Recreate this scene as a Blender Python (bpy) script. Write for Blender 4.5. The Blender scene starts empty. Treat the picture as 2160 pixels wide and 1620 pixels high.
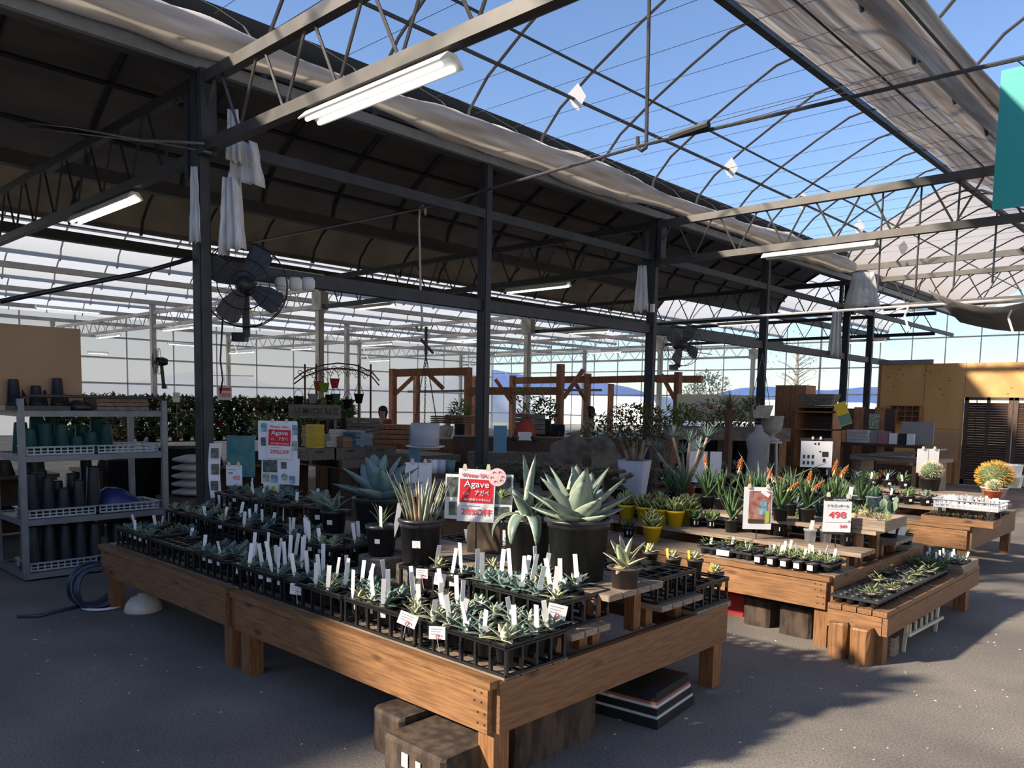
import bpy, math, random
from mathutils import Vector, Matrix
from math import sin, cos, pi, radians
random.seed(7)
SC = bpy.context.scene
COL = SC.collection
# ---------------------------------------------------------------- camera
FPX, PPX, PPY, CAMH = 1692.55, 1078.5, 1000.7, 1.6
YAW, PIT, ROL = .7534916, -.0889402, .0184088
_F = Vector((-sin(YAW)*cos(PIT), cos(YAW)*cos(PIT), sin(PIT)))
_R = _F.cross(Vector((0, 0, 1))).normalized()
_U = _R.cross(_F)
_RT = cos(ROL)*_R + sin(ROL)*_U
_UP = -sin(ROL)*_R + cos(ROL)*_U
CAMP = Vector((0, 0, CAMH))
cam = bpy.data.cameras.new('camera')
cam.sensor_fit = 'HORIZONTAL'; cam.sensor_width = 36
cam.lens = 36*FPX/2160
cam.shift_x = (1080-PPX)/2160
cam.shift_y = (PPY-810)/2160
cam.clip_start = .05; cam.clip_end = 5000
camo = bpy.data.objects.new('camera', cam); COL.objects.link(camo)
_m = Matrix.Identity(4)
for i in range(3):
    _m[i][0] = _RT[i]; _m[i][1] = _UP[i]; _m[i][2] = -_F[i]; _m[i][3] = CAMP[i]
camo.matrix_world = _m
SC.camera = camo
def ray(x, y): return _RT*((x-PPX)/FPX) - _UP*((y-PPY)/FPX) + _F
def gz(x, y, h): d = ray(x, y); return CAMP + d*((h-CAMH)/d.z)
def gx(x, y, c): d = ray(x, y); return CAMP + d*(c/d.x)
def gy(x, y, c): d = ray(x, y); return CAMP + d*(c/d.y)
def gd(x, y, t): return CAMP + ray(x, y)*t
# ---------------------------------------------------------------- world, sun, exposure
SUN_TO = Vector((.79, 1.50, -1)).normalized()   # the way the light travels
SUN_EL = math.asin(-SUN_TO.z)
world = bpy.data.worlds.new('sky'); SC.world = world; world.use_nodes = True
nt = world.node_tree; nt.nodes.clear()
wo = nt.nodes.new('ShaderNodeOutputWorld'); bg = nt.nodes.new('ShaderNodeBackground')
sky = nt.nodes.new('ShaderNodeTexSky'); sky.sky_type = 'NISHITA'; sky.sun_disc = False
sky.sun_elevation = SUN_EL; sky.sun_rotation = math.atan2(-SUN_TO.x, -SUN_TO.y)
sky.altitude = 60; sky.air_density = 1.0; sky.dust_density = .35; sky.ozone_density = 1.3
tint = nt.nodes.new('ShaderNodeMix'); tint.data_type = 'RGBA'; tint.blend_type = 'MULTIPLY'; tint.inputs['Factor'].default_value = 1; tint.inputs['B'].default_value = (.88, .95, 1.12, 1)
nt.links.new(sky.outputs[0], tint.inputs['A']); nt.links.new(tint.outputs['Result'], bg.inputs[0]); nt.links.new(bg.outputs[0], wo.inputs[0])
bg.inputs[1].default_value = .155
sl = bpy.data.lights.new('sun', 'SUN'); sl.energy = 9.0; sl.angle = radians(2.4); sl.color = (1, .86, .68)
so = bpy.data.objects.new('sun', sl); COL.objects.link(so)
so.rotation_euler = SUN_TO.to_track_quat('-Z', 'Y').to_euler()
SC.view_settings.view_transform = 'Standard'; SC.view_settings.look = 'None'
SC.view_settings.exposure = 0.35; SC.view_settings.gamma = 1; SC.view_settings.use_curve_mapping = False
SC.cycles.transparent_max_bounces = 32
SC.cycles.max_bounces = 8
# ---------------------------------------------------------------- mesh helper
class MB:
    def __init__(s): s.v = []; s.f = []; s.uv = []; s.mi = []; s.cur = 0
    def add(s, vs, fs, uvs=None):
        o = len(s.v); s.v += [tuple(v) for v in vs]; s.f += [tuple(i+o for i in f) for f in fs]
        s.uv += uvs if uvs else [(0, 0)]*len(vs); s.mi += [s.cur]*len(fs); return s
    def box(s, c, d, rz=0, tilt=None):
        x, y, z = d[0]/2, d[1]/2, d[2]/2
        M = Matrix.Rotation(rz, 3, 'Z') if tilt is None else tilt
        vs = [Vector(c)+M @ Vector((a*x, b*y, e*z)) for a in (-1, 1) for b in (-1, 1) for e in (-1, 1)]
        return s.add(vs, [(0, 1, 3, 2), (4, 6, 7, 5), (0, 4, 5, 1), (2, 3, 7, 6), (0, 2, 6, 4), (1, 5, 7, 3)])
    def bb(s, a, b):
        return s.box([(a[i]+b[i])/2 for i in range(3)], [abs(b[i]-a[i]) for i in range(3)])
    def bar(s, p, q, w, h=None, n=4):
        h = h or w; p = Vector(p); q = Vector(q); d = (q-p)
        if d.length < 1e-6: return s
        d.normalize(); a = d.cross(Vector((0, 0, 1)))
        if a.length < 1e-3: a = Vector((1, 0, 0))
        a.normalize(); b = a.cross(d)
        vs = [e+a*(i*w/2)+b*(j*h/2) for e in (p, q) for i, j in ((-1, -1), (1, -1), (1, 1), (-1, 1))]
        return s.add(vs, [(3, 2, 1, 0), (4, 5, 6, 7), (0, 1, 5, 4), (1, 2, 6, 5), (2, 3, 7, 6), (3, 0, 4, 7)])
    def tube(s, pts, r, n=6, caps=True):
        pts = [Vector(p) for p in pts]; k = len(pts); rs = r if isinstance(r, (list, tuple)) else [r]*k
        vs = []; a = None
        for i in range(k):
            d = (pts[min(i+1, k-1)]-pts[max(i-1, 0)]).normalized()
            if a is None:
                a = d.cross(Vector((0, 0, 1)))
                if a.length < 1e-3: a = Vector((1, 0, 0))
            a = (a-d*a.dot(d)).normalized(); b = d.cross(a)
            vs += [pts[i]+(a*cos(2*pi*j/n)+b*sin(2*pi*j/n))*rs[i] for j in range(n)]
        fs = [(i*n+j, i*n+(j+1) % n, (i+1)*n+(j+1) % n, (i+1)*n+j) for i in range(k-1) for j in range(n)]
        if caps: fs += [tuple(range(n))[::-1], tuple(range((k-1)*n, k*n))]
        return s.add(vs, fs)
    def lathe(s, prof, c=(0, 0, 0), n=16, sq=0, capb=True, capt=False, M=None):
        vs = []
        for r, z in prof:
            for j in range(n):
                t = 2*pi*j/n; e = 1
                if sq: e = 1/((abs(cos(t))**sq+abs(sin(t))**sq)**(1/sq))
                p = Vector((r*e*cos(t), r*e*sin(t), z))
                if M is not None: p = M @ p
                vs.append(p+Vector(c))
        k = len(prof)
        fs = [(i*n+j, i*n+(j+1) % n, (i+1)*n+(j+1) % n, (i+1)*n+j) for i in range(k-1) for j in range(n)]
        if capb: fs.append(tuple(range(n))[::-1])
        if capt: fs.append(tuple(range((k-1)*n, k*n)))
        return s.add(vs, fs)
    def disc(s, c, r, n=12): return s.add([(c[0]+r*cos(2*pi*j/n), c[1]+r*sin(2*pi*j/n), c[2]) for j in range(n)], [tuple(range(n))])
    def quad(s, a, b, c, d): return s.add([a, b, c, d], [(0, 1, 2, 3)], [(0, 0), (1, 0), (1, 1), (0, 1)])
    def mesh(s, name, mat, smooth=False):
        m = bpy.data.meshes.new(name); m.from_pydata(s.v, [], s.f)
        ul = m.uv_layers.new(name='uv'); li = [0]*len(m.loops); m.loops.foreach_get('vertex_index', li)
        fl = []
        for i in li: fl += s.uv[i]
        ul.data.foreach_set('uv', fl)
        for mm in (mat if isinstance(mat, (list, tuple)) else [mat]): m.materials.append(mm)
        m.polygons.foreach_set('material_index', s.mi)
        if smooth: m.polygons.foreach_set('use_smooth', [True]*len(m.polygons))
        m.update(); return m
    def build(s, name, mat, parent=None, smooth=False):
        return ob(name, s.mesh(name, mat, smooth), parent)
def ob(name, data, parent=None, loc=None, rz=None):
    o = bpy.data.objects.new(name, data); COL.objects.link(o)
    if parent is not None: o.parent = parent
    if loc is not None: o.location = loc
    if rz is not None: o.rotation_euler = (0, 0, rz)
    return o
def tag(o, label=None, cat=None, group=None, kind=None):
    if label: o['label'] = label
    if cat: o['category'] = cat
    if group: o['group'] = group
    if kind: o['kind'] = kind
    return o
def empty(name, loc=(0, 0, 0), rz=0, label=None, cat=None, group=None, kind=None):
    o = ob(name, None, None, loc, rz); o.empty_display_size = .05
    return tag(o, label, cat, group, kind)
def copy_tree(o, parent=None, kids={}):
    c = o.copy(); COL.objects.link(c); c.parent = parent
    for ch in o.children: copy_tree(ch, c)
    return c
ORD = ['first', 'second', 'third', 'fourth', 'fifth', 'sixth', 'seventh', 'eighth', 'ninth', 'tenth', 'eleventh', 'twelfth']
# ---------------------------------------------------------------- materials
def mat(name, col, rough=.6, metal=0, col2=None, scale=8, bump=0, emis=None, es=0, stretch=None, vary=0, trans=0, detail=4, lo=.35, hi=.65, spec=.5, coords='Object'):
    m = bpy.data.materials.new(name); m.use_nodes = True; t = m.node_tree; b = t.nodes['Principled BSDF']
    b.inputs['Base Color'].default_value = (*col, 1); b.inputs['Roughness'].default_value = rough; b.inputs['Metallic'].default_value = metal
    b.inputs['Specular IOR Level'].default_value = spec
    if emis: b.inputs['Emission Color'].default_value = (*emis, 1); b.inputs['Emission Strength'].default_value = es
    out = None
    if col2 or bump:
        tc = t.nodes.new('ShaderNodeTexCoord'); mp = t.nodes.new('ShaderNodeMapping'); nz = t.nodes.new('ShaderNodeTexNoise')
        t.links.new(tc.outputs[coords], mp.inputs[0]); t.links.new(mp.outputs[0], nz.inputs[0])
        if stretch: mp.inputs['Scale'].default_value = stretch
        nz.inputs['Scale'].default_value = scale; nz.inputs['Detail'].default_value = detail
        if col2:
            rp = t.nodes.new('ShaderNodeValToRGB'); rp.color_ramp.elements[0].position = lo; rp.color_ramp.elements[1].position = hi
            rp.color_ramp.elements[0].color = (*col, 1); rp.color_ramp.elements[1].color = (*col2, 1)
            t.links.new(nz.outputs[0], rp.inputs[0]); out = rp.outputs[0]
        if bump:
            bp = t.nodes.new('ShaderNodeBump'); bp.inputs['Strength'].default_value = bump; bp.inputs['Distance'].default_value = .01
            t.links.new(nz.outputs[0], bp.inputs['Height']); t.links.new(bp.outputs[0], b.inputs['Normal'])
    if vary:
        oi = t.nodes.new('ShaderNodeObjectInfo'); mr = t.nodes.new('ShaderNodeMapRange'); hs = t.nodes.new('ShaderNodeHueSaturation')
        mr.inputs[3].default_value = 1-vary; mr.inputs[4].default_value = 1+vary
        t.links.new(oi.outputs['Random'], mr.inputs[0]); t.links.new(mr.outputs[0], hs.inputs['Value'])
        if out: t.links.new(out, hs.inputs['Color'])
        else: hs.inputs['Color'].default_value = (*col, 1)
        out = hs.outputs[0]
    if out: t.links.new(out, b.inputs['Base Color'])
    if trans:
        mx = t.nodes.new('ShaderNodeMixShader'); tl = t.nodes.new('ShaderNodeBsdfTranslucent'); mx.inputs[0].default_value = trans
        tl.inputs[0].default_value = (*col, 1)
        if out: t.links.new(out, tl.inputs[0])
        o = t.nodes['Material Output']
        t.links.new(b.outputs[0], mx.inputs[1]); t.links.new(tl.outputs[0], mx.inputs[2]); t.links.new(mx.outputs[0], o.inputs[0])
    return m
def film(name, col, clear, trans, rough=.15, glossy=.06):
    """a thin sheet: clear share, diffuse-translucent share, the rest faint gloss"""
    m = bpy.data.materials.new(name); m.use_nodes = True; t = m.node_tree; t.nodes.clear()
    o = t.nodes.new('ShaderNodeOutputMaterial'); tr = t.nodes.new('ShaderNodeBsdfTransparent'); tl = t.nodes.new('ShaderNodeBsdfTranslucent')
    df = t.nodes.new('ShaderNodeBsdfDiffuse'); gl = t.nodes.new('ShaderNodeBsdfGlossy'); m1 = t.nodes.new('ShaderNodeMixShader'); m2 = t.nodes.new('ShaderNodeMixShader'); m3 = t.nodes.new('ShaderNodeMixShader')
    tr.inputs[0].default_value = (1, 1, 1, 1); tl.inputs[0].default_value = (*col, 1); df.inputs[0].default_value = (*col, 1)
    gl.inputs['Roughness'].default_value = rough
    m1.inputs[0].default_value = trans; t.links.new(df.outputs[0], m1.inputs[1]); t.links.new(tl.outputs[0], m1.inputs[2])
    m2.inputs[0].default_value = clear; t.links.new(m1.outputs[0], m2.inputs[1]); t.links.new(tr.outputs[0], m2.inputs[2])
    m3.inputs[0].default_value = glossy; t.links.new(m2.outputs[0], m3.inputs[1]); t.links.new(gl.outputs[0], m3.inputs[2])
    t.links.new(m3.outputs[0], o.inputs[0]); return m
def wood(name, a, b, st, vary=.12, rough=.55, knots=True, scale=4.6):
    m = mat(name, a, rough, col2=b, scale=scale, stretch=st, bump=.15, vary=vary, detail=6, lo=.38, hi=.62)
    if knots:
        t = m.node_tree; bs = t.nodes['Principled BSDF']; link = bs.inputs['Base Color'].links[0]; src = link.from_socket
        tc = t.nodes.new('ShaderNodeTexCoord'); mp = t.nodes.new('ShaderNodeMapping'); vo = t.nodes.new('ShaderNodeTexVoronoi'); rp = t.nodes.new('ShaderNodeValToRGB'); mx = t.nodes.new('ShaderNodeMix')
        mp.inputs['Scale'].default_value = [1.0 if q < 2 else 2.6 for q in st]
        vo.inputs['Scale'].default_value = 3.4
        rp.color_ramp.elements[0].position = .06; rp.color_ramp.elements[0].color = (1, 1, 1, 1); rp.color_ramp.elements[1].position = .20; rp.color_ramp.elements[1].color = (0, 0, 0, 1)
        mx.data_type = 'RGBA'
        t.links.new(tc.outputs['Object'], mp.inputs[0]); t.links.new(mp.outputs[0], vo.inputs[0]); t.links.new(vo.outputs[0], rp.inputs[0]); t.links.new(rp.outputs[0], mx.inputs['Factor'])
        t.links.new(src, mx.inputs['A']); mx.inputs['B'].default_value = (a[0]*.3, a[1]*.25, a[2]*.2, 1)
        t.links.new(mx.outputs['Result'], bs.inputs['Base Color'])
    return m
def leafmat(name, c, edge, tip=(.08, .05, .03), w=.34, rough=.45, mid=None, vary=.1):
    m = bpy.data.materials.new(name); m.use_nodes = True; t = m.node_tree; b = t.nodes['Principled BSDF']; b.inputs['Roughness'].default_value = rough
    uv = t.nodes.new('ShaderNodeTexCoord'); sp = t.nodes.new('ShaderNodeSeparateXYZ'); ma = t.nodes.new('ShaderNodeMath'); ab = t.nodes.new('ShaderNodeMath'); rp = t.nodes.new('ShaderNodeValToRGB')
    ma.operation = 'SUBTRACT'; ma.inputs[1].default_value = .5; ab.operation = 'ABSOLUTE'
    t.links.new(uv.outputs['UV'], sp.inputs[0]); t.links.new(sp.outputs[0], ma.inputs[0]); t.links.new(ma.outputs[0], ab.inputs[0]); t.links.new(ab.outputs[0], rp.inputs[0])
    e = rp.color_ramp.elements; e[0].position = w; e[0].color = (*c, 1); e[1].position = min(w+.06, .5); e[1].color = (*edge, 1)
    if mid: n = e.new(.05); n.color = (*c, 1); e[0].position = 0; e[0].color = (*mid, 1); n2 = e.new(w); n2.color = (*c, 1)
    r2 = t.nodes.new('ShaderNodeValToRGB'); r2.color_ramp.elements[0].position = .93; r2.color_ramp.elements[1].position = .97
    r2.color_ramp.elements[0].color = (0, 0, 0, 1); r2.color_ramp.elements[1].color = (1, 1, 1, 1)
    mx = t.nodes.new('ShaderNodeMix'); mx.data_type = 'RGBA'
    t.links.new(sp.outputs[1], r2.inputs[0]); t.links.new(r2.outputs[0], mx.inputs['Factor']); t.links.new(rp.outputs[0], mx.inputs['A']); mx.inputs['B'].default_value = (*tip, 1)
    nz = t.nodes.new('ShaderNodeTexNoise'); nz.inputs['Scale'].default_value = 14; tc2 = uv
    hs = t.nodes.new('ShaderNodeHueSaturation'); mr = t.nodes.new('ShaderNodeMapRange'); mr.inputs[3].default_value = .8; mr.inputs[4].default_value = 1.2
    t.links.new(tc2.outputs['Object'], nz.inputs[0]); t.links.new(nz.outputs[0], mr.inputs[0]); t.links.new(mr.outputs[0], hs.inputs['Value'])
    t.links.new(mx.outputs['Result'], hs.inputs['Color']); t.links.new(hs.outputs[0], b.inputs['Base Color'])
    return m
M = {}
M['steel_dark'] = mat('dark_painted_steel', (.020, .024, .032), .55, .2, (.035, .039, .047), 5)
M['steel_grey'] = mat('grey_galvanised_steel', (.065, .06, .055), .5, .2, (.045, .042, .04), 6)
M['pipe'] = mat('grey_pipe', (.09, .09, .10), .4, .5, (.06, .06, .07), 5)
M['white_steel'] = mat('white_painted_steel', (.42, .42, .40), .5, .1, (.34, .32, .30), 4)
M['gutter'] = mat('dark_gutter', (.035, .036, .036), .6)
M['clear'] = film('clear_roof_film', (.8, .86, .9), .995, .5, .1, .005)
M['grey_film'] = film('grey_roof_film', (.50, .48, .48), .03, .6, .4, .02)
M['bright'] = film('bright_translucent_sheet', (.56, .61, .68), .06, .60, .3, .05)
M['wallfilm'] = film('frosted_wall_sheet', (.42, .445, .47), .08, .55, .3, .05)
M['glass'] = film('clear_wall_glass', (.8, .85, .9), .82, .5, .05, .05)
M['dark_cloth'] = mat('dark_shade_cloth', (.10, .098, .106), .9, col2=(.15, .145, .15), scale=3, stretch=(1, .3, 1))
M['brown_cloth'] = mat('brown_shade_cloth', (.10, .086, .072), .9, col2=(.155, .132, .108), scale=1.4, trans=.05)
M['curtain'] = mat('pale_shade_cloth', (.50, .44, .39), .9, col2=(.80, .77, .74), scale=3.2, stretch=(3.2, .22, 3.2), trans=.6, bump=.2)
M['plastic_sheet'] = film('clear_plastic_sheet', (.75, .76, .78), .25, .6, .25, .1)
def floor_mat():
    m = mat('worn_asphalt', (.125, .115, .104), .85, col2=(.20, .18, .155), scale=1.1, bump=0, detail=8)
    t = m.node_tree; b = t.nodes['Principled BSDF']; tc = t.nodes.new('ShaderNodeTexCoord')
    src = b.inputs['Base Color'].links[0].from_socket
    n2 = t.nodes.new('ShaderNodeTexNoise'); n2.inputs['Scale'].default_value = 90; n2.inputs['Detail'].default_value = 3
    hs = t.nodes.new('ShaderNodeHueSaturation'); mr = t.nodes.new('ShaderNodeMapRange'); mr.inputs[1].default_value = .3; mr.inputs[2].default_value = .75; mr.inputs[3].default_value = .6; mr.inputs[4].default_value = 1.5
    bp = t.nodes.new('ShaderNodeBump'); bp.inputs['Strength'].default_value = .35; bp.inputs['Distance'].default_value = .006
    t.links.new(tc.outputs['Object'], n2.inputs[0]); t.links.new(n2.outputs[0], mr.inputs[0]); t.links.new(mr.outputs[0], hs.inputs['Value']); t.links.new(src, hs.inputs['Color'])
    t.links.new(hs.outputs[0], b.inputs['Base Color']); t.links.new(n2.outputs[0], bp.inputs['Height']); t.links.new(bp.outputs[0], b.inputs['Normal'])
    return m
M['floor'] = floor_mat()
M['ground'] = mat('dry_field', (.20, .20, .13), .95, col2=(.30, .27, .18), scale=.08)
M['mountain'] = mat('haze_tinted_wooded_hills', (.045, .10, .30), .95, col2=(.06, .13, .34), scale=.004)  # blue haze of distance is put into the colour of the hills
WA, WB = (.165, .078, .030), (.27, .135, .055)
M['wx'] = wood('stained_plank_lengthwise', WA, WB, (1.2, 14, 14))
M['wy'] = wood('stained_plank_crosswise', (.15, .072, .03), (.22, .112, .05), (14, 1.2, 14))
M['wz'] = wood('stained_post', (.16, .07, .026), (.26, .125, .05), (14, 14, 1.2), knots=False)
M['slat'] = wood('weathered_slat', (.17, .125, .09), (.27, .21, .16), (1.2, 14, 14))
M['oldwood'] = wood('old_dark_timber', (.022, .014, .010), (.07, .047, .032), (4, 4, 1.5), rough=.85)
M['brownwood'] = wood('brown_furniture_wood', (.20, .085, .035), (.32, .15, .065), (6, 6, 1.2), knots=False)
M['dkwood'] = wood('dark_furniture_wood', (.05, .026, .018), (.085, .045, .03), (8, 2, 8), knots=False)
M['greywood'] = wood('grey_weathered_wood', (.10, .085, .07), (.19, .16, .135), (2, 9, 9), knots=False)
M['orange_wood'] = wood('orange_pergola_timber', (.24, .09, .04), (.36, .15, .07), (5, 5, 1.2), knots=False)
M['ply'] = mat('yellow_plywood', (.46, .25, .08), .6, col2=(.56, .32, .12), scale=2.4, stretch=(1, 1, .25), vary=.05)
M['cardboard'] = mat('cardboard', (.34, .21, .115), .8, col2=(.38, .245, .14), scale=2)
M['black'] = mat('black_plastic', (.012, .013, .015), .42, col2=(.02, .021, .024), scale=9)
M['pot'] = mat('black_pot_plastic', (.016, .017, .02), .4, col2=(.028, .029, .032), scale=5)
M['tray'] = mat('black_tray_plastic', (.010, .011, .013), .38)
M['flat_tray'] = mat('dark_grey_tray_plastic', (.022, .026, .03), .42)
M['soil'] = mat('potting_soil', (.05, .035, .025), .95, col2=(.13, .105, .085), scale=60, bump=.5)
M['gravel'] = mat('tan_grit', (.34, .23, .13), .95, col2=(.55, .42, .30), scale=70, bump=.6)
M['white'] = mat('white_plastic', (.78, .79, .80), .4)
M['tagw'] = mat('white_plastic_tag', (.80, .80, .78), .45, vary=.1)
M['tagy'] = mat('yellow_plastic_tag', (.75, .50, .05), .45)
M['paper'] = mat('white_paper', (.74, .75, .78), .7)
M['paper_grey'] = mat('grey_print', (.30, .32, .34), .7)
M['ink'] = mat('black_ink', (.02, .02, .025), .6)
M['red'] = mat('red_print', (.60, .018, .035), .6)
M['redink'] = mat('red_ink', (.70, .06, .07), .6)
M['pink'] = mat('pale_pink_print', (.75, .55, .55), .7)
M['lime'] = mat('lime_print', (.36, .50, .07), .7)
M['photo_dark'] = mat('dark_photo_print', (.03, .035, .04), .5, col2=(.13, .17, .14), scale=30)
M['photo_green'] = mat('green_photo_print', (.10, .16, .10), .5, col2=(.45, .55, .42), scale=26)
M['photo_blue'] = mat('blue_photo_print', (.05, .14, .18), .5, col2=(.30, .48, .58), scale=22)
M['photo_red'] = mat('russet_photo_print', (.28, .06, .04), .5, col2=(.42, .26, .22), scale=22)
M['photo_teal'] = mat('turquoise_cloth_print', (.02, .24, .36), .7, col2=(.20, .36, .26), scale=6)
M['clip'] = mat('cream_plastic_clip', (.62, .56, .42), .4)
M['green_pot'] = mat('dark_green_plastic', (.012, .065, .055), .45, vary=.2)
M['basket'] = mat('pale_grey_basket_plastic', (.40, .46, .50), .45)
M['cart'] = mat('grey_cart_steel', (.16, .18, .20), .5, .3, col2=(.21, .23, .25), scale=7)
M['yellow_pot'] = mat('glossy_yellow_pot', (.70, .48, .012), .3)
M['terracotta'] = mat('terracotta_plastic', (.50, .12, .045), .5)
M['brown_pot'] = mat('dark_brown_pot', (.055, .045, .042), .5)
M['hose'] = mat('blue_grey_hose', (.03, .05, .09), .4)
M['teal'] = mat('teal_plastic_sheet', (.03, .40, .37), .45, trans=.3)
M['lamp_on'] = mat('lit_tube', (1, .95, .85), .4, emis=(1, .93, .80), es=3)
M['lamp_day'] = mat('lit_tube_cool', (1, 1, 1), .4, emis=(1, .98, .95), es=1.4)
M['lamp_body'] = mat('white_lamp_housing', (.66, .66, .64), .45)
M['cable'] = mat('grey_cable', (.14, .15, .15), .5)
M['wire'] = mat('pale_wire', (.55, .56, .58), .4, .4)
M['hook'] = mat('galvanised_hook', (.45, .45, .42), .4, .6)
M['rag'] = mat('striped_white_rag', (.45, .45, .46), .9, col2=(.68, .68, .67), scale=7, stretch=(9, 9, .5))
M['skin'] = mat('skin', (.52, .29, .20), .5)
M['hair'] = mat('dark_hair', (.018, .012, .01), .5)
M['cream_cloth'] = mat('cream_knit', (.66, .56, .42), .9)
M['red_cloth'] = mat('rust_red_cloth', (.38, .06, .035), .9)
M['navy_cloth'] = mat('navy_cloth', (.02, .025, .05), .9)
M['stone'] = mat('mossy_stone', (.07, .06, .045), .95, col2=(.17, .15, .12), scale=6, bump=.6)
M['cacti'] = mat('cactus_green', (.05, .12, .06), .6, col2=(.09, .17, .08), scale=10)
M['pad'] = mat('opuntia_pad', (.11, .17, .12), .6, col2=(.17, .23, .16), scale=14)
M['spine'] = mat('golden_spines', (.62, .34, .04), .6)
M['spine_pale'] = mat('pale_spines', (.62, .52, .34), .6)
M['agave'] = leafmat('grey_green_agave', (.19, .25, .205), (.30, .34, .24), w=.40)
M['agave_blue'] = leafmat('blue_agave', (.13, .22, .23), (.21, .30, .29), w=.42)
M['agave_var'] = leafmat('variegated_agave', (.16, .22, .15), (.62, .58, .34), w=.26)
M['agave_white'] = leafmat('pale_edged_agave', (.15, .22, .18), (.55, .55, .40), w=.36)
M['seed'] = leafmat('seedling_blue_green', (.12, .21, .18), (.26, .33, .26), w=.40)
M['seed2'] = leafmat('seedling_olive', (.13, .19, .09), (.33, .36, .2), w=.38)
M['dryleaf'] = leafmat('dry_leaf', (.30, .22, .13), (.38, .30, .19), w=.40)
M['strap'] = leafmat('striped_strap_leaf', (.18, .21, .15), (.36, .34, .24), w=.34)
M['aloe'] = leafmat('green_aloe', (.06, .12, .045), (.12, .18, .07), w=.40)
M['aloe_grey'] = leafmat('grey_aloe', (.12, .18, .165), (.20, .26, .22), w=.42)
M['succ'] = leafmat('green_succulent', (.10, .20, .06), (.20, .26, .08), tip=(.16, .22, .07), w=.38)
M['succ_yel'] = leafmat('cream_edged_succulent', (.11, .19, .06), (.60, .52, .20), tip=(.5, .48, .2), w=.30)
M['foliage'] = leafmat('olive_bronze_foliage', (.075, .085, .022), (.13, .10, .025), tip=(.17, .09, .03), w=.38)
M['foliage_green'] = leafmat('green_foliage', (.08, .16, .035), (.17, .24, .07), tip=(.2, .25, .08), w=.38)
M['foliage_bright'] = leafmat('pale_green_foliage', (.20, .28, .09), (.34, .38, .16), tip=(.3, .36, .14), w=.38)
M['kalan'] = leafmat('mauve_succulent', (.13, .13, .07), (.30, .19, .14), tip=(.34, .2, .15), w=.36)
M['bark'] = mat('grey_tan_bark', (.22, .17, .12), .9, col2=(.34, .28, .21), scale=12, bump=.4)
M['flower'] = mat('orange_red_flower', (.70, .17, .04), .6)
M['flower_pale'] = mat('cream_orange_flower', (.80, .50, .25), .6)
M['book_y'] = mat('yellow_book', (.60, .42, .02), .6, vary=.1)
M['book_w'] = mat('white_book', (.55, .56, .58), .6, vary=.12)
M['book_b'] = mat('blue_book', (.04, .10, .20), .6, vary=.25)
M['book_t'] = mat('pale_blue_book', (.25, .35, .42), .6, vary=.2)
M['book_o'] = mat('tan_book', (.30, .17, .09), .6, vary=.2)
M['sky_blue_paint'] = mat('sky_blue_painted_wood', (.13, .33, .50), .6)
M['concrete'] = mat('grey_concrete', (.30, .28, .25), .9, col2=(.4, .38, .34), scale=10, bump=.3)
M['lav'] = mat('pale_lavender_pot', (.50, .53, .62), .5)
M['mauve'] = mat('mauve_pot', (.28, .14, .17), .5)
M['sage'] = mat('sage_green_pot', (.10, .21, .19), .5)
M['blue_pot'] = mat('pale_blue_pot', (.28, .38, .46), .45)
M['bag'] = mat('grey_sack', (.40, .40, .41), .7, col2=(.5, .5, .5), scale=8)
M['bluebag'] = mat('dark_blue_bag', (.01, .02, .12), .35, col2=(.03, .05, .2), scale=6)
M['acry'] = film('clear_acrylic_pot', (.75, .8, .82), .45, .5, .05, .15)
M['felt'] = mat('grey_felt', (.26, .25, .25), .95)
M['glaze'] = mat('cream_enamel', (.60, .57, .50), .25)
M['rust'] = mat('rusty_iron', (.14, .075, .06), .8, .3)
M['redpaint'] = mat('red_paint', (.42, .012, .025), .5, col2=(.3, .01, .02), scale=20)
M['slab_w'] = mat('white_slab', (.55, .55, .55), .5)
M['slab_r'] = mat('rust_slab', (.30, .10, .06), .6)
M['specks'] = mat('white_litter', (.55, .53, .48), .9)
M['tree'] = leafmat('evergreen_foliage', (.035, .06, .025), (.07, .10, .04), tip=(.08, .11, .04), w=.4)
M['greywall'] = mat('grey_wall_sheet', (.24, .24, .24), .8, col2=(.3, .3, .29), scale=2)
M['roof_black'] = mat('black_roof_sheet', (.012, .014, .015), 1, spec=0)
M['curtain_pale'] = mat('whitish_shade_cloth', (.62, .58, .54), .9, col2=(.88, .86, .84), scale=3.2, stretch=(3.2, .22, 3.2), trans=.45, bump=.2)
M['bouncewall'] = mat('white_bounce_sheet', (.68, .67, .64), .8, col2=(.74, .73, .71), scale=1)  # white chosen so the added side wall bounces light back
# ---------------------------------------------------------------- setting
def struct(name, mb, m, parent=None, smooth=False):
    o = mb.build(name, m, parent, smooth)
    if parent is None: o['kind'] = 'structure'
    return o
XA, W = -6.9, 4.44
CY = [3.345, 6.825, 10.39, 14.09, 18.04, 19.5]
mb = MB(); mb.quad((-40, -12, 0), (12, -12, 0), (12, 42, 0), (-40, 42, 0)); struct('floor', mb, M['floor'])
mb = MB(); mb.quad((-900, -300, -.06), (500, -300, -.06), (500, 1500, -.06), (-900, 1500, -.06)); struct('ground', mb, M['ground'])
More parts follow.
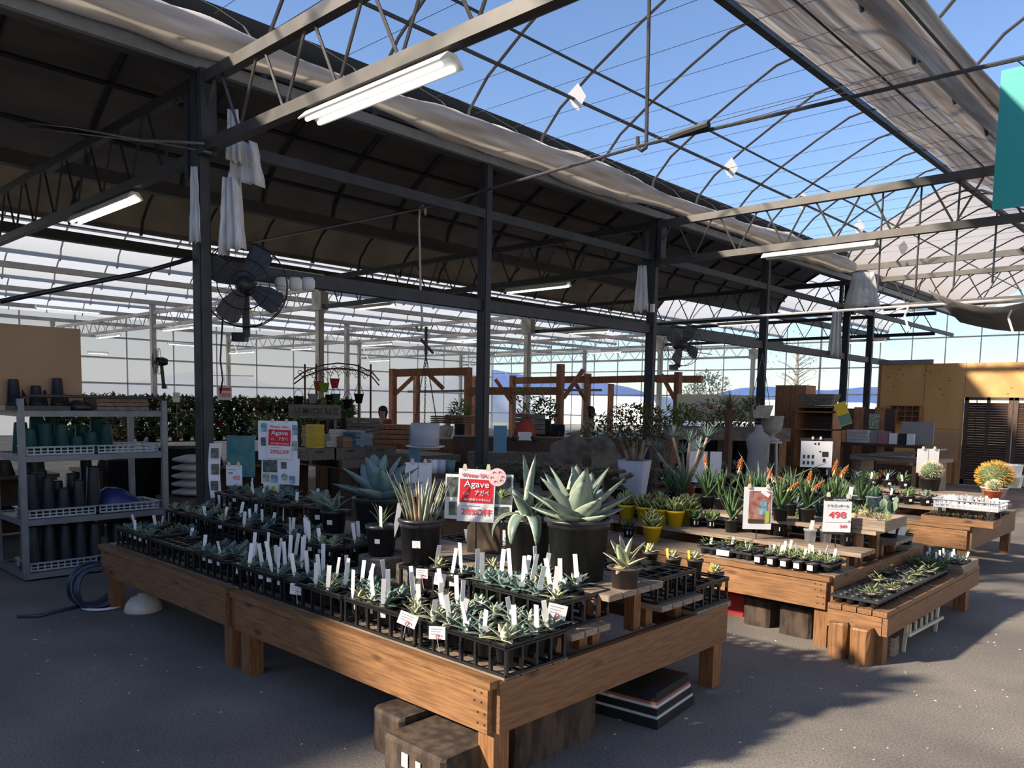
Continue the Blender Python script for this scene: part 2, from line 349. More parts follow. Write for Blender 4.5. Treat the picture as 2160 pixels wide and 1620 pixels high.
# distant hills
mb = MB(); n = 60; pr = [(-2300+n_*50, 1500+220*sin(n_*.5)) for n_ in range(n)]
vs = []; fs = []
for i in range(n):
    a = radians(-2+i*1.9); d = Vector((-cos(a), sin(a), 0)); hgt = 62+26*sin(i*.55)+14*sin(i*1.3+1)+16*sin(i*.23+2)
    vs += [d*2300+Vector((0, 0, -5)), d*2500+Vector((0, 0, max(hgt*.6, 15))), d*2800+Vector((0, 0, max(hgt, 25)))]
fs = [(i*3+j, i*3+3+j, i*3+4+j, i*3+1+j) for i in range(n-1) for j in range(2)]
mb.add(vs, fs); struct('mountains', mb, M['mountain'], smooth=True)
# columns of the aisle row
def column(x, y, z0, z1, s, m, name='column'):
    mb = MB(); mb.bb((x-s/2, y-s/2, z0), (x+s/2, y+s/2, z1)); mb.bb((x-s/2-.012, y-s*.36, z0), (x+s/2+.012, y+s*.36, z1-.02))
    return struct(name, mb, m)
for i, y in enumerate(CY): column(XA, y, 0, 4.47, .115, M['steel_dark'])
for y in (CY[0], CY[2], CY[4]):
    mb = MB(); mb.bb((XA+.1, y-.07, 3.66), (XA+.17, y+.07, 4.36)); mb.bb((XA-.17, y-.06, 3.5), (XA-.12, y+.06, 4.33)); mb.bb((XA+.05, y-.02, 3.72), (XA+.12, y+.02, 4.3))
    struct('truss_end_plate_trim', mb, M['steel_dark'])
# long beams of the row
def ybeam(name, x, z, w, h, y0, y1, m):
    mb = MB(); mb.bb((x-w/2, y0, z-h/2), (x+w/2, y1, z+h/2)); return struct(name, mb, m)
ybeam('gutter_beam', XA, 4.42, .16, .10, -12, 30, M['steel_dark'])
ybeam('gutter_beam', XA-.04, 4.66, .03, .30, -12, 30, M['gutter'])
ybeam('tie_beam', XA+.03, 3.80, .06, .10, CY[0], 26, M['steel_dark'])
ybeam('rail_beam', XA-.02, 2.75, .10, .13, CY[0], 26, M['steel_dark'])
mb = MB(); mb.bb((XA+.06, -12, 4.36), (XA+.12, 30, 4.46)); struct('gutter_lip_beam', mb, M['cart'])
for k, x in enumerate([XA-W, XA-2*W, XA-3*W, XA-4*W, XA-5*W, XA-6*W]):
    ybeam('gutter_beam', x, 4.45 if k < 1 else 4.4, .16 if k < 2 else .2, .17 if k < 2 else .12, -12, 34, M['gutter'] if k < 2 else M['white_steel'])
ybeam('gutter_beam', XA+W, 4.74, .12, .06, -12, 30, M['steel_grey'])
for x in (XA-2*W, XA-4*W, XA-6*W):
    for y in (3.345, 10.39, 17.4, 24.4, 31.4): column(x, y, 0, 4.4, .14, M['white_steel'])
for y in (10.39, 17.4, 24.4, 31.4):
    mb = MB(); mb.bb((XA-2*W-.16, y-.1, 3.6), (XA-2*W+.2, y+.1, 4.0)); struct('column_head_plate_trim', mb, M['white_steel'])
# lattice trusses
def truss(x0, x1, y, m, nb, zb=3.74, zt=4.29, cw=.085, r=.013):
    root = empty('truss_beam', (0, 0, 0), kind='structure')
    mb = MB(); mb.bb((x0, y-cw/2, zt-.05), (x1, y+cw/2, zt+.045)); mb.build('top_chord', m, root)
    mb = MB(); mb.bb((x0, y-cw/2, zb-.055), (x1, y+cw/2, zb+.035)); mb.build('bottom_chord', m, root)
    st = (x1-x0)/nb; b1 = MB(); b1.tube([(0, 0, zb), (st*.44, 0, zt)], r, 5); b2 = MB(); b2.tube([(st*.56, 0, zt), (st, 0, zb)], r, 5)
    m1 = b1.mesh('brace', m); m2 = b2.mesh('brace', m)
    for i in range(nb):
        ob('brace', m1, root, (x0+i*st, y, 0)); ob('brace', m2, root, (x0+i*st, y, 0))
    return root
for y in (CY[0], CY[2], 17.6): truss(XA, XA+2*W, y, M['steel_grey'], 13)
for y in (CY[0], CY[2], 17.6): truss(XA-2*W, XA, y, M['steel_dark'], 12, zb=3.68)
for y in (10.39, 17.4, 24.4, 31.4):
    for k in (1, 2): truss(XA-(2*k+2)*W, XA-2*k*W, y, M['white_steel'], 12, zb=3.70, zt=4.1, cw=.07)
truss(XA-2*W, XA, 24.4, M['steel_dark'], 12); truss(XA-4*W, XA-2*W, 3.345, M['white_steel'], 12, zb=3.70, zt=4.1, cw=.07)
# arched roofs: each bay a roof with ribs, purlins and its covering
PROF = [(2.2, 4.62), (2.13, 4.88), (1.85, 5.17), (1.335, 5.49), (.80, 5.78), (.30, 6.02), (0, 6.07)]
AR = [(-d, z) for d, z in PROF]+[(d, z) for d, z in PROF[::-1][1:]]
def roof(x0, y0, y1, ribm, cover, r=.018, step=1.245, y_off=8.95, purl=(1.335,), sheets=None, ridge_r=.05, dz=.035, drop=0):
    xc = x0+W/2; root = empty('roof', (0, 0, -drop), kind='structure')
    b = MB(); b.tube([(d, 0, z) for d, z in AR], r, 5); rm = b.mesh('arch', ribm)
    k0 = math.ceil((y0-y_off)/step); k1 = math.floor((y1-y_off)/step)
    for k in range(k0, k1+1): ob('arch', rm, root, (xc, y_off+k*step, 0))
    for p in purl:
        for s in (-1, 1):
            zz = PROF[3][1]-.03 if p == 1.335 else 5.0
            b = MB(); b.tube([(xc+s*p, y0, zz), (xc+s*p, y1, zz)], r*.9, 5); b.build('purlin', ribm, root)
    b = MB(); b.bb((xc-ridge_r, y0, 6.0), (xc+ridge_r, y1, 6.075)); b.build('ridge_purlin', M['steel_dark'] if ribm != M['white_steel'] else ribm, root)
    for side, m in cover:
        pf = [(d*side, z+dz) for d, z in PROF]; b = MB(); ny = 2
        vs = [(xc+d, yy_, z) for d, z in pf for yy_ in (y0, y1)]
        b.add(vs, [(2*i, 2*i+1, 2*i+3, 2*i+2) for i in range(len(pf)-1)]); b.build('covering', m, root, True)
    return root
roof(XA, -12, 17.8, M['pipe'], [(-1, M['clear']), (1, M['clear'])])
roof(XA+W, -12, 17.8, M['pipe'], [(-1, M['clear']), (1, M['clear'])])
roof(XA, 17.8, 30, M['pipe'], [(-1, M['grey_film']), (1, M['grey_film'])])
roof(XA+W, 17.8, 30, M['pipe'], [(-1, M['grey_film']), (1, M['grey_film'])])
roof(XA-W, -12, 24, M['steel_dark'], [(-1, M['dark_cloth']), (1, M['roof_black'])], r=.036, purl=(1.335, 2.0), drop=.13)
roof(XA-2*W, -12, 24, M['steel_dark'], [(-1, M['brown_cloth']), (1, M['brown_cloth'])], r=.026)
for k in range(3, 7): roof(XA-k*W, -4, 34, M['white_steel'], [(-1, M['bright']), (1, M['bright'])], r=.02, step=1.245)
for k in (1, 2): roof(XA-k*W, 24, 34, M['white_steel'], [(-1, M['bright']), (1, M['bright'])], r=.02)
roof(XA+2*W, -12, 30, M['pipe'], [(-1, M['clear']), (1, M['clear'])])
mb = MB(); mb.bb((-40, -12.1, 0), (12, -12, 4.5)); struct('wall_front_blocker', mb, M['greywall'])  # unseen end wall, added to keep low sky light off the table fronts
mb = MB(); mb.bb((XA+3*W, -12, 0), (XA+3*W+.01, 30, 4.5)); struct('wall_right_bounce', mb, M['bouncewall'])  # unseen side wall, added white to bounce sunlight onto the table ends
# wide grey purlins of the pale bays, running with the gutters
for k in range(3, 7):
    xc = XA-k*W+W/2
    for p, zz in ((1.6, 5.3), (.7, 5.8)):
        for s in (-1, 1): ybeam('purlin_beam', xc+s*p, zz, .22, .03, -4, 34, M['steel_grey'])
# end gable of the open bay
mb = MB(); mb.bar((XA, 17.85, 4.62), (2, 17.85, 4.62), .06, .12); struct('gable_tie_beam', mb, M['steel_grey'])
mb = MB(); mb.bar((XA, 20.3, 4.0), (2, 20.3, 4.0), .06, .08); struct('gable_tie_beam', mb, M['steel_grey'])
mb = MB(); mb.tube([(XA+W/2+d, 17.9, z-.14) for d, z in AR], .025, 5); struct('gable_arch_beam', mb, M['pipe'])
# outer walls: frosted sheets with bars
def glazed_wall(name, a, b, z1, m, step, rails, bar=.035, zlow=0.0, split=None):
    a = Vector(a); b = Vector(b); L = (b-a).length; d = (b-a)/L; root = empty(name, (0, 0, 0), kind='structure')
    n = int(L/step); pm = MB(); pm.bar((0, 0, zlow), (0, 0, z1), bar, bar); pmm = pm.mesh('mullion', M['white_steel'])
    q = MB(); q.quad((0, 0, zlow), tuple(d*step), tuple(d*step+Vector((0, 0, z1))), (0, 0, z1)); qm = q.mesh('pane', m)
    for i in range(n+1): ob('mullion', pmm, root, a+d*step*i)
    for i in range(n): ob('pane', qm, root, a+d*step*i)
    for z in rails:
        r = MB(); r.bar(a+Vector((0, 0, z)), b+Vector((0, 0, z)), bar, bar*1.6); r.build('rail', M['white_steel'], root)
    return root
glazed_wall('wall_left', (XA-6*W-.1, -4, 0), (XA-6*W-.1, 34, 0), 4.75, M['wallfilm'], 1.9, (.05, 1.0, 2.1, 3.1, 3.9, 4.4))
glazed_wall('wall_back', (XA-6*W, 34, 0), (-14, 34, 0), 5.6, M['glass'], 1.5, (.05, 1.0, 2.1, 3.3, 4.4, 5.5))
glazed_wall('wall_back_clear', (-14, 34, 0), (4, 34, 0), 5.6, M['glass'], 1.2, (.05, 1.6, 2.2, 3.3, 4.4, 5.5))
# curtains
def wavy_sheet(name, rows, y0, y1, ny, amp, m, th=.012, seed=1, freq=6):
    """rows: (x,z) profile; folds run along the length"""
    rd = random.Random(seed); ph = [rd.random()*6 for _ in rows]; vs = []; k = len(rows)
    for j in range(ny+1):
        y = y0+(y1-y0)*j/ny
        for i, (x, z) in enumerate(rows):
            e = amp*(sin(i*2.1+ph[i]+.35*sin(y*.9+i))*.7+.6*sin(y*1.7+ph[i]*2)*.6+.25*sin(y*freq+i))
            if i in (0, k-1): e *= .6
            vs.append((x+e*.25, y, z+e))
    fs = [(j*k+i, j*k+i+1, (j+1)*k+i+1, (j+1)*k+i) for j in range(ny) for i in range(k-1)]
    b = MB(); b.add(vs, fs); o = b.build(name, m, None, True)
    s = o.modifiers.new('thick', 'SOLIDIFY'); s.thickness = th
    return o
NR = 16; rdc = random.Random(3); phs = [rdc.random()*6.28 for _ in range(NR)]; ny = 260; vs = []
for j in range(ny+1):
    y = -6+23.6*j/ny; fat = 1+.30*sin(y*.9+.6)+.16*sin(y*2.3)
    for i in range(NR):
        a_ = -2.4+i*(4.3/(NR-1)); e = 1+.16*sin(i*2.4+phs[i]*.4+.5*sin(y*1.1+i*.4))+.07*sin(y*5.1+phs[i])+.05*sin(y*9+i*1.7)
        vs.append((XA+.17+.15*fat*e*cos(a_), y, 4.62+.125*fat*e*sin(a_)-.02*fat))
b = MB(); b.add(vs, [(j*NR+i, j*NR+i+1, (j+1)*NR+i+1, (j+1)*NR+i) for j in range(ny) for i in range(NR-1)]); o = b.build('gathered_shade_curtain', M['curtain_pale'], None, True); sm = o.modifiers.new('thick', 'SOLIDIFY'); sm.thickness = .01
tag(o, 'pale shade curtain gathered along the gutter above the dark columns', 'curtain')
rows = [(-4.38+i*.18, 5.86-.112*i) for i in range(15)]
o = wavy_sheet('drawn_shade_curtain', rows, 1.5, 16.6, 120, .045, M['curtain'], seed=5, freq=2.2)
tag(o, 'beige shade curtain drawn under the roof beside the ridge', 'curtain')
for i in range(2):
    b = MB(); b.tube([(-3.2+1.2*i, 1.5, 5.06-.72*i), (-3.2+1.2*i, 16.6, 5.06-.72*i)], .012, 5); struct('curtain_rod_beam', b, M['steel_dark'])
# support wires of the curtain
b0 = MB(); b0.tube([(XA+.1, 0, 4.86), (XA+W-.1, 0, 4.86)], .003, 3); wm = b0.mesh('support_wire', M['cable'])
wr = empty('curtain_support_wires_beam', (0, 0, 0), kind='structure')
for k in range(26): ob('support_wire', wm, wr, (0, 2.2+k*.62, 0))
b0 = MB(); b0.tube([(XA+.3, 0, 4.70), (XA+W-.1, 0, 4.78)], .005, 3); wm = b0.mesh('pale_cord', M['wire'])
for y in (3.75, 3.95, 8.2, 8.35, 12.2): ob('pale_cord', wm, wr, (0, y, 0))
# drive shaft with pale kite plates
b = MB(); b.tube([(-6.27, -4, 5.20), (-6.27, 17.6, 5.20)], .02, 6); struct('drive_shaft_beam', b, M['pipe'])
for i, px in enumerate([(665, -8), (1215, 208), (1540, 352), (1692, 415), (1812, 470), (1905, 505)]):
    p = gx(px[0], px[1], -6.25)
    b = MB(); pts = [(-.10, .0), (.02, .13), (.12, -.02), (.03, -.19), (-.03, -.14)]
    for s in (0, .012): pass
    vs = [(s, u, v) for s in (-.008, .008) for u, v in pts]; n = len(pts)
    b.add(vs, [tuple(range(n))[::-1], tuple(range(n, 2*n))]+[(i_, (i_+1) % n, n+(i_+1) % n, n+i_) for i_ in range(n)])
    o = b.build('bracket_plate', M['white']); o.location = (-6.25, p.y, 5.25); o.rotation_euler = (0, 0, -.8)
    tag(o, f'white kite-shaped roof bracket, {ORD[i]} along the shaft from the near truss', 'bracket', 'roof shaft brackets')
# hanging pipe rail, hangers and dark net at the far truss
a = gy(1500, 672, 10.39); c = gy(2175, 630, 10.39)
b = MB(); b.tube([(-9, 10.39, a.z), (1.5, 10.39, c.z)], .016, 6); struct('hanging_pipe_beam', b, M['wire'])
for px in (1858, 1938, 2018, 2100):
    t = gy(px, 500, 10.45); b = MB(); b.tube([(t.x, 10.45, 3.05), (t.x, 10.45, 4.25)], .012, 5); struct('hanger_beam', b, M['pipe'])
for px in (1650, 1850, 2000):
    pass
# long rods of the open bay
b = MB(); b.tube([(-12.0, 6.5, 4.02), (-7.64, 6.5, 3.93), (-4.44, 6.5, 4.04), (-1.2, 6.5, 4.0), (1.5, 6.5, 3.95)], .016, 6); struct('long_rod_beam', b, M['pipe'])
b = MB(); b.tube([(-4.47, 6.5, 6.0), (-4.44, 6.5, 4.06), (-4.44, 6.5, 4.01), (-4.49, 6.5, 3.99), (-4.53, 6.5, 4.02), (-4.54, 6.5, 4.13)], .018, 6); struct('hanger_rod_beam', b, M['pipe'])
b = MB(); b.tube([gy(1415, 290, 6.45), gy(1495, 262, 6.45)], .035, 8); struct('rod_coupling_beam', b, M['steel_dark'])
# hook hanging on the rod
b = MB(); b.tube([(-7.60, 6.5, 3.84), (-7.60, 6.5, 3.92), (-7.63, 6.5, 3.97), (-7.70, 6.5, 3.94), (-7.72, 6.5, 3.8), (-7.68, 6.5, 3.0), (-7.64, 6.5, 2.55), (-7.67, 6.5, 2.47), (-7.73, 6.5, 2.46), (-7.76, 6.5, 2.52)], .014, 6)
tag(b.build('hook_rod', M['hook'], None, True), 'long galvanised hook rod hanging from the bent roof pipe', 'hook')
# teal sheet hung at the aisle
q = [gy(2113, 150, 7.0), gy(2108, 442, 7.0)]
b = MB(); b.bb((q[0].x, 6.99, q[1].z), (q[0].x+.9, 7.0, q[0].z)); tag(b.build('teal_panel', M['teal']), 'teal plastic panel hanging from the roof pipe', 'panel')
b = MB(); b.tube([(q[0].x+.2, 6.5, 4.0), (q[0].x+.2, 6.9, 4.05), (q[0].x+.2, 7.0, q[0].z)], .006, 4); struct('panel_hanger_beam', b, M['steel_dark'])
# lamps
def lamp(p, q, lit, label, wide=.16, tubes=2):
    p = Vector(p); q = Vector(q); d = (q-p).normalized(); s = d.cross(Vector((0, 0, 1))).normalized(); c = (p+q)/2; L = (q-p).length
    root = empty('tube_lamp', c, 0, label, 'lamp', 'tube lamps under the roof')
    p, q = p-c, q-c
    b = MB(); vs = [e+s*u+Vector((0, 0, v)) for e in (p, q) for u, v in ((-wide/2, -.035), (-.035, .03), (.035, .03), (wide/2, -.035), (wide/2-.008, -.042), (0, .012), (-wide/2+.008, -.042))]
    n = 7; b.add(vs, [tuple(range(n))[::-1], tuple(range(n, 2*n))]+[(i, (i+1) % n, n+(i+1) % n, n+i) for i in range(n)]); b.build('housing', M['lamp_body'], root)
    for k in range(tubes):
        o = (k-(tubes-1)/2)*wide*.5; b = MB(); b.tube([p+d*.04+s*o+Vector((0, 0, -.04)), q-d*.04+s*o+Vector((0, 0, -.04))], .016, 8); b.build('tube', lit, root, True)
    return root
lamp((-5.2, 3.345, 3.63), (-3.68, 3.345, 3.63), M['lamp_day'], 'bright white batten lamp under the near truss', .2)
lamp((-5.13, 10.39, 3.64), (-3.66, 10.39, 3.64), M['lamp_body'], 'white batten lamp under the far truss of the open bay', .2)
def lampx(x0, y0, x1, y1, Y, label): a = gy(x0, y0, Y); c = gy(x1, y1, Y); z = min((a.z+c.z)/2, 3.57); lamp((a.x, Y, z), (c.x, Y, z), M['lamp_on'], label)
def lampy(x0, y0, x1, y1, X, label): a = gx(x0, y0, X); c = gx(x1, y1, X); z = (a.z+c.z)/2; lamp((X, a.y, z), (X, c.y, z), M['lamp_on'], label)
lampx(155, 447, 285, 397, 3.345, 'yellowish twin-tube lamp on the dark truss past the ragged cloths')
lampx(1070, 606, 1200, 590, 10.39, 'twin-tube lamp on the dark truss between second and third columns')
lampy(520, 563, 680, 583, -9.1, 'tube lamp above the three hanging light plates')
lampy(1162, 656, 1240, 668, -13.5, 'tube lamp above the pergola under the brown roof')
lampx(1515, 680, 1610, 672, 17.6, 'tube lamp seen past the fourth dark column')
lampx(1775, 722, 1868, 714, 19.6, 'tube lamp in front of the glass above the wooden cabinet')
for i, L in enumerate([(205, 700, 250, 692, 10.39), (345, 686, 405, 676, 10.39), (752, 640, 830, 630, 10.39), (945, 714, 1015, 705, 17.4), (1200, 703, 1285, 693, 17.4), (765, 725, 825, 718, 17.4), (485, 737, 535, 732, 17.4), (1240, 742, 1310, 736, 24.4), (615, 730, 655, 726, 17.4), (780, 760, 820, 757, 24.4)]):
    lampx(*L, f'small tube lamp in the pale bays, {ORD[i]} counted from the cardboard box')
for i, L in enumerate([(75, 642, 212, 660, -20.2), (355, 722, 425, 728, -24.0), (185, 742, 228, 744, -29.0), (1500, 712, 1570, 722, -13.5), (1440, 742, 1500, 746, -20)]):
    lampy(*L, f'lengthwise tube lamp under the pale roof, {ORD[i]} of its kind')
# ---------------------------------------------------------------- stepped display tables
_board = {}
def board(name, parent, a, b, m):
    """one plank as an object of its own; alike planks share their mesh"""
    d = tuple(round(abs(b[i]-a[i]), 3) for i in range(3)); k = (d, m.name, name)
    if k not in _board:
        q = MB(); x, y, z = d[0]/2, d[1]/2, d[2]/2; e = min(.004, min(d)/5)
        vs = []
        for sz in (-1, 1):
            for ex in ((1, 0), (0, 1)):
                pass
        q.box((0, 0, 0), d); _board[k] = q.mesh(name, m)
    o = ob(name, _board[k], parent, [(a[i]+b[i])/2 for i in range(3)]); return o
def stepped_table(x0, x1, y0, y1, label, steps, end_gap=True, nails=False):
    root = empty('display_table', ((x0+x1)/2, (y0+y1)/2, 0), 0, label, 'table', 'stepped wooden display tables'); C = root.location
    def B(n, a, b, m): return board(n, root, [a[i]-C[i] for i in range(3)], [b[i]-C[i] for i in range(3)], m)
    B('front_board', (x0+.02, y0, .265), (x1-.035, y0+.03, .452), M['wx'])
    B('trim_board', (x0-.01, y0-.012, .455), (x1-.012, y0+.05, .488), M['wx'])
    B('rear_board', (x0+.02, y1-.03, .265), (x1-.035, y1, .452), M['wx'])
    for x, s in ((x0, 1), (x1, -1)): B('side_board', (x, y0+.035, .265), (x+s*.03, y1-.035, .478), M['wy'])
    for x in (x0+.03, x1-.12):
        for y in (y0+.035, y1-.125): B('leg', (x, y, 0), (x+.09, y+.09, .452), M['wz'])
    for x in (x0+.03, (x0+x1)/2, x1-.10): B('bearer', (x, y0+.13, .40), (x+.06, y1-.13, .452), M['wy'])
    lev = []
    for (ya, yb, z) in steps:
        n = max(2, round((yb-ya)/.115)); w = (yb-ya)/n
        for i in range(n): B('slat', (x0, ya+i*w+.004, z-.03), (x1+(.012 if z > .5 else -.005), ya+(i+1)*w-.004, z), M['slat'])
        if z > .5:
            for x in (x0+.04, (x0+x1)/2-.03, x1-.16):
                B('riser', (x, ya+.03, .455), (x+.06, ya+.09, z-.03), M['wz']); B('riser', (x, yb-.09, .455), (x+.06, yb-.03, z-.03), M['wz'])
    if nails:
        nb = MB(); nb.lathe([(.0042, 0), (.0042, .003)], n=6, capt=True, M=Matrix.Rotation(pi/2, 3, 'X')); nm = nb.mesh('nail', M['ink'])
        for dx in (.05, .09):
            for z in (.30, .345, .39, .43): ob('nail', nm, root, (x1-dx-C[0]-.02*(z > .38), y0-.0005-C[1], z))
    return root
T1Y = 2.23
def steps(y): return [(y+.06, y+.47, .49), (y+.47, y+.76, .59), (y+.74, y+1.20, .72), (y+1.19, y+1.60, .59), (y+1.57, y+1.95, .49)]
stepped_table(-6.31, -4.335, T1Y, T1Y+1.94, 'brown stepped display table of black trays, the shaded end by the grey cart', steps(T1Y))
stepped_table(-4.285, -2.165, T1Y, T1Y+1.94, 'brown stepped display table at the aisle corner with the big potted agave', steps(T1Y), nails=True)
T2Y = 5.27
stepped_table(-4.06, -2.02, T2Y, T2Y+1.98, 'brown stepped display table with the yellow pots and flowering aloes', steps(T2Y), nails=True)
stepped_table(-6.13, -4.10, T2Y, T2Y+1.98, 'brown stepped display table behind the big agave, under the rosette succulents', steps(T2Y))
T3Y = 8.62
stepped_table(-4.1, -2.0, T3Y, T3Y+1.9, 'brown display table with golden barrel cactus and white plastic basket', steps(T3Y), nails=True)
stepped_table(-6.2, -4.15, T3Y, T3Y+1.9, 'brown display table carrying the tall white planter and grey aloes', steps(T3Y))
# low bench in the aisle
def low_bench(x0, x1, y0, y1, z):
    root = empty('low_bench', ((x0+x1)/2, (y0+y1)/2, 0), 0, 'low brown wooden bench in the aisle holding round-hole trays', 'bench'); C = root.location
    def B(n, a, b, m): return board(n, root, [a[i]-C[i] for i in range(3)], [b[i]-C[i] for i in range(3)], m)
    B('front_board', (x0, y0, z-.155), (x1-.035, y0+.03, z-.035), M['wx']); B('rear_board', (x0, y1-.03, z-.155), (x1-.035, y1, z-.035), M['wx'])
    B('side_board', (x1-.03, y0, z-.155), (x1, y1, z-.035), M['wy']); B('side_board', (x0, y0+.03, z-.155), (x0+.03, y1-.03, z-.035), M['wy'])
    n = 9
    for i in range(4): w = (x1-x0)/4; B('slat', (x0+i*w+.004, y0-.01, z-.033), (x0+(i+1)*w-.004, y1+.01, z), M['wy'])
    for x in (x0+.03, x1-.12):
        for y in (y0+.03, y1-.25): B('leg', (x, y, 0), (x+.09, y+.09, z-.035), M['wz'])
    return root
low_bench(-2.0, -1.625, 5.17, 7.35, .345)
# things under the tables
def block(x0, x1, y0, y1, z1, label, m='oldwood', sticker=False, rz=0):
    C = ((x0+x1)/2, (y0+y1)/2, 0); dx, dy = (x1-x0)/2, (y1-y0)/2
    root = empty('timber_block', C, rz, label, 'timber block', 'timber blocks under the tables'); rd = random.Random(label)
    b = MB(); e = .018
    ring = [(-dx+e, -dy), (dx-e, -dy), (dx, -dy+e), (dx, dy-e), (dx-e, dy), (-dx+e, dy), (-dx, dy-e), (-dx, -dy+e)]
    lv = [(0, .99), (z1*.3, 1), (z1*.65, .99), (z1-.015, 1), (z1, .96)]; vs = []
    for z, s in lv: vs += [(x*s+rd.uniform(-.004, .004), y*s+rd.uniform(-.004, .004), z+(rd.uniform(-.004, .004) if z else 0)) for x, y in ring]
    fs = [(i*8+j, i*8+(j+1) % 8, (i+1)*8+(j+1) % 8, (i+1)*8+j) for i in range(4) for j in range(8)]+[tuple(range(8))[::-1], tuple(range(32, 40))]
    b.add(vs, fs); b.build('body', M[m], root)
    if sticker:
        b = MB(); b.bb((-.06, -dy-.006, z1*.45), (-.02, -dy-.004, z1*.45+.06)); b.build('price_sticker', M['paper'], root)
        b = MB(); b.bb((.03, -dy-.006, z1*.45), (.06, -dy-.004, z1*.45+.05)); b.build('pale_scar', M['clip'], root)
    return root
p = gz(812, 1600, 0); block(-2.90, -2.68, 2.18, 2.75, .20, 'short dark timber block under the corner table, far from the leg')
block(-2.66, -2.27, 2.06, 2.40, .185, 'cracked dark timber block with price sticker beside the corner table leg', sticker=True)
block(-3.5, -3.1, 2.9, 3.3, .03, 'flat dark off-cut lying under the corner table')
block(-2.44, -2.26, 2.48, 3.05, .215, 'long dark timber block behind the corner table leg')
p = gz(1600, 1335, 0); block(-2.73, -2.53, 5.45, 5.75, .21, 'grey split timber block under the second table')
block(-2.43, -2.20, 5.40, 5.70, .21, 'rounded brown timber block beside the second table leg')
o = block(-2.98, -2.80, 5.62, 5.9, .17, 'red-painted timber block under the second table', 'redpaint')
block(-1.98, -1.86, 5.13, 5.30, .235, 'upright brown post stub under the low bench front', 'wz')
block(-1.82, -1.70, 5.08, 5.25, .235, 'split brown post stub at the low bench corner', 'wz')
block(-1.79, -1.66, 5.42, 5.55, .12, 'small pale log stub behind the low bench leg', 'slat')
# stack of slabs under table one
for i, (m, lab, t) in enumerate([('black', 'lowest black slab of the stack under the agave table', .05), ('slab_w', 'thin white slab in the stack under the agave table', .012), ('black', 'black slab between white slabs under the agave table', .035), ('slab_w', 'upper white slab in the stack under the agave table', .014), ('slab_r', 'thin rust-red slab near the top of the stack', .012), ('black', 'top black slab of the stack under the agave table', .045)]):
    z = [0, .051, .064, .10, .115, .128][i]; b = MB(); b.box((0, 0, z+t/2), (.50-.01*i, .44-.01*i, t)); o = b.build('slab', M[m]); o.location = (-2.36, 3.50, 0); o.rotation_euler = (0, 0, .12); tag(o, lab, 'slab', 'stacked slabs under the table')
# wooden comb rack under low bench
rk = empty('comb_rack', (-1.62, 6.0, 0), 0, 'pale wooden rail with pegs hung under the low bench', 'rack')
b = MB(); b.bar((0, -.42, .12), (0, .35, .10), .018); b.build('rail', M['clip'], rk)
for i in range(6): b = MB(); b.bar((-.01, -.36+i*.12, .12), (-.01, -.36+i*.12, .185), .014); b.build('peg', M['clip'], rk)
for y in (-.40, .3): b = MB(); b.bar((-.03, y, 0), (-.02, y, .19), .02); b.build('upright', M['clip'], rk)
# bowl under table one, hose and white bucket rim by the cart
b = MB(); b.lathe([(.13, 0), (.135, .01), (.12, .06), (.085, .105), (.04, .12), (.035, .135)], n=24, capt=True); o = b.build('upturned_bowl', M['glaze'], None, True); o.location = (*gz(302, 1288, 0)[:2], 0); tag(o, 'upturned cream enamel bowl under the shaded table', 'bowl')
hr = gz(200, 1282, 0); hl = empty('coiled_hose', (hr.x, hr.y, 0), 0, 'blue-grey garden hose coiled between cart and table', 'hose')
for i in range(7):
    r = .155+.012*sin(i*2); pts = [(.03*i-.09+.02*sin(j*.8+i), r*cos(2*pi*j/20), .17+r*sin(2*pi*j/20)) for j in range(21)]
    b = MB(); b.tube(pts, .0125, 6, False); b.build('loop', M['hose'], hl, True)
b = MB(); b.tube([(-.1, .0, .012), (-.05, -.2, .012), (.02, -.38, .012), (-.06, -.5, .012)], .0125, 6); b.build('free_end', M['hose'], hl, True)
b = MB(); b.lathe([(.11, 0), (.15, .012), (.15, .02), (.105, .02)], n=24); o = b.build('saucer', M['white'], None, True); o.location = (hr.x+.03, hr.y+.05, 0); tag(o, 'white plastic saucer under the coiled hose', 'saucer')
# ---------------------------------------------------------------- plants library
def leaf(mb, L, Wd, a0, a1, az=0, base=(0, 0, 0), n=6, th=.14, chan=.22, tw=0, shape=0):
    p = Vector(base); dl = L/n; vs = []; uv = []; h = Vector((cos(az), sin(az), 0)); s = Vector((-sin(az), cos(az), 0))
    for i in range(n+1):
        t = i/n; a = a0+(a1-a0)*t; d = h*cos(a)+Vector((0, 0, sin(a))); nn = -h*sin(a)+Vector((0, 0, cos(a)))
        if shape == 0: w = Wd*.60*max((1-t)**1.05*(.62+1.9*t), .008)
        elif shape == 1: w = Wd*.5*max(1-t**1.6, .03)
        else: w = Wd*.5*max(sin(pi*min(.12+t*.83, 1)), .06)
        vs += [p+s*w+nn*w*chan, p, p-s*w+nn*w*chan, p-nn*(w*th*2+.0006)]; uv += [(0, t), (.5, t), (1, t), (.5, t)]
        p = p+d*dl
    fs = [(0, 1, 2, 3)]
    for i in range(n):
        o = i*4
        for j in range(4): fs.append((o+j, o+4+j, o+4+(j+1) % 4, o+(j+1) % 4))
    fs.append(tuple(n*4+j for j in (3, 2, 1, 0))); mb.add(vs, fs, uv); return mb
GA = 2.39996
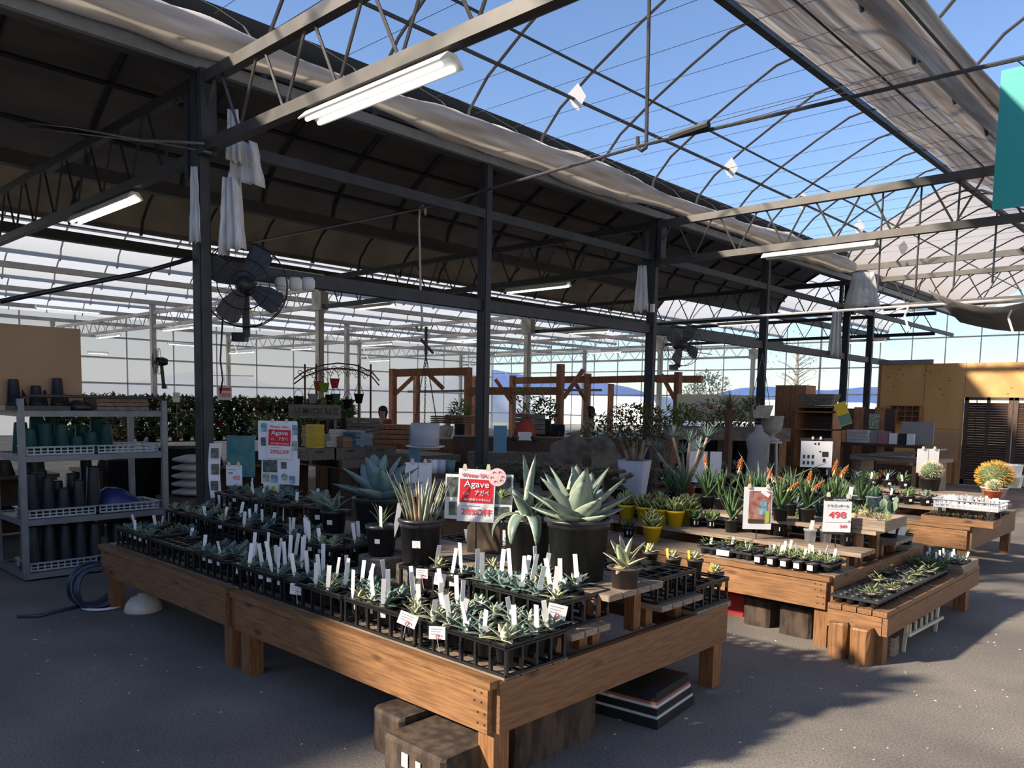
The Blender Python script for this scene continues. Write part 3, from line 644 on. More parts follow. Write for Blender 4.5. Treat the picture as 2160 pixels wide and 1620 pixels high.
def rosette(R, nl, rd, wide=.34, e0=.35, e1=1.35, curl=-.3, n=5, base=(0, 0, 0), mb=None, shape=0, L0=.75, jit=.15):
    mb = mb or MB()
    for i in range(nl):
        t = i/max(nl-1, 1); a = e0+(e1-e0)*t+rd.uniform(-jit, jit); L = R*(1-(1-L0)*t)*rd.uniform(.85, 1.1)
        leaf(mb, L, R*wide*rd.uniform(.85, 1.15), a+.15, a+curl, i*GA+rd.uniform(-.2, .2), base, n, shape=shape)
    return mb
_lib = {}; NUM = ['one', 'two', 'three', 'four', 'five', 'six']
def lib(key, fn):
    if key not in _lib: _lib[key] = fn()
    return _lib[key]
def pot_mesh(r, h, m, sq=0, n=14, taper=.78, lip=.004, name='pot'):
    def f():
        b = MB(); b.lathe([(r*taper, 0), (r*.985, h*.86), (r+lip, h*.865), (r+lip, h), (r-.003, h), (r-.005, h*.9)], n=n, sq=sq)
        return b.mesh(name, M[m], True)
    return lib(('pot', r, h, m, sq, taper), f)
def soil_mesh(r, m='soil', n=14, sq=0):
    def f():
        b = MB(); b.lathe([(r*.98, 0), (r*.6, .004), (.001, .006)], n=n, sq=sq, capb=False); return b.mesh('soil', M[m], True)
    return lib(('soil', r, m, sq), f)
def tag_mesh(w, h, m):
    def f():
        b = MB(); t = .0012; pr = [(-w/2, h), (w/2, h), (w/2, h*.25), (0, -.03), (-w/2, h*.25)]; n = 5
        b.add([(x, s*t, z) for s in (-1, 1) for x, z in pr], [tuple(range(n)), tuple(range(n, 2*n))[::-1]]+[(i, n+i, n+(i+1) % n, (i+1) % n) for i in range(n)])
        return b.mesh('plant_tag', M[m])
    return lib(('tag', w, h, m), f)
def plant_tag(loc, h, label, w=.022, m='tagw', rd=random, face=.65, group='white plant tags'):
    o = ob('plant_tag', tag_mesh(w, h, m), None, loc); o.rotation_euler = (rd.uniform(-.22, .22), rd.uniform(-.2, .24), face+rd.uniform(-.7, .7)); tag(o, label, 'plant tag', group); return o
def stick_mesh(w, h):
    def f():
        b = MB(); b.bb((-w/2, -.001, -h/2), (w/2, 0, h/2)); return b.mesh('sticker', M['paper'])
    return lib(('stk', w, h), f)
def potted(name, label, cat, loc, r, h, potm, foliage=None, fm='agave', group=None, sq=0, soilm='soil', sticker=0, leaves=None, rz=0, taper=.78):
    root = empty(name, loc, rz, label, cat, group)
    ob('pot', pot_mesh(r, h, potm, sq, taper=taper), root); ob('soil', soil_mesh(r-.004, soilm, sq=sq), root, (0, 0, h*.90))
    if foliage is not None: ob('rosette', foliage, root, (0, 0, h*.92))
    if leaves:
        for m_, rzz in leaves: ob('leaf', m_, root, (0, 0, h*.92), rzz)
    if sticker:
        a = -.95-rz; rr = r*.93; o = ob('sticker', stick_mesh(sticker, sticker*.9), root.children[0], (rr*cos(a), rr*sin(a), h*.52), a+pi/2); o.rotation_euler[0] = .12
    return root
SEEDS = []
for v in range(7):
    rd = random.Random(100+v); R = [.075, .06, .09, .07, .055, .085, .065][v]
    SEEDS.append(rosette(R, [9, 8, 10, 9, 7, 11, 8][v], rd, wide=[.42, .34, .36, .5, .36, .26, .4][v], e0=.2, e1=1.4, n=4).mesh('rosette', M[['seed', 'seed2', 'seed', 'agave_white', 'seed2', 'agave_var', 'seed'][v]], True))
def ring_leaves(R, spec, m, rd, wide, key):
    """individual leaves: spec = [(count, elevation, curl, length)] ; meshes shared within a ring"""
    out = []
    for q, (n, e, c, l) in enumerate(spec):
        b = MB(); leaf(b, R*l, R*wide*(1.0 if q else .95), e+.12, e+c, n=7); ms = b.mesh('leaf', M[m], True)
        for i in range(n): out.append((ms, 2*pi*i/n+q*.9+rd.uniform(-.18, .18)))
    return out
# ---------------------------------------------------------------- trays with posts
TL, TW, TH = .545, .375, .13
def tray_parts():
    nx, ny = 6, 4
    r = MB()
    for z in (TH, TH-.012):
        for y in (-TW/2, TW/2): r.bar((-TL/2, y, z), (TL/2, y, z), .014, .008)
        for x in (-TL/2, TL/2): r.bar((x, -TW/2, z), (x, TW/2, z), .014, .008)
    g = MB()
    for i in range(1, nx): g.bar((-TL/2+TL*i/nx, -TW/2, TH-.016), (-TL/2+TL*i/nx, TW/2, TH-.016), .012, .02)
    for j in range(1, ny): g.bar((-TL/2, -TW/2+TW*j/ny, TH-.016), (TL/2, -TW/2+TW*j/ny, TH-.016), .012, .02)
    ps = MB(); pin = MB(); global PPOS, PMESH
    PPOS = []
    for i in range(nx+1):
        for j in range(ny+1):
            x = -TL/2+.006+(TL-.012)*i/nx; y = -TW/2+.006+(TW-.012)*j/ny; e = i in (0, nx) or j in (0, ny)
            for q in ((ps,) if e else (ps, pin)): q.bar((x, y, .004), (x, y, TH-.01), .014 if e else .009)
            if e: PPOS.append((x, y, 0))
    q = MB(); q.bar((0, 0, .004), (0, 0, TH-.01), .014); PMESH = (q.mesh('post', M['tray']), pin.mesh('inner_posts', M['tray']))
    bs = MB()
    for y in (-TW/2, TW/2): bs.bar((-TL/2, y, .006), (TL/2, y, .006), .016, .012)
    for x in (-TL/2, TL/2): bs.bar((x, -TW/2, .006), (x, TW/2, .006), .016, .012)
    for j in range(1, ny): bs.bar((-TL/2, -TW/2+TW*j/ny, .006), (TL/2, -TW/2+TW*j/ny, .006), .03, .006)
    return [(n, q.mesh(n, M['tray'])) for n, q in (('rim', r), ('cell_grid', g), ('posts', ps), ('base_grid', bs))]
TP = tray_parts()
def tray(loc, label, group, rz=0, near=False):
    root = empty('plant_tray', loc, rz, label, 'tray', group)
    for n, m_ in TP:
        if n == 'posts' and near: continue
        o = ob(n, m_, root)
        if n == 'posts': o['kind'] = 'stuff'
    if near:
        for p in PPOS: ob('post', PMESH[0], root, p)
        ob('inner_posts', PMESH[1], root)['kind'] = 'stuff'
    return root
def fill(cx, cy, z, occ, tagp, rd, where, taglen=(.08, .13), big=1.0, kinds=None, group='seedlings on the agave table', tgroup='white tags on the agave table', indiv=False):
    nx, ny = 5, 4
    for i in range(nx):
        for j in range(ny):
            if rd.random() > occ and not (indiv and j == 0 and i == nx-1): continue
            x = cx-TL/2+TL*(i+.5)/nx+rd.uniform(-.008, .008); y = cy-TW/2+TW*(j+.5)/ny+rd.uniform(-.006, .006)
            spot = f'{where}, row {NUM[j]} pot {NUM[nx-1-i]}'
            k = rd.choice(kinds) if kinds else rd.randrange(7); r = .043*rd.uniform(.95, 1.08); r = .043 if r < .0445 else .046
            h = .085
            if indiv:
                Rr = rd.choice((.09, .105, .12)); L_ = lib(('ind', Rr, k), lambda: ring_leaves(Rr, [(4, 1.2, -.15, .7), (5, .75, -.3, .9), (4, .3, -.35, 1)], ['seed', 'agave_white', 'seed', 'agave_var'][k % 4], random.Random(k), .34, 0))
                potted('potted_agave', f'small agave seedling, {spot}', 'potted plant', (x, y, z+.05), r, h, 'pot', None, group=group, leaves=[(m_, a+rd.random()*.3) for m_, a in L_], sticker=.027 if rd.random() < .8 else 0, rz=rd.random()*.6)
            else:
                o = potted('potted_agave', f'small agave seedling, {spot}', 'potted plant', (x, y, z+.05), r, h, 'pot', SEEDS[k], group=group, sticker=.027 if rd.random() < .8 else 0, rz=rd.random()*.6)
                o.children[2].rotation_euler[2] = rd.random()*6.28; s = big*rd.uniform(.85, 1.2); o.children[2].scale = (s, s, s)
            if rd.random() < tagp: plant_tag((x+rd.uniform(-.02, .02), y+rd.uniform(-.03, .0), z+.135), rd.uniform(*taglen)*1.25, f'white plant tag, {spot}', rd=rd, group=tgroup)
rd = random.Random(11)
YF, YG = T1Y+.06+.20, T1Y+.47+.185
FR = [(-2.44, .74, .8, (.08, .12)), (-3.01, .65, .95, (.09, .13)), (-3.58, .6, .9, (.09, .14)), (-4.15, .75, .95, (.10, .15)), (-4.75, .55, .3, (.06, .09)), (-5.32, .12, .3, (.05, .08)), (-5.9, .6, .25, (.05, .08))]
for k, (x, oc, tp, tl) in enumerate(FR):
    tray((x, YF, .49), f'black post tray on the front step, {ORD[k]} from the aisle corner', 'post trays on the agave table', near=k < 5)
    fill(x, YF, .49, oc, tp, rd, f'front-step tray {ORD[k]} from the aisle corner', tl, indiv=(k == 0), big=1.35 if k in (4, 6) else 1.0, kinds=[0, 2, 3] if k in (4,) else ([1, 2, 3, 6] if k == 6 else None))
GR = [(-2.50, .65, .95, (.10, .14)), (-3.07, .22, .7, (.09, .13)), (-4.25, .5, .7, (.07, .11)), (-4.82, .5, .6, (.06, .09)), (-5.4, .4, .5, (.06, .09)), (-5.97, .6, .3, (.06, .08))]
for k, (x, oc, tp, tl) in enumerate(GR):
    tray((x, YG, .59), f'black post tray on the second step, {ORD[k]} from the aisle corner', 'post trays on the agave table', near=k < 2)
    fill(x, YG, .59, oc, tp, rd, f'second-step tray {ORD[k]} from the aisle corner', tl, indiv=(k == 0), big=1.2 if k > 3 else 1)
for k, x in enumerate((-5.2, -5.78)):
    tray((x, T1Y+.97, .72), f'black post tray on the top step, {ORD[k]} towards the cart', 'post trays on the agave table')
    fill(x, T1Y+.97, .72, .5, .3, rd, f'top-step tray {ORD[k]} towards the cart', (.06, .09), big=1.4, kinds=[1, 2, 4])
for k, x in enumerate((-2.47, -3.04, -3.6)):
    tray((x, T1Y+1.40, .59), f'black post tray behind the big pots, {ORD[k]} from the table end', 'post trays on the agave table')
    tray((x, T1Y+1.77, .49), f'black post tray on the rear step, {ORD[k]} from the table end', 'post trays on the agave table')
    if k: fill(x, T1Y+1.40, .59, .3, .3, rd, f'rear tray {ORD[k]} from the table end', (.05, .08))
# rear pots with yellow tags
for i, (px, py, zz) in enumerate([(1372, 1172, .70), (1420, 1185, .70), (1466, 1188, .70), (1510, 1215, .60)]):
    p = gz(px, py, zz); o = potted('potted_agave', f'small spiky agave with yellow tag, {ORD[i]} of four behind the variegated agave', 'potted plant', (p.x, p.y, zz-.06), .045, .085, 'brown_pot', SEEDS[5], group='yellow-tagged agaves')
    t_ = gz(px-14+(12 if i == 3 else 0), py-22, zz); plant_tag((p.x-.03, p.y-.01, zz+.0), .075, f'yellow plant tag, {ORD[i]} of four behind the variegated agave', .014 if i < 3 else .022, 'tagy', rd, group='yellow plant tags')
# price cards on the trays
def card(px, py, depth, w, h, rz, label, tilt=0, lines=3):
    p = gd(px, py, depth); root = empty('price_card', p, rz, label, 'price card', 'handwritten price cards'); root.rotation_euler = (0, tilt, rz)
    b = MB(); b.bb((-w/2, -.0015, -h/2), (w/2, .0015, h/2)); b.build('card', M['paper'], root)
    b = MB()
    for i in range(lines): b.bb((-w*.38, -.0022, h*(.28-.2*i)), (w*(.3-.1*i), -.0016, h*(.28-.2*i)+.003))
    b.build('handwriting', M['paper_grey'], root)
    b = MB()
    for i in range(2): b.tube([(w*(.05+.13*i)+.009*cos(t), -.002, -h*.3+.010*sin(t)) for t in [q*.9 for q in range(7)]], .0013, 4)
    b.build('red_price', M['redink'], root, True)
    b = MB(); b.bar((0, .002, -h/2), (.01, .003, -h/2-.055), .003); b.build('pick', M['wire'], root)
    return root
CARDS = [(507, 1200, 4.75, .05, .065, .6, 'small handwritten price card near the table joint', .15), (557, 1217, 4.6, .065, .055, .6, 'tilted handwritten price card next to the table joint', .45), (626, 1243, 4.3, .075, .06, .6, 'handwritten price card by the dense white tags', .08),
         (860, 1307, 3.55, .085, .06, .65, 'tilted price card on the second front tray', .35), (922, 1335, 3.37, .07, .055, .62, 'upright price card at the corner of the nearest tray', .0), (1175, 1290, 3.52, .085, .065, .7, 'price card leaning over the nearest tray', .2), (928, 1222, 3.98, .058, .06, .62, 'price card at the edge of the second-step tray', .15), (890, 1210, 4.05, .06, .05, .62, 'price card behind the tagged seedlings', .0)]
for c in CARDS: card(c[0], c[1], c[2], c[3], c[4], c[5], c[6], c[7])
# ---------------------------------------------------------------- the large pots of table one
def big_agave(px, py, z, r, h, R, spec, m, label, potm='pot', wide=.36, seed=1, extra=None, sticker=0, dry=0, taper=.84):
    p = gz(px, py, z) if py != 1112 else Vector((-4.17, 3.2, 0)); rd = random.Random(seed); L_ = ring_leaves(R, spec, m, rd, wide, seed)
    root = potted('potted_agave', label, 'potted plant', (p.x, p.y, z), r, h, potm, None, leaves=L_, sticker=sticker, soilm='gravel', taper=taper)
    b = MB(); b.lathe([(r+.003, h*.93), (r+.016, h*.945), (r+.017, h*.985), (r+.004, h)], n=24, capb=False); b.build('pot_rim', M[potm], root, True)
    if dry:
        for i in range(dry):
            b = MB(); leaf(b, R*.75, R*.25, .1, -.35, n=5); o = b.build('dry_leaf', M['dryleaf'], root, True); o.location = (0, 0, h*.93); o.rotation_euler = (0, 0, i*6.28/dry+.8)
    return root
big_agave(1217, 1219, .72, .158, .31, .31, [(2, 1.35, -.1, .95), (4, 1.05, -.1, 1.05), (5, .72, .02, 1.08), (6, .38, .12, 1.02), (5, .08, .3, .85)], 'agave', 'large grey-green agave in a wide black pot at the table corner', wide=.43, seed=4)
pr = big_agave(1112, 1200, .72, .125, .27, .30, [(2, 1.42, -.08, 1.25), (3, .95, -.5, .8)], 'agave_white', 'tall pale-edged agave with drooping leaves in black pot', wide=.30, seed=6)
for az in (-2.2, -1.3, -.6, 2.6):
    b = MB(); leaf(b, .30, .075, .75, -2.1, n=9, chan=.35); o = b.build('drooping_leaf', M['agave_white'], pr, True); o.location = (0, 0, .25); o.rotation_euler = (0, 0, az)
big_agave(1317, 1238, .72, .072, .10, .17, [(2, 1.3, -.1, 1.0), (3, .95, -.2, 1.0), (4, .55, -.2, .8)], 'agave_var', 'small cream-edged agave in a brown pot on the top plank', 'brown_pot', wide=.36, seed=9, dry=3)
# pale root hanging by its pot
big_agave(800, 1112, .72, .165, .255, .33, [(2, 1.35, -.1, .95), (3, 1.12, -.15, 1.0), (5, .72, -.2, 1.05), (5, .3, -.1, 1.0)], 'agave_blue', 'large blue agave in a wide black pot behind the strappy one', wide=.50, seed=12)
p = Vector((-3.357, 2.86, .70)); rd2 = random.Random(5)
ya = potted('potted_agave', 'upright straw-striped strap-leaved agave in a black pot with tag', 'potted plant', (p.x, p.y, .702), .115, .245, 'pot', None, sticker=.045, soilm='gravel', taper=.86)
for i in range(34):
    b = MB(); leaf(b, rd2.uniform(.22, .32), .026, 1.35+rd2.uniform(-.3, .1), 1.15+rd2.uniform(-.25, .2), n=5, shape=1); o = b.build('leaf', M[rd2.choice(('strap', 'strap', 'strap', 'dryleaf', 'agave_white'))], ya, True)
    a = i*GA; rr = .085*(i/34)**.5; o.location = (rr*cos(a), rr*sin(a), .235); o.rotation_euler = (0, 0, a)
b = MB(); b.lathe([(.116, .235), (.13, .24), (.13, .255), (.118, .258)], n=24, capb=False); b.build('pot_rim', M['pot'], ya, True)
plant_tag((p.x-.10, p.y-.10, .88), .16, 'blue-lettered white tag on the strap-leaved agave pot', .026, 'tagw', random.Random(1), group='white tags on the agave table')
p = Vector((-3.71, 2.86, .71))
potted('potted_agave', 'narrow-leaved agave pair in a tall black pot', 'potted plant', (p.x, p.y, .702), .092, .18, 'pot', rosette(.17, 10, random.Random(3), wide=.14, e0=.8, e1=1.4, shape=1).mesh('rosette', M['seed2'], True), sticker=.03)
plant_tag((p.x+.06, p.y-.05, .85), .16, 'tall white tag in the narrow-leaved agave pot', .026, rd=random.Random(2), group='white tags on the agave table')
for i, (px, py, kk, lab) in enumerate([(-4.72, 3.12, 0, 'broad-leaved green agave in a square black pot past the sale board'), (-4.47, 3.05, 3, 'pale arching agave in a black pot beside the blue agave')]):
    p = Vector((px, py, 0)); potted('potted_agave', lab, 'potted plant', (p.x, p.y, .72), .085, .15, 'pot', rosette(.20, 9, random.Random(40+i), wide=.5-.25*i, e0=.2, e1=1.2).mesh('rosette', M['agave' if i == 0 else 'agave_white'], True), sticker=.035)
# stumps and stone shelf pieces on the second step
for i, (px, py, z1, lab) in enumerate([(-3.71, 2.86, .11, 'weathered wood stump among the tagged seedlings'), (-3.357, 2.86, .11, 'grey wood stump under the strap-leaved agave pot'), (-3.30, 3.30, .22, 'round-edged dark plank standing behind the empty tray')]):
    p = Vector((px, py, 0)); b = MB()
    if i < 2: b.lathe([(.115, 0), (.12, .03), (.118, z1-.01), (.11, z1)], n=10, sq=5, capt=True); o = b.build('wood_stump', M['greywood'], None)
    else:
        pts = [(-.10, 0), (.10, 0), (.10, .15), (.06, .20), (-.06, .20), (-.10, .15)]; b.add([(x, s, z) for s in (-.03, .03) for x, z in pts], [tuple(range(6)), tuple(range(6, 12))[::-1]]+[(j, 6+j, 6+(j+1) % 6, (j+1) % 6) for j in range(6)]); o = b.build('wood_stump', M['oldwood'], None)
    o.location = (p.x, p.y, .592 if i < 2 else .722); o.rotation_euler = (0, 0, 0 if i < 2 else .5); tag(o, lab, 'wood stump')
# ---------------------------------------------------------------- sign boards
def text_mesh(s, size, m, align='CENTER', bold=0, ext=.0006):
    c = bpy.data.curves.new('lettering', 'FONT'); c.body = s; c.size = size; c.align_x = align; c.align_y = 'CENTER'; c.extrude = ext; c.offset = bold*.35; c.resolution_u = 3
    o = bpy.data.objects.new('lettering', c); COL.objects.link(o); bpy.context.view_layer.update()
    me = bpy.data.meshes.new_from_object(o.evaluated_get(bpy.context.evaluated_depsgraph_get())); me.materials.clear(); me.materials.append(m)
    bpy.data.objects.remove(o); me.name = 'lettering'; return me
def letter(parent, s, size, m, x, z, y=-.004, bold=0, width=None, rot=0, name='lettering', under=None):
    me = text_mesh(s, size, M[m], bold=bold); o = ob(name, me, parent, (x, y, z)); o.rotation_euler = (pi/2, rot, 0)
    if under is not None: o.parent = under; o.matrix_parent_inverse = under.matrix_basis.inverted()
    if width:
        xs = [v.co.x for v in me.vertices]; k = width/max(max(xs)-min(xs), 1e-6); o.scale = (k, 1, 1)
    return o
def panel(parent, name, x, z, w, h, m, y=0, th=.002, rot=0):
    b = MB(); b.bb((-w/2, -th/2, -h/2), (w/2, th/2, h/2)); o = b.build(name, M[m], parent); o.location = (x, y, z); o.rotation_euler = (0, rot, 0); return o
def clipper(parent, x, z, y=-.006):
    b = MB(); b.bb((-.011, -.006, -.012), (.011, .012, .010)); b.bb((-.008, -.004, .010), (.008, .008, .022)); b.build('clip', M['clip'], parent).location = (x, y, z)
def sale_board(px, py, depth, rz, label, kind, pole):
    c = gd(px, py, depth); root = empty('sign_board', c, rz, label, 'sign')
    b = MB(); b.bar((0, .008, -pole), (0, .008, .16), .008); b.build('stake', M['ink'], root)
    # the red sale sheet, A4
    def sheet(x, z, rot=0):
        y = -.010
        sh = panel(root, 'sale_sheet', x, z, .205, .293, 'paper', y, rot=rot); rf = panel(root, 'red_field', x, z+.025, .185, .130, 'red', y-.0025, .001, rot); rf.parent = sh; rf.matrix_parent_inverse = sh.matrix_basis.inverted()
        letter(root, 'Winter SALL', .03, 'redink', x, z+.112, y-.004, .0004, .165, rot, under=sh); letter(root, 'Agave', .05, 'paper', x+.002, z+.062, y-.005, .0012, .14, rot, under=sh)
        letter(root, 'アガベ', .034, 'paper', x+.030, z+.012, y-.005, .0008, .078, rot, under=sh); letter(root, '暑い夏乗りの冬SALE', .014, 'paper', x+.004, z-.024, y-.005, .0003, .15, rot, under=sh)
        b = MB()
        for i in range(7): b.tube([(.014*cos(i*.9)*.4, 0, .010*sin(i*.9)*.4), (.016*cos(i*.9), 0, .011*sin(i*.9))], .0012, 4)
        b.build('flower_mark', M['paper'], root).location = (x-.058, y-.005, z+.012)
        panel(root, 'fine_print', x-.03, z-.058, .10, .004, 'paper_grey', y-.002, .0006, rot); letter(root, '20%OFF', .046, 'redink', x, z-.093, y-.004, .0012, .165, rot, under=sh)
    if kind == 0:
        panel(root, 'back_card', -.02, .06, .33, .32, 'paper', 0); sheet(-.0, .06, .03)
        panel(root, 'lower_card', .0, -.19, .32, .22, 'paper', .002, rot=.03); panel(root, 'foot_card', -.085, -.35, .12, .13, 'paper', .001); panel(root, 'agave_photo', .045, -.355, .13, .115, 'photo_dark', -.001)
        for x, z, w, h, m in ((-.135, .165, .045, .07, 'photo_blue'), (-.14, .05, .04, .07, 'photo_dark'), (.125, .15, .05, .08, 'photo_blue'), (.12, .02, .05, .08, 'photo_green'), (-.085, -.15, .12, .10, 'photo_dark'), (-.12, -.245, .055, .065, 'photo_green'), (-.05, -.25, .055, .065, 'photo_blue'), (.03, -.14, .045, .055, 'photo_dark'), (.10, -.255, .045, .06, 'photo_blue'), (-.11, -.33, .03, .045, 'lime'), (-.06, -.335, .03, .045, 'lime')):
            panel(root, 'plant_photo', x, z, w, h, m, -.004, .001)
        b = MB(); b.lathe([(.028, 0), (.026, .002), (.001, .003)], n=16, M=Matrix.Rotation(pi/2, 3, 'X')); b.build('round_photo', M['photo_green'], root).location = (.035, -.004, -.235)
        rs = MB(); rosette(.05, 9, random.Random(3), wide=.4, mb=rs, e0=.2, e1=1.3); o = rs.build('printed_agave', M['agave_blue'], root, True); o.location = (.045, -.003, -.39); o.scale = (1, .03, 1.5)
        clipper(root, -.06, .215); clipper(root, .055, .215)
    else:
        panel(root, 'back_card', -.09, -.01, .17, .25, 'paper', 0, rot=.03); panel(root, 'dark_photo', -.115, .045, .10, .11, 'photo_dark', -.003, .001); panel(root, 'small_photo', -.12, -.075, .065, .075, 'photo_dark', -.003, .001)
        panel(root, 'side_card', .135, -.012, .13, .265, 'paper', .001, rot=.03); panel(root, 'side_photo', .135, .03, .115, .15, 'photo_dark', -.002, .001); panel(root, 'small_photo', .13, -.085, .10, .05, 'photo_dark', -.002, .001)
        rs = MB(); rosette(.06, 9, random.Random(5), wide=.45, mb=rs, e0=.2, e1=1.3); o = rs.build('printed_agave', M['foliage_bright'], root, True); o.location = (.14, -.004, -.01); o.scale = (1, .03, 1.5)
        sheet(0, .0, .035)
        b = MB(); b.lathe([(.05, 0), (.05, .002), (.001, .003)], n=20, M=Matrix.Rotation(pi/2, 3, 'X')); b.build('round_sticker', M['pink'], root).location = (.115, -.014, .105)
        b = MB()
        for i in range(6): b.tube([(.03*cos(i*1.1)+.008*cos(t), -.002, .028*sin(i*1.1)+.008*sin(t)) for t in (0, .8, 1.6, 2.4, 3.4)], .0012, 4)
        b.build('sticker_scribble', M['redink'], root).location = (.115, -.016, .105)
        clipper(root, -.065, .152); clipper(root, .065, .152)
    return root
sale_board(591, 945, 6.55, .66, 'red and white Agave sale board with many plant photos by the first column', 0, .55)
sale_board(1005, 1045, 4.45, .72, 'red and white Agave sale board between the large pots', 1, .42)
def small_sign(px, py, depth, w, h, rz, label, pole, back='paper'):
    root = empty('sign_board', gd(px, py, depth), rz, label, 'sign'); panel(root, 'card', 0, 0, w, h, back)
    b = MB(); b.bar((0, .006, -pole), (0, .006, h/2), .006); b.build('stake', M['ink'], root); return root
s_ = small_sign(1598, 1072, 6.15, .215, .325, .70, 'hanging photo card of a potted succulent on the aloe table', .28)
panel(s_, 'photo', .015, .01, .165, .245, 'photo_red', -.003, .001); panel(s_, 'pale_dome', .04, .0, .06, .10, 'photo_blue', -.005, .001); panel(s_, 'cream_corner', .055, .115, .07, .03, 'paper', -.005, .001, .6); panel(s_, 'lime_label', .075, -.065, .03, .09, 'lime', -.0055, .001); panel(s_, 'brown_base', -.01, -.10, .12, .03, 'dkwood', -.005, .001)
clipper(s_, -.07, .165); clipper(s_, .07, .165)
s_ = small_sign(1766, 1088, 5.85, .20, .24, .70, 'white price board reading 498 in red handwriting', .30)
letter(s_, 'ドラゴンボール', .024, 'ink', 0, .072, -.004, .0002, .15); letter(s_, '498', .066, 'redink', 0, .005, -.004, .0016, .125); letter(s_, '549', .03, 'redink', .045, -.078, -.004, .0012, .05); letter(s_, '円', .016, 'ink', .085, -.04, -.004)
panel(s_, 'rule', 0, -.048, .17, .003, 'paper_grey', -.002, .0006); panel(s_, 'rule', 0, .05, .15, .0015, 'paper_grey', -.002, .0006); panel(s_, 'header', .0, .125, .2, .03, 'ink', -.003, .001); letter(s_, 'GARDEN', .016, 'paper', .02, .118, -.005, .0004, .11); panel(s_, 'footer', -.02, -.128, .16, .018, 'ink', -.003, .001)
panel(s_, 'tall_tag', .085, .17, .03, .09, 'tagw', -.004, .002, .12); clipper(s_, -.07, .15); clipper(s_, .07, .14)
s_ = small_sign(1722, 958, 9.2, .36, .30, .74, 'pale leaflet board with small dark drawings in front of the dark bookcase', .45); panel(s_, 'dark_top', 0, .165, .38, .04, 'ink', .002, .002)
for i in range(6): panel(s_, 'drawing', -.14+.05*(i % 3), -.03-.07*(i//3), .025, .04, 'ink', -.003, .001)
for x, z, w, h in ((.10, -.0, .07, .06), (.09, -.07, .03, .04), (-.02, .12, .02, .02), (.02, .12, .015, .03), (.04, .03, .02, .015)): panel(s_, 'drawing', x, z, w, h, 'ink', -.003, .001)
for x in (-.05, .04): clipper(s_, x, .18)
s_ = small_sign(1957, 972, 9.0, .25, .27, .78, 'white paired cards clipped up near the louvred door', .35); panel(s_, 'gap', 0, 0, .006, .27, 'paper_grey', -.002, .001)
for x in (-.06, .07): clipper(s_, x, .14)
s_ = small_sign(1485, 985, 9.3, .40, .36, .74, 'white paired boards standing behind the orange pot', .2); panel(s_, 'gap', .05, 0, .03, .36, 'oldwood', -.002, .001)
s_ = small_sign(882, 1012, 5.6, .19, .24, .66, 'blank white paired card clipped behind the strap-leaved agave', .3); panel(s_, 'gap', 0, 0, .006, .24, 'paper_grey', -.002, .001); clipper(s_, -.04, .125); clipper(s_, .05, .125)
s_ = small_sign(494, 1003, 6.6, .14, .17, .62, 'small white price sheet with red handwriting beside the first column', .32); letter(s_, '450', .05, 'redink', .02, -.02, -.003, .0004, .06); panel(s_, 'handwriting', -.02, .05, .08, .006, 'paper_grey', -.002, .0006); panel(s_, 'handwriting', -.03, .02, .04, .015, 'paper_grey', -.002, .0006); clipper(s_, -.045, .09); clipper(s_, .04, .09)
# curled photo strip on the first column
b = MB(); n = 12; vs = []
for i in range(n+1):
    t = i/n; vs += [(-.05-.02*sin(t*5), .03*sin(t*6), -t*.62), (.05-.02*sin(t*5)-.02*t, .03*sin(t*6)+.02, -t*.62)]
b.add(vs, [(2*i, 2*i+1, 2*i+3, 2*i+2) for i in range(n)]); o = b.build('photo_strip', M['paper']); o.location = gd(455, 935, 6.7); o.rotation_euler = (0, 0, .9); tag(o, 'curled white strip of plant photos hung on the first dark column', 'photo strip')
sm = o.modifiers.new('thick', 'SOLIDIFY'); sm.thickness = .002
for i in range(4):
    q = panel(o, 'photo', -.01-.02*i*.3, -.08-.14*i, .06, .09, 'photo_dark', 0, .001); q.location = (-.012, -.008+.03*sin((.08+.14*i)/.62*6)+.006, -.08-.14*i); q.rotation_euler = (0, 0, .2)
# turquoise printed cloth behind it
b = MB(); b.bb((-.16, -.004, -.22), (.16, .004, .22)); o = b.build('printed_cloth', M['photo_teal']); o.location = gd(508, 962, 8.6); o.rotation_euler = (0, 0, .6); tag(o, 'turquoise printed cloth hanging behind the first column', 'cloth')
# ---------------------------------------------------------------- table two
def succ_mesh(R, n, m, rd, wide=.5, e0=.3, e1=1.3, hgt=.6):
    mb = MB()
    for i in range(n):
        a = i*GA; t = (i+.5)/n; r = R*.5*math.sqrt(t); base = (r*cos(a)*.6, r*sin(a)*.6, R*hgt*(1-t)*rd.uniform(.3, 1))
        leaf(mb, R*rd.uniform(.35, .6), R*wide*.3, rd.uniform(e0, e1), rd.uniform(e0, e1), a+rd.uniform(-.6, .6), base, 3, shape=2, th=.3)
    return mb.mesh('rosette', M[m], True)
YS = [succ_mesh(.17, 46, 'succ_yel', random.Random(60+i), .62, .5, 1.4) for i in range(3)]
YP = [(1322, 1096, .59), (1360, 1101, .59), (1393, 1106, .59), (1424, 1110, .59), (1451, 1104, .59), (1375, 1143, .49)]
for i, (px, py, z) in enumerate(YP):
    p = gz(px, py, z); o = potted('potted_succulent', f'cream-edged succulent in a glossy yellow pot, {ORD[i]} of the row' if i < 5 else 'cream-edged succulent in a yellow pot alone on the front plank', 'potted plant', (p.x, p.y, z), .076, .135, 'yellow_pot', YS[i % 3], group='yellow-potted succulents', taper=.7, rz=i*1.3)
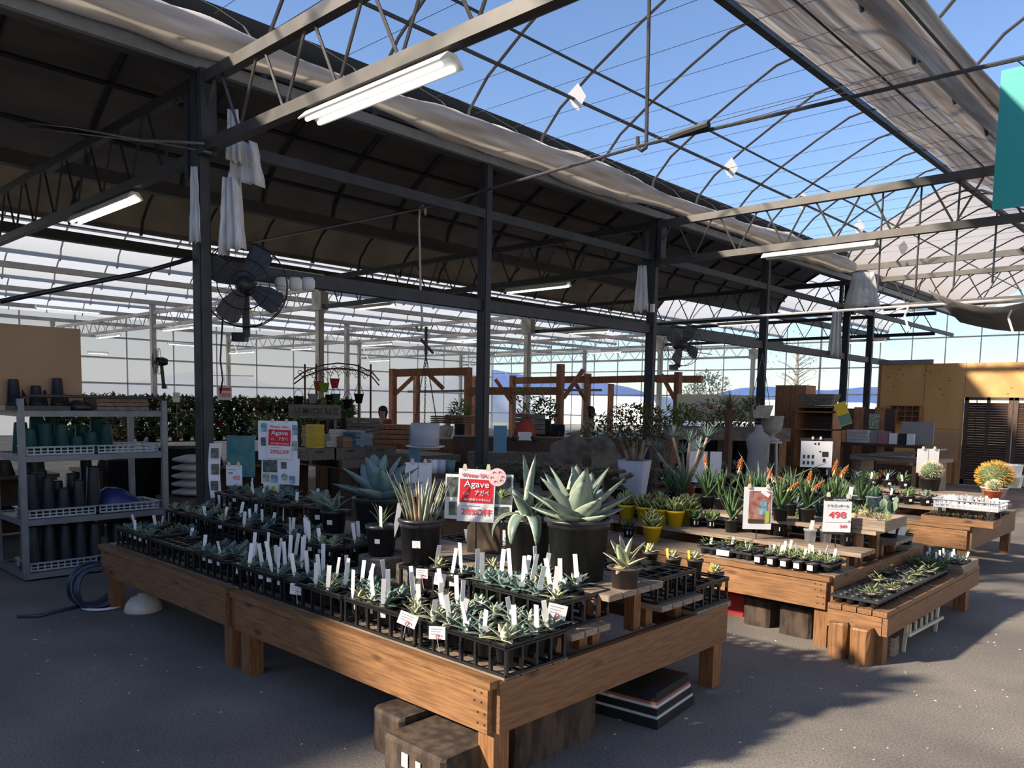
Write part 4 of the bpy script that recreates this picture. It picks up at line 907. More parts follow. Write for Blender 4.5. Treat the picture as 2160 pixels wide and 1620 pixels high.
def sq_pots(items, matl, R, e, group, lab):
    for i, (px, py, z, r, h, m, k) in enumerate(items):
        p = gz(px, py, z); mesh_ = lib(('sqp', m, k, R), lambda: succ_mesh(R, 22, m, random.Random(k), .6) if k < 10 else rosette(R, 9, random.Random(k), wide=.4).mesh('rosette', M[m], True))
        potted('potted_succulent', lab.format(ORD[i]), 'potted plant', (p.x, p.y, z), r, h, 'pot', mesh_, group=group, sq=5, sticker=.035)
sq_pots([(1326, 1133, .49, .042, .085, 'foliage', 1), (1467, 1111, .59, .04, .075, 'succ', 2), (1500, 1114, .59, .036, .075, 'foliage_green', 3), (1645, 1128, .59, .05, .10, 'agave_blue', 4), (1683, 1122, .59, .052, .10, 'succ', 5), (1786, 1150, .59, .05, .10, 'foliage_green', 6), (1812, 1140, .59, .05, .10, 'succ', 7)], None, .11, 0, 'square black pots on the aloe table', '{} square black pot with leafy succulent and white sticker along the aloe table')
for i, (px, py) in enumerate([(1708, 1143), (1741, 1143)]):
    p = gz(px, py, .59); root = potted('clear_pot', f'ribbed clear plastic pot with tag under the 498 board, {ORD[i]} of two', 'pot', (p.x, p.y, .59), .045, .10, 'acry', None, taper=.82); plant_tag((p.x, p.y, .66), .10, f'broad white tag in the {ORD[i]} clear pot', .028, rd=random.Random(i), group='tags in the clear pots')
# shallow black trays of the second table
def flat_tray(x, y, z, lx, ly, h, nx, ny, label, rz=0, holes=True, m='flat_tray'):
    root = empty('cell_tray', (x, y, z), rz, label, 'tray', 'flat cell trays'); n = 12; deck = MB(); cups = MB(); cx, cy = lx/nx, ly/ny; r = min(cx, cy)*.40
    for i in range(nx):
        for j in range(ny):
            c = Vector((-lx/2+cx*(i+.5), -ly/2+cy*(j+.5), h)); sqv = []
            for k in range(n):
                t = 2*pi*k/n; e = 1/max(abs(cos(t)), abs(sin(t))); sqv.append((c.x+cx/2*e*cos(t), c.y+cy/2*e*sin(t), h))
            hv = [(c.x+r*cos(2*pi*k/n), c.y+r*sin(2*pi*k/n), h) for k in range(n)]
            deck.add(sqv+hv, [(k, (k+1) % n, n+(k+1) % n, n+k) for k in range(n)])
            cups.lathe([(r*.72, .002), (r, h-.001)], (c.x, c.y, 0), n=10)
    for s in (-1, 1): deck.bb((-lx/2, s*ly/2-.004, h-.016), (lx/2, s*ly/2+.004, h+.001)); deck.bb((s*lx/2-.004, -ly/2, h-.016), (s*lx/2+.004, ly/2, h+.001))
    deck.build('deck', M[m], root); o = cups.build('cups', M[m], root, True); o['kind'] = 'stuff'; return root
p = gz(1560, 1165, .49); flat_tray(-2.86, 5.50, .49, .44, .28, .06, 6, 4, 'shallow black cell tray with a few sprigs on the aloe table')
flat_tray(-2.32, 5.50, .49, .50, .28, .06, 6, 4, 'shallow black cell tray full of tagged seedlings on the aloe table')
rd = random.Random(21)
GT = succ_mesh(.06, 16, 'foliage_bright', random.Random(9), .5, .6, 1.4)
for i in range(6):
    for j in range(3):
        x, y = -2.53+.084*i, 5.41+.08*j
        o = potted('potted_seedling', f'pale green seedling in tagged tray, row {NUM[j]} pot {NUM[5-i]} from the bench', 'potted plant', (x, y, .505), .036, .06, 'pot', GT, group='seedlings of the tagged tray', sq=5, rz=rd.random())
        if rd.random() < .85: plant_tag((x+rd.uniform(-.01, .01), y, .555), rd.uniform(.06, .10), f'white tag in tagged tray, row {NUM[j]} pot {NUM[5-i]} from the bench', .018, rd=rd, group='tags of the tagged tray')
for i in range(5):
    x = -2.56+.095*i; root = potted('square_pot', f'square black pot with big white sticker at the tray front, {ORD[4-i]} from the table corner', 'pot', (x, 5.325, .49), .036, .065, 'pot', None, group='stickered square pots', sq=6)
    ob('price_sticker', stick_mesh(.04, .036), root, (0, -.036, .036))
for i, (dx, dy) in enumerate([(-.16, -.08), (-.05, .05), (.10, .0), (.16, -.09)]):
    x, y = -2.86+dx, 5.5+dy; potted('potted_seedling', f'trailing sprig in a black pot, {ORD[i]} in the shallow tray', 'potted plant', (x, y, .50), .036, .065, 'pot', succ_mesh(.10, 14, 'foliage_green', random.Random(i), .4, -.2, .9), group='sprigs in the shallow tray', sq=5)
    plant_tag((x+.02, y-.01, .555), .06, f'short white tag beside the {ORD[i]} trailing sprig', .018, rd=rd, group='tags of the shallow tray')
b = MB(); b.bb((-.05, -.0015, -.02), (.05, .0015, .02)); o = b.build('price_card', M['paper']); o.location = (-2.86, 5.345, .525); o.rotation_euler = (-.15, 0, .05); tag(o, 'white price strip on the shallow tray front', 'price card')
# aloes with flower spikes
ALO = [rosette(.30, 17, random.Random(70+i), wide=.13, e0=.65, e1=1.45, curl=.12, shape=1, n=5, L0=.9).mesh('rosette', M['aloe'], True) for i in range(3)]
def spike(root, C, px, py, m='flower', pale=True, n=26, s=1.0):
    tip = gy(px, py, C.y)-C; base = Vector((0, 0, .22)); up = (tip-base).normalized()
    b = MB(); b.tube([base, base.lerp(tip, .5)+Vector((.01, 0, 0)), tip], [.006, .005, .004], 5); stem_ = b.build('flower_stem', M['aloe'], root, True)
    for mm, t0, t1, ang, nm in ((m, 0.02, .085, -.5, 'flower_spike'), ('flower_pale', .075, .12, -1.0, 'open_flowers')):
        if mm == 'flower_pale' and not pale: continue
        b = MB()
        for i in range(n if nm == 'flower_spike' else 9):
            t = t0+(t1-t0)*i/n if nm == 'flower_spike' else t0+(t1-t0)*i/9; c = tip-up*t*s; a = i*GA; L = (.018+.014*i/n)*s
            leaf(b, L if nm == 'flower_spike' else .032*s, .012*s, ang+(.9*(1-i/n) if nm == 'flower_spike' else 0), ang-.4, a, c, 2, shape=2, th=.4)
        b.build(nm, M[mm], stem_, True)
AL = [(1543, 1122, .59, .06, .105, 0, [(1565, 962)], 'tall green aloe in a black pot beside the photo card'),
      (1645, 1098, .72, .06, .10, 1, [(1618, 985), (1690, 1015)], 'flowering green aloe behind the photo card'),
      (1700, 1100, .72, .065, .11, 2, [(1711, 990), (1740, 1012)], 'flowering green aloe between the two hanging cards'),
      (1590, 1085, .72, .06, .10, 1, [(1580, 1002)], 'dark green aloe with a slim red spike behind the photo card'),
      (1492, 1072, .72, .06, .11, 0, [(1487, 955)], 'dark slender aloe with orange spike before the white paired boards'),
      (1748, 1090, .72, .06, .10, 2, [(1766, 968), (1790, 980)], 'flowering aloe above the 498 board'),
      (1815, 1075, .72, .06, .10, 1, [(1871, 990)], 'leaning flowering aloe beside the gravel box'),
      (1670, 1070, .72, .055, .09, 0, [(1640, 1005)], 'slender green aloe behind the flowering pair')]
for i, (px, py, z, r, h, k, sp, lab) in enumerate(AL):
    p = gz(px, py, z); o = potted('potted_aloe', lab, 'potted plant', (p.x, p.y, z), r, h, 'pot', ALO[k], group='aloes on the second table'); o.children[2].rotation_euler[2] = i*1.1
    for q in sp: spike(o, Vector((p.x, p.y, z)), q[0], q[1], 'flower' if (q[0] % 7) else 'spine', s=1.05)
for i in range(9):
    x = -3.95+.19*i; o = potted('potted_aloe', f'leafy green aloe without flowers on the second table top step, {ORD[i]} from the yellow pots', 'potted plant', (x, T2Y+1.08-.10*(i % 2), .72), .055, .10, 'pot', ALO[(i+1) % 3], group='plain aloes on the second table', rz=i*.9)
for i in range(6):
    x = -3.3+.2*i; potted('potted_aloe', f'grey-green low aloe on the rear step of the second table, {ORD[i]} from the orange pot', 'potted plant', (x, T2Y+1.4, .59), .055, .10, 'pot', lib('ga', lambda: rosette(.24, 16, random.Random(5), wide=.16, e0=.5, e1=1.4, shape=1).mesh('rosette', M['aloe_grey'], True)), group='grey aloes on the rear step', rz=i*.7)
# long-armed aloe at the rear step
p = gy(1606, 1016, T2Y+1.78); ba = potted('potted_aloe', 'large grey aloe with long arching arms before the mannequin', 'potted plant', (p.x, p.y, .49), .11, .22, 'pot', None)
for az, L, a0, a1, w in ((-2.6, .55, 1.3, .95, .05), (.1, .75, .85, .35, .07), (.5, .7, .55, -.1, .06), (2.2, .5, 1.2, .9, .05), (3.6, .5, .25, .0, .07), (1.3, .45, 1.3, 1.0, .05), (-1.2, .4, 1.1, .7, .06)):
    b = MB(); leaf(b, L, w, a0, a1, n=8, shape=1, chan=.4); o = b.build('leaf', M['aloe_grey'], ba, True); o.location = (0, 0, .2); o.rotation_euler = (0, 0, az)
# gravel box with mixed succulents at the top step end
gb = empty('planter_box', (-2.17, T2Y+.99, .722), 0, 'shallow pine box of tan grit and small succulents', 'planter box')
for a, c in (((-.22, -.24, 0), (.22, -.225, .075)), ((-.22, .225, 0), (.22, .24, .075)), ((-.22, -.225, 0), (-.205, .225, .075)), ((.205, -.225, 0), (.22, .225, .075))): b = MB(); b.bb(a, c); b.build('side', M['slat'], gb)
b = MB(); b.bb((-.205, -.225, .0), (.205, .225, .06)); b.build('grit', M['gravel'], gb)
rd = random.Random(8)
for i in range(9):
    x, y = rd.uniform(-.17, .17), rd.uniform(-.19, .19); o = succ_mesh(.10 if i < 5 else .055, 18, ['foliage_bright', 'succ', 'dryleaf', 'foliage_bright', 'kalan'][i % 5], random.Random(i), .35, .5, 1.4); q = ob('succulent', o, None, (-2.17+x, T2Y+.99+y, .782)); tag(q, f'small succulent growing in the grit box, {ORD[i]} planted', 'succulent', 'succulents in the grit box')
for i in range(4):
    b = MB(); x, y = rd.uniform(-.15, .15), rd.uniform(-.18, .1); b.lathe([(.004, 0), (.026, .012), (.026, .03), (.012, .045), (.002, .048)], n=8); q = b.build('pebble', M['gravel'], None, True); q.location = (-2.17+x, T2Y+.99+y, .78); tag(q, f'round tan cactus-like pebble in the grit box, {ORD[i]} of four', 'pebble', 'pebbles in the grit box')
for i, (x, y) in enumerate(((-2.13, T2Y+1.72), (-2.08, T2Y+1.32))):
    b = MB(); b.bb((-.03, -.002, -.045), (.03, .002, .045)); o = b.build('price_card', M['paper']); o.location = (x, y, .60 if i == 0 else .68); o.rotation_euler = (0, .1, .75); tag(o, f'white price tag board at the table end, {"low rear" if i == 0 else "middle"} step', 'price card')
potted('potted_succulent', 'spiky bronze succulent in a black pot at the rear table end', 'potted plant', (-2.13, T2Y+1.8, .49), .06, .09, 'pot', rosette(.12, 14, random.Random(2), wide=.16, shape=1).mesh('rosette', M['seed2'], True), sq=5)
# low bench trays
for i, y in enumerate((5.42, 5.92, 6.42)): flat_tray(-1.84, y, .345, .30, .46, .055, 4, 6, f'flat round-hole tray on the low bench, {ORD[i]} from the front')
for i, (px, py, z) in enumerate([(1838, 1258, .40), (1880, 1248, .40), (1850, 1228, .40), (1915, 1232, .40), (1960, 1210, .40), (1870, 1212, .40), (1935, 1216, .4)]):
    p = gz(px, py, z); x = min(max(p.x, -1.97), -1.68); potted('potted_seedling', f'sprawling yellow-green seedling in a low bench tray, {ORD[i]} from the front', 'potted plant', (x, p.y, .375), .034, .045, 'brown_pot', succ_mesh(.10, 15, 'foliage_bright', random.Random(30+i), .4, -.3, .9), group='sprawling seedlings on the low bench', soilm='gravel')
bx = empty('wooden_crate', (-1.80, 7.10, .345), 0, 'pale slatted wooden crate of silvery plants at the bench end', 'crate')
for a, c in (((-.17, -.22, 0), (.17, -.20, .06)), ((-.17, .20, 0), (.17, .22, .06)), ((-.17, -.2, 0), (-.155, .2, .06)), ((.155, -.2, 0), (.17, .2, .06)), ((-.155, -.2, 0), (.155, .2, .01))): b = MB(); b.bb(a, c); b.build('side', M['slat'], bx)
rd = random.Random(77)
for i in range(14):
    x, y = -1.80-.12+.08*(i % 4), 6.94+.10*(i//4); potted('potted_seedling', f'silvery spiky seedling in the bench crate, {ORD[i % 4]} of row {NUM[i//4]}', 'potted plant', (x, y, .357), .034, .06, 'pot', rosette(.075, 12, random.Random(i % 4), wide=.2, shape=1).mesh('rosette', M['aloe_grey'], True) if i < 4 else _lib.setdefault('sil', rosette(.075, 12, random.Random(5), wide=.2, shape=1).mesh('rosette', M['aloe_grey'], True)), group='silvery seedlings in the crate', sq=5)
    if rd.random() < .8: plant_tag((x, y-.01, .41), rd.uniform(.05, .09), f'white tag in the bench crate, {ORD[i % 4]} of row {NUM[i//4]}', .015, rd=rd, group='tags in the crate')
for i, (x, y) in enumerate(((-1.95, 6.72), (-1.85, 6.75), (-1.74, 6.72))): potted('potted_cactus', f'round green cactus pot at the far end of bench trays, {ORD[i]} across', 'potted plant', (x, y, .345), .045, .06, 'pot', succ_mesh(.09, 30, 'succ', random.Random(i), .5, .1, 1.4), group='round cacti on the bench', sq=5)
# ---------------------------------------------------------------- steel trolley with baskets
CX, CY0, CY1, CD = -7.61, 2.09, 3.29, .78
ct = empty('plant_trolley', (CX-CD/2, (CY0+CY1)/2, 0), 0, 'grey steel plant trolley with three shelves of pots and baskets', 'trolley'); cc = ct.location
def cp(x, y, z): return (x-cc[0], y-cc[1], z)
for x in (CX, CX-CD):
    for y in (CY0, CY1): b = MB(); b.bb(cp(x-.022, y-.025, .07), cp(x+.022, y+.025, 1.56)); b.build('upright', M['cart'], ct)
for i, z in enumerate((.07, .53, 1.075, 1.46)):
    b = MB(); b.bb(cp(CX-CD, CY0, z-.025), cp(CX, CY1, z-.012)); b.build('shelf', M['cart'], ct)
    for y in (CY0, CY1): b = MB(); b.bb(cp(CX-CD, y-.015, z-.05), cp(CX, y+.015, z)); b.build('shelf_edge', M['cart'], ct)
    for x in (CX, CX-CD): b = MB(); b.bb(cp(x-.015, CY0, z-.05), cp(x+.015, CY1, z)); b.build('shelf_edge', M['cart'], ct)
for x in (CX, CX-CD):
    b = MB(); b.tube([cp(x, CY0, 1.5), cp(x, CY0+.02, 1.56), cp(x, CY0+.08, 1.585), cp(x, CY1-.08, 1.585), cp(x, CY1-.02, 1.56), cp(x, CY1, 1.5)], .014, 8); b.build('top_rail', M['steel_grey'], ct, True)
for x in (CX-.06, CX-CD+.06):
    for y in (CY0+.08, CY1-.08):
        b = MB(); b.lathe([(.035, -.014), (.035, .014)], n=12, capt=True, M=Matrix.Rotation(pi/2, 3, 'X')); o = b.build('caster', M['black'], ct, True); o.location = cp(x, y, .035)
def basket(loc, lx, ly, h, label, m='basket', rz=0):
    root = empty('plastic_basket', loc, rz, label, 'basket', 'slotted plastic baskets'); b = MB()
    for z in (h-.006, h*.5, .012):
        for s in (-1, 1): b.bar((-lx/2, s*ly/2, z), (lx/2, s*ly/2, z), .008, .014 if z > h*.6 else .010); b.bar((s*lx/2, -ly/2, z), (s*lx/2, ly/2, z), .008, .014 if z > h*.6 else .010)
    b.build('rails', M[m], root); b = MB()
    for s in (-1, 1):
        n = int(lx/.05)
        for i in range(n+1): b.bar((-lx/2+lx*i/n, s*ly/2, 0), (-lx/2+lx*i/n, s*ly/2, h-.01), .012, .006)
        n = int(ly/.05)
        for i in range(n+1): b.bar((s*lx/2, -ly/2+ly*i/n, 0), (s*lx/2, -ly/2+ly*i/n, h-.01), .006, .012)
    o = b.build('slats', M[m], root); o['kind'] = 'stuff'
    b = MB(); b.bb((-lx/2, -ly/2, 0), (lx/2, ly/2, .006)); b.build('floor_sheet', M[m], root)
    b = MB()
    for s in (-1, 1): b.bar((-lx/2-.012, s*(ly/2+.01), h), (lx/2+.012, s*(ly/2+.01), h), .03, .006); b.bar((s*(lx/2+.01), -ly/2, h), (s*(lx/2+.01), ly/2, h), .03, .006)
    b.build('rim', M[m], root); return root
lev = {.53: 'middle', 1.075: 'upper', .07: 'bottom'}
for z in lev:
    for k, y in enumerate((CY0+.32, CY0+.90)): basket((CX-.24-.02*k, y, z), .38, .53, .075, f'grey slotted basket on the {lev[z]} trolley shelf, {"near the aisle" if k == 0 else "beside the table"}')
rd = random.Random(2)
def upturned(loc, r, h, m, label, group):
    def f(): b = MB(); b.lathe([(r, 0), (r, .02), (r*.95, .021), (r*.68, h-.01), (r*.6, h)], n=12, sq=4, capt=True); return b.mesh('upturned_pot', M[m], True)
    o = ob('upturned_pot', lib(('up', r, h, m), f), None, loc); o.rotation_euler = (0, 0, rd.random()); return tag(o, label, 'pot', group)
for i in range(12):
    x = CX-.13-.16*(i // 6)-.01; y = CY0+.10+.125*(i % 6)-.02*(i//6); h = (.22, .27, .26, .15, .19, .26)[i % 6]+.05*(i//6)
    upturned((x, y, 1.084), .066, h, 'green_pot', f'upturned dark green pot on the upper shelf, {ORD[i % 6]} of the {"front" if i < 6 else "rear"} line', 'dark green pots')
for i in range(10):
    x = CX-.13-.16*(i // 5); y = CY0+.10+.125*(i % 5); upturned((x, y, .539), .062, (.38, .34, .24, .30, .42)[i % 5]+.05*(i//5), 'black', f'upturned tall black pot on the middle shelf, {ORD[i % 5]} of the {"front" if i < 5 else "rear"} line', 'black pots on the trolley')
    upturned((x, y, .079), .062, (.38, .40, .37, .40, .36)[i % 5], 'black', f'upturned tall black pot on the bottom shelf, {ORD[i % 5]} of the {"front" if i < 5 else "rear"} line', 'black pots on the trolley')
for i in range(6): upturned((CX-.15-.09*(i//3), CY0+.80+.13*(i % 3), .079), .058, .34, 'black', f'stout black pot on the bottom trolley shelf by the hose, {ORD[i]} one', 'black pots on the trolley')
for i in range(6): upturned((CX-.16-.1*(i % 2), CY0+.0+.085*i, 1.503), .05, (.22, .26, .17, .28, .24, .20)[i], 'black', f'tall black pot on the trolley top, {ORD[i]} before the cardboard box', 'black pots on the trolley top')
b = MB(); b.bb((-.2, -.25, 0), (.2, .25, .035)); b.bb((-.19, -.24, .02), (.19, .24, .04)); o = b.build('black_tray', M['black']); o.location = (CX-.2, CY0+.14, 1.463); tag(o, 'flat black tray on the trolley top', 'tray')
# cardboard box
cb = empty('cardboard_box', (-8.1, 2.32, 1.463), 0, 'large plain cardboard box on the trolley top', 'box')
b = MB(); b.box((0, 0, .36), (.55, .66, .72)); b.build('body', M['cardboard'], cb)
for s in (-1, 1): b = MB(); b.box((s*.14, 0, .723), (.27, .66, .006)); b.build('flap', M['cardboard'], cb)
wt = empty('wooden_tray', (-7.85, 2.95, 1.463), 0, 'stack of flat brown wooden trays on the trolley top', 'tray')
for i in range(3): b = MB(); b.box((0, 0, .02+i*.036), (.36-.02*i, .46, .03)); b.build('board', M['greywood' if i < 2 else 'brownwood'], wt)
b = MB(); b.lathe([(.10, 0), (.09, .05), (.05, .09)], n=10, sq=4, capt=True); o = b.build('black_pot_lid', M['black'], None, True); o.location = (-7.74, 2.60, 1.463); tag(o, 'low black moulded tray leaning by the cardboard box', 'tray')
# blue bag
b = MB(); rd = random.Random(4); vs = []
for i in range(9):
    for j in range(9): vs.append((-.17+.34*i/8+rd.uniform(-.01, .01), -.24+.48*j/8+rd.uniform(-.01, .01), .02+.22*(sin(pi*i/8)*sin(pi*j/8))**.6*(1.25-j/8)+rd.uniform(-.015, .015)))
b.add(vs, [(i*9+j, (i+1)*9+j, (i+1)*9+j+1, i*9+j+1) for i in range(8) for j in range(8)]); o = b.build('blue_bag', M['bluebag'], None, True); o.location = (CX-.26, CY0+.88, .54); tag(o, 'crumpled dark blue plastic bag in the trolley basket', 'bag')
sm = o.modifiers.new('thick', 'SOLIDIFY'); sm.thickness = .004
# sacks and black bins beyond the trolley
for i in range(5):
    b = MB(); b.lathe([(.10, 0), (.22, .03), (.22, .05), (.1, .085)], n=14, sq=3.5, capt=True); o = b.build('soil_sack', M['bag'], None, True); q = gd(412, 985, 8.6); o.location = (q.x, q.y, .55+.087*i); o.rotation_euler = (0, 0, .6+.1*i); tag(o, f'grey soil sack in the pile by the first column, {ORD[4-i]} from the top', 'sack', 'piled soil sacks')
sk = gd(412, 985, 8.6); b = MB(); b.bb((sk.x-.3, sk.y-.3, 0), (sk.x+.3, sk.y+.3, .548)); tag(b.build('dark_plinth', M['dkwood']), 'dark wooden plinth under the soil sacks', 'plinth')
for i, (px, py) in enumerate(((375, 975), (300, 985), (265, 1000))):
    q = gd(px, py, 9.2); b = MB(); b.lathe([(.16, 0), (.2, q.z+.15), (.215, q.z+.16), (.215, q.z+.19)], n=18, capt=True); o = b.build('black_bin', M['black'], None, True); o.location = (q.x, q.y, 0); tag(o, f'black plastic bin behind the trolley, {ORD[i]} from the column', 'bin', 'black bins')
# ---------------------------------------------------------------- fans, rags, fittings on the columns
def fan(c, r, label, rz, n=4, br=(0, 0, -.5)):
    root = empty('wall_fan', c, rz, label, 'fan'); R_ = Matrix.Rotation(pi/2, 3, 'X')
    for rr, yy_ in ((r, 0), (r, .09), (r*.6, -.03), (r*.3, -.04)):
        b = MB(); b.tube([(rr*cos(2*pi*i/28), yy_, rr*sin(2*pi*i/28)) for i in range(29)], .005, 4, False); b.build('guard_ring', M['black'], root)
    b = MB()
    for i in range(24): a = 2*pi*i/24; b.tube([(.05*cos(a), -.05, .05*sin(a)), (r*cos(a), 0, r*sin(a)), (r*cos(a), .09, r*sin(a))], .0022, 3)
    o = b.build('guard_wires', M['black'], root); o['kind'] = 'stuff'
    for i in range(n):
        b = MB(); vs = []
        for t, w in ((.12, .10), (.3, .26), (.55, .42), (.85, .44), (.96, .26)): vs += [(t*r, .02, -w*r/2*1.3), (t*r, .05, w*r/2*1.3)]
        vs2 = [(x, y+.006, z) for x, y, z in vs]; k = len(vs)
        b.add(vs+vs2, [(2*j, 2*j+2, 2*j+3, 2*j+1) for j in range(4)]+[(k+2*j, k+2*j+1, k+2*j+3, k+2*j+2) for j in range(4)]); o = b.build('blade', M['black'], root, True); o.rotation_euler = (0, 2*pi*i/n+.5, 0)
    b = MB(); b.lathe([(.05, -.02), (.085, .05), (.09, .16), (.06, .24)], n=14, capt=True, M=Matrix.Rotation(-pi/2, 3, 'X')); b.build('motor', M['black'], root, True)
    b = MB(); b.bar((0, .12, 0), (0, .16, br[2]), .06); b.bar((0, .16, br[2]), (-.12, .2, br[2]), .08); b.build('bracket', M['black'], root)
    return root
fan((XA+.22, 3.62, 2.60), .37, 'large black wall fan on the first column', .95, br=(0, 0, -.45))
fan((XA+.25, 10.95, 2.55), .33, 'black wall fan on the third column', 1.2, br=(0, 0, -.35))
q = gd(326, 762, 16); fan(q, .26, 'small bronze wall fan on a pale post', -.3)
def rag(name, loc, w, h, label, seed, rz=.6, th=.03, m='rag'):
    rd = random.Random(seed); b = MB(); nx, nz = 8, 7; vs = []
    for j in range(nz+1):
        for i in range(nx+1):
            t = j/nz; k = .55+.45*t*rd.uniform(.85, 1.1); vs.append(((i/nx-.5)*w*k, th*sin(i*2.1+seed)+rd.uniform(-.008, .008), -h*t+(rd.uniform(-.05, .03) if j == nz else 0)))
    b.add(vs, [(j*(nx+1)+i, j*(nx+1)+i+1, (j+1)*(nx+1)+i+1, (j+1)*(nx+1)+i) for j in range(nz) for i in range(nx)]); o = b.build(name, M[m], None, True); o.location = loc; o.rotation_euler = (0, 0, rz); sm = o.modifiers.new('thick', 'SOLIDIFY'); sm.thickness = .006
    return tag(o, label, 'cloth', 'cloths tied on the columns')
rag('tied_cloth', gx(410, 352, XA+.1), .13, .60, 'narrow striped white cloth tied on the shaded side of the first column', 1, th=.02)
rag('tied_cloth', gx(492, 232, XA+.25), .16, .42, 'long striped white cloth hanging from the first column head', 2)
rag('tied_cloth', gx(515, 300, XA+.28), .34, .36, 'bunched white and brown cloth beside the first column', 3, th=.05)
rag('tied_cloth', gx(488, 375, XA+.2), .22, .62, 'ruffled white cloth hanging low on the first column', 4, th=.05)
rag('tied_cloth', gx(1355, 560, XA+.1), .22, .65, 'grey-white cloth tied on the third column', 5)
rag('tied_cloth', gx(1765, 655, XA+.1), .30, .95, 'grey-white cloth tied on the fifth column', 6)
o = rag('hanging_sheet', gy(1822, 574, 17.4), .75, .72, 'clear plastic sheet hanging from the end of the gathered curtain', 7, .2, .04, 'plastic_sheet')
for i, (px, py) in enumerate(((1428, 0), (1378, 605))):
    if i: b = MB(); b.bb((-.03, -.02, -.06), (.03, .02, .06)); o = b.build('switch_box', M['white']); o.location = gx(px-2, py+45, XA+.1); tag(o, 'small white switch box on the third column', 'switch box')
for i, px in enumerate((596, 624, 651)):
    o = MB(); o.lathe([(.06, 0), (.065, .02), (.065, .03), (.02, .035)], n=14, sq=4, capt=True, M=Matrix.Rotation(pi/2, 3, 'X')); c = gx(px, 600, XA+.12); q = o.build('light_plate', M['lamp_body'], None, True); q.location = c; q.rotation_euler = (0, 0, .8); tag(q, f'square floodlight plate on the rail beam, {ORD[i]} from the first column', 'floodlight', 'floodlights on the rail beam')
# cables
def cable(pts, r, label, m='cable'): b = MB(); b.tube(pts, r, 5); return tag(b.build('cable', M[m], None, True), label, 'cable')
cable([gy(0, 252, 3.2), gy(150, 268, 3.2), gy(300, 295, 3.2), gy(430, 303, 3.25)], .012, 'upper grey cable sagging to the first column head')
cable([gy(0, 258, 3.28), gy(150, 280, 3.28), gy(330, 300, 3.28), gy(445, 322, 3.3)], .010, 'lower grey cable sagging to the first column head')
cable([gx(0, 636, XA-.2), gx(150, 605, XA-.2), gx(300, 575, XA-.2), gx(415, 542, XA-.1)], .02, 'thick dark cable bundle running down from the first column', 'black')
cable([gx(470, 670, XA+.1), gx(465, 760, XA+.1), gx(470, 800, XA+.1), gx(465, 830, XA+.1)], .008, 'black cord with control box hanging from the fan', 'black')
cable([gx(478, 380, XA+.12), gx(470, 450, XA+.1), gx(470, 540, XA+.1)], .008, 'white flex running down the first column', 'wire')
for i, px in enumerate((1917, 2137)):
    a = gy(px, 645, 10.37); b = MB(); b.tube([a, a+Vector((-.04, 0, -.12)), a+Vector((.02, 0, -.3))], .012, 4); b.tube([a, a+Vector((-.14, 0, -.04))], .012, 4); tag(b.build('tied_tape', M['tagw']), f'white tape tied on the hanging pipe, {ORD[i]} from the dark columns', 'tape')
b = MB(); vs = []; a0 = gy(1955, 655, 10.2); a1 = gy(2130, 640, 10.2)
for i in range(13):
    t = i/12; x = a0.x+(a1.x+1.5-a0.x)*t; s = -.25*sin(pi*min(t*1.6, 1)); vs += [(x, 10.2, 3.0+s), (x, 11.6, 2.75+s*.6)]
b.add(vs, [(2*i, 2*i+2, 2*i+3, 2*i+1) for i in range(12)]); o = b.build('shade_net', M['dark_cloth'], None, True); sm = o.modifiers.new('thick', 'SOLIDIFY'); sm.thickness = .01; tag(o, 'dark shade net sagging under the hanging pipe', 'net')
# ---------------------------------------------------------------- bushes
def bush(R, n, m, rd, h=1.0, leafl=.08, wide=.4, inner=.35, shape=2):
    mb = MB()
    for i in range(n):
        d = Vector((rd.gauss(0, 1), rd.gauss(0, 1), rd.gauss(0, 1))).normalized(); r = R*(inner+(1-inner)*rd.random()**.5)
        p = Vector((d.x*r, d.y*r, d.z*r*h)); leaf(mb, leafl*rd.uniform(.7, 1.3), leafl*wide, rd.uniform(-.4, 1.2), rd.uniform(-.6, .9), math.atan2(d.y, d.x)+rd.uniform(-.8, .8), p, 2, shape=shape, th=.12)
    return mb
# mauve rosette succulents behind the agave
rd = random.Random(31); KM = []
for v in range(3):
    mb = MB()
    for i in range(9):
        a = i*GA; r = .10*math.sqrt(i/9)*1.4; rosette(.055, 12, rd, wide=.5, e0=.1, e1=1.3, n=2, base=(r*cos(a), r*sin(a), .05+.10*rd.random()), mb=mb, shape=2)
    KM.append(mb.mesh('rosette', M['kalan'], True))
for i in range(11):
    px = 1040+i*20; x = -6.0+.15*i; yk = T2Y+.92+.16*(i % 2); o = potted('potted_succulent', f'mauve-green rosette succulent behind the big agave, {ORD[i % 7]} of the {"near" if i % 2 == 0 else "far"} row'+('' if i < 7 else ' second half'), 'potted plant', (x+.1, yk, .72), .07, .10, 'pot', KM[i % 3], group='mauve rosette succulents', rz=i)
# strap-leaved green plants on the rear step
GS = [rosette(.34, 30, random.Random(90+i), wide=.06, e0=.9, e1=1.45, curl=-1.7, shape=1, n=6, L0=.9).mesh('rosette', M['aloe'], True) for i in range(3)]
for i, px in enumerate((1022, 1058, 1092, 1128, 1165, 1215)):
    q = gy(px, 1000, T2Y+1.42); potted('potted_grass', f'dark arching strap-leaved plant beyond the sale board, {ORD[i]} along the row', 'potted plant', (q.x, T2Y+1.42, .59), .07, .12, 'pot', GS[i % 3], group='strap-leaved plants', rz=i)
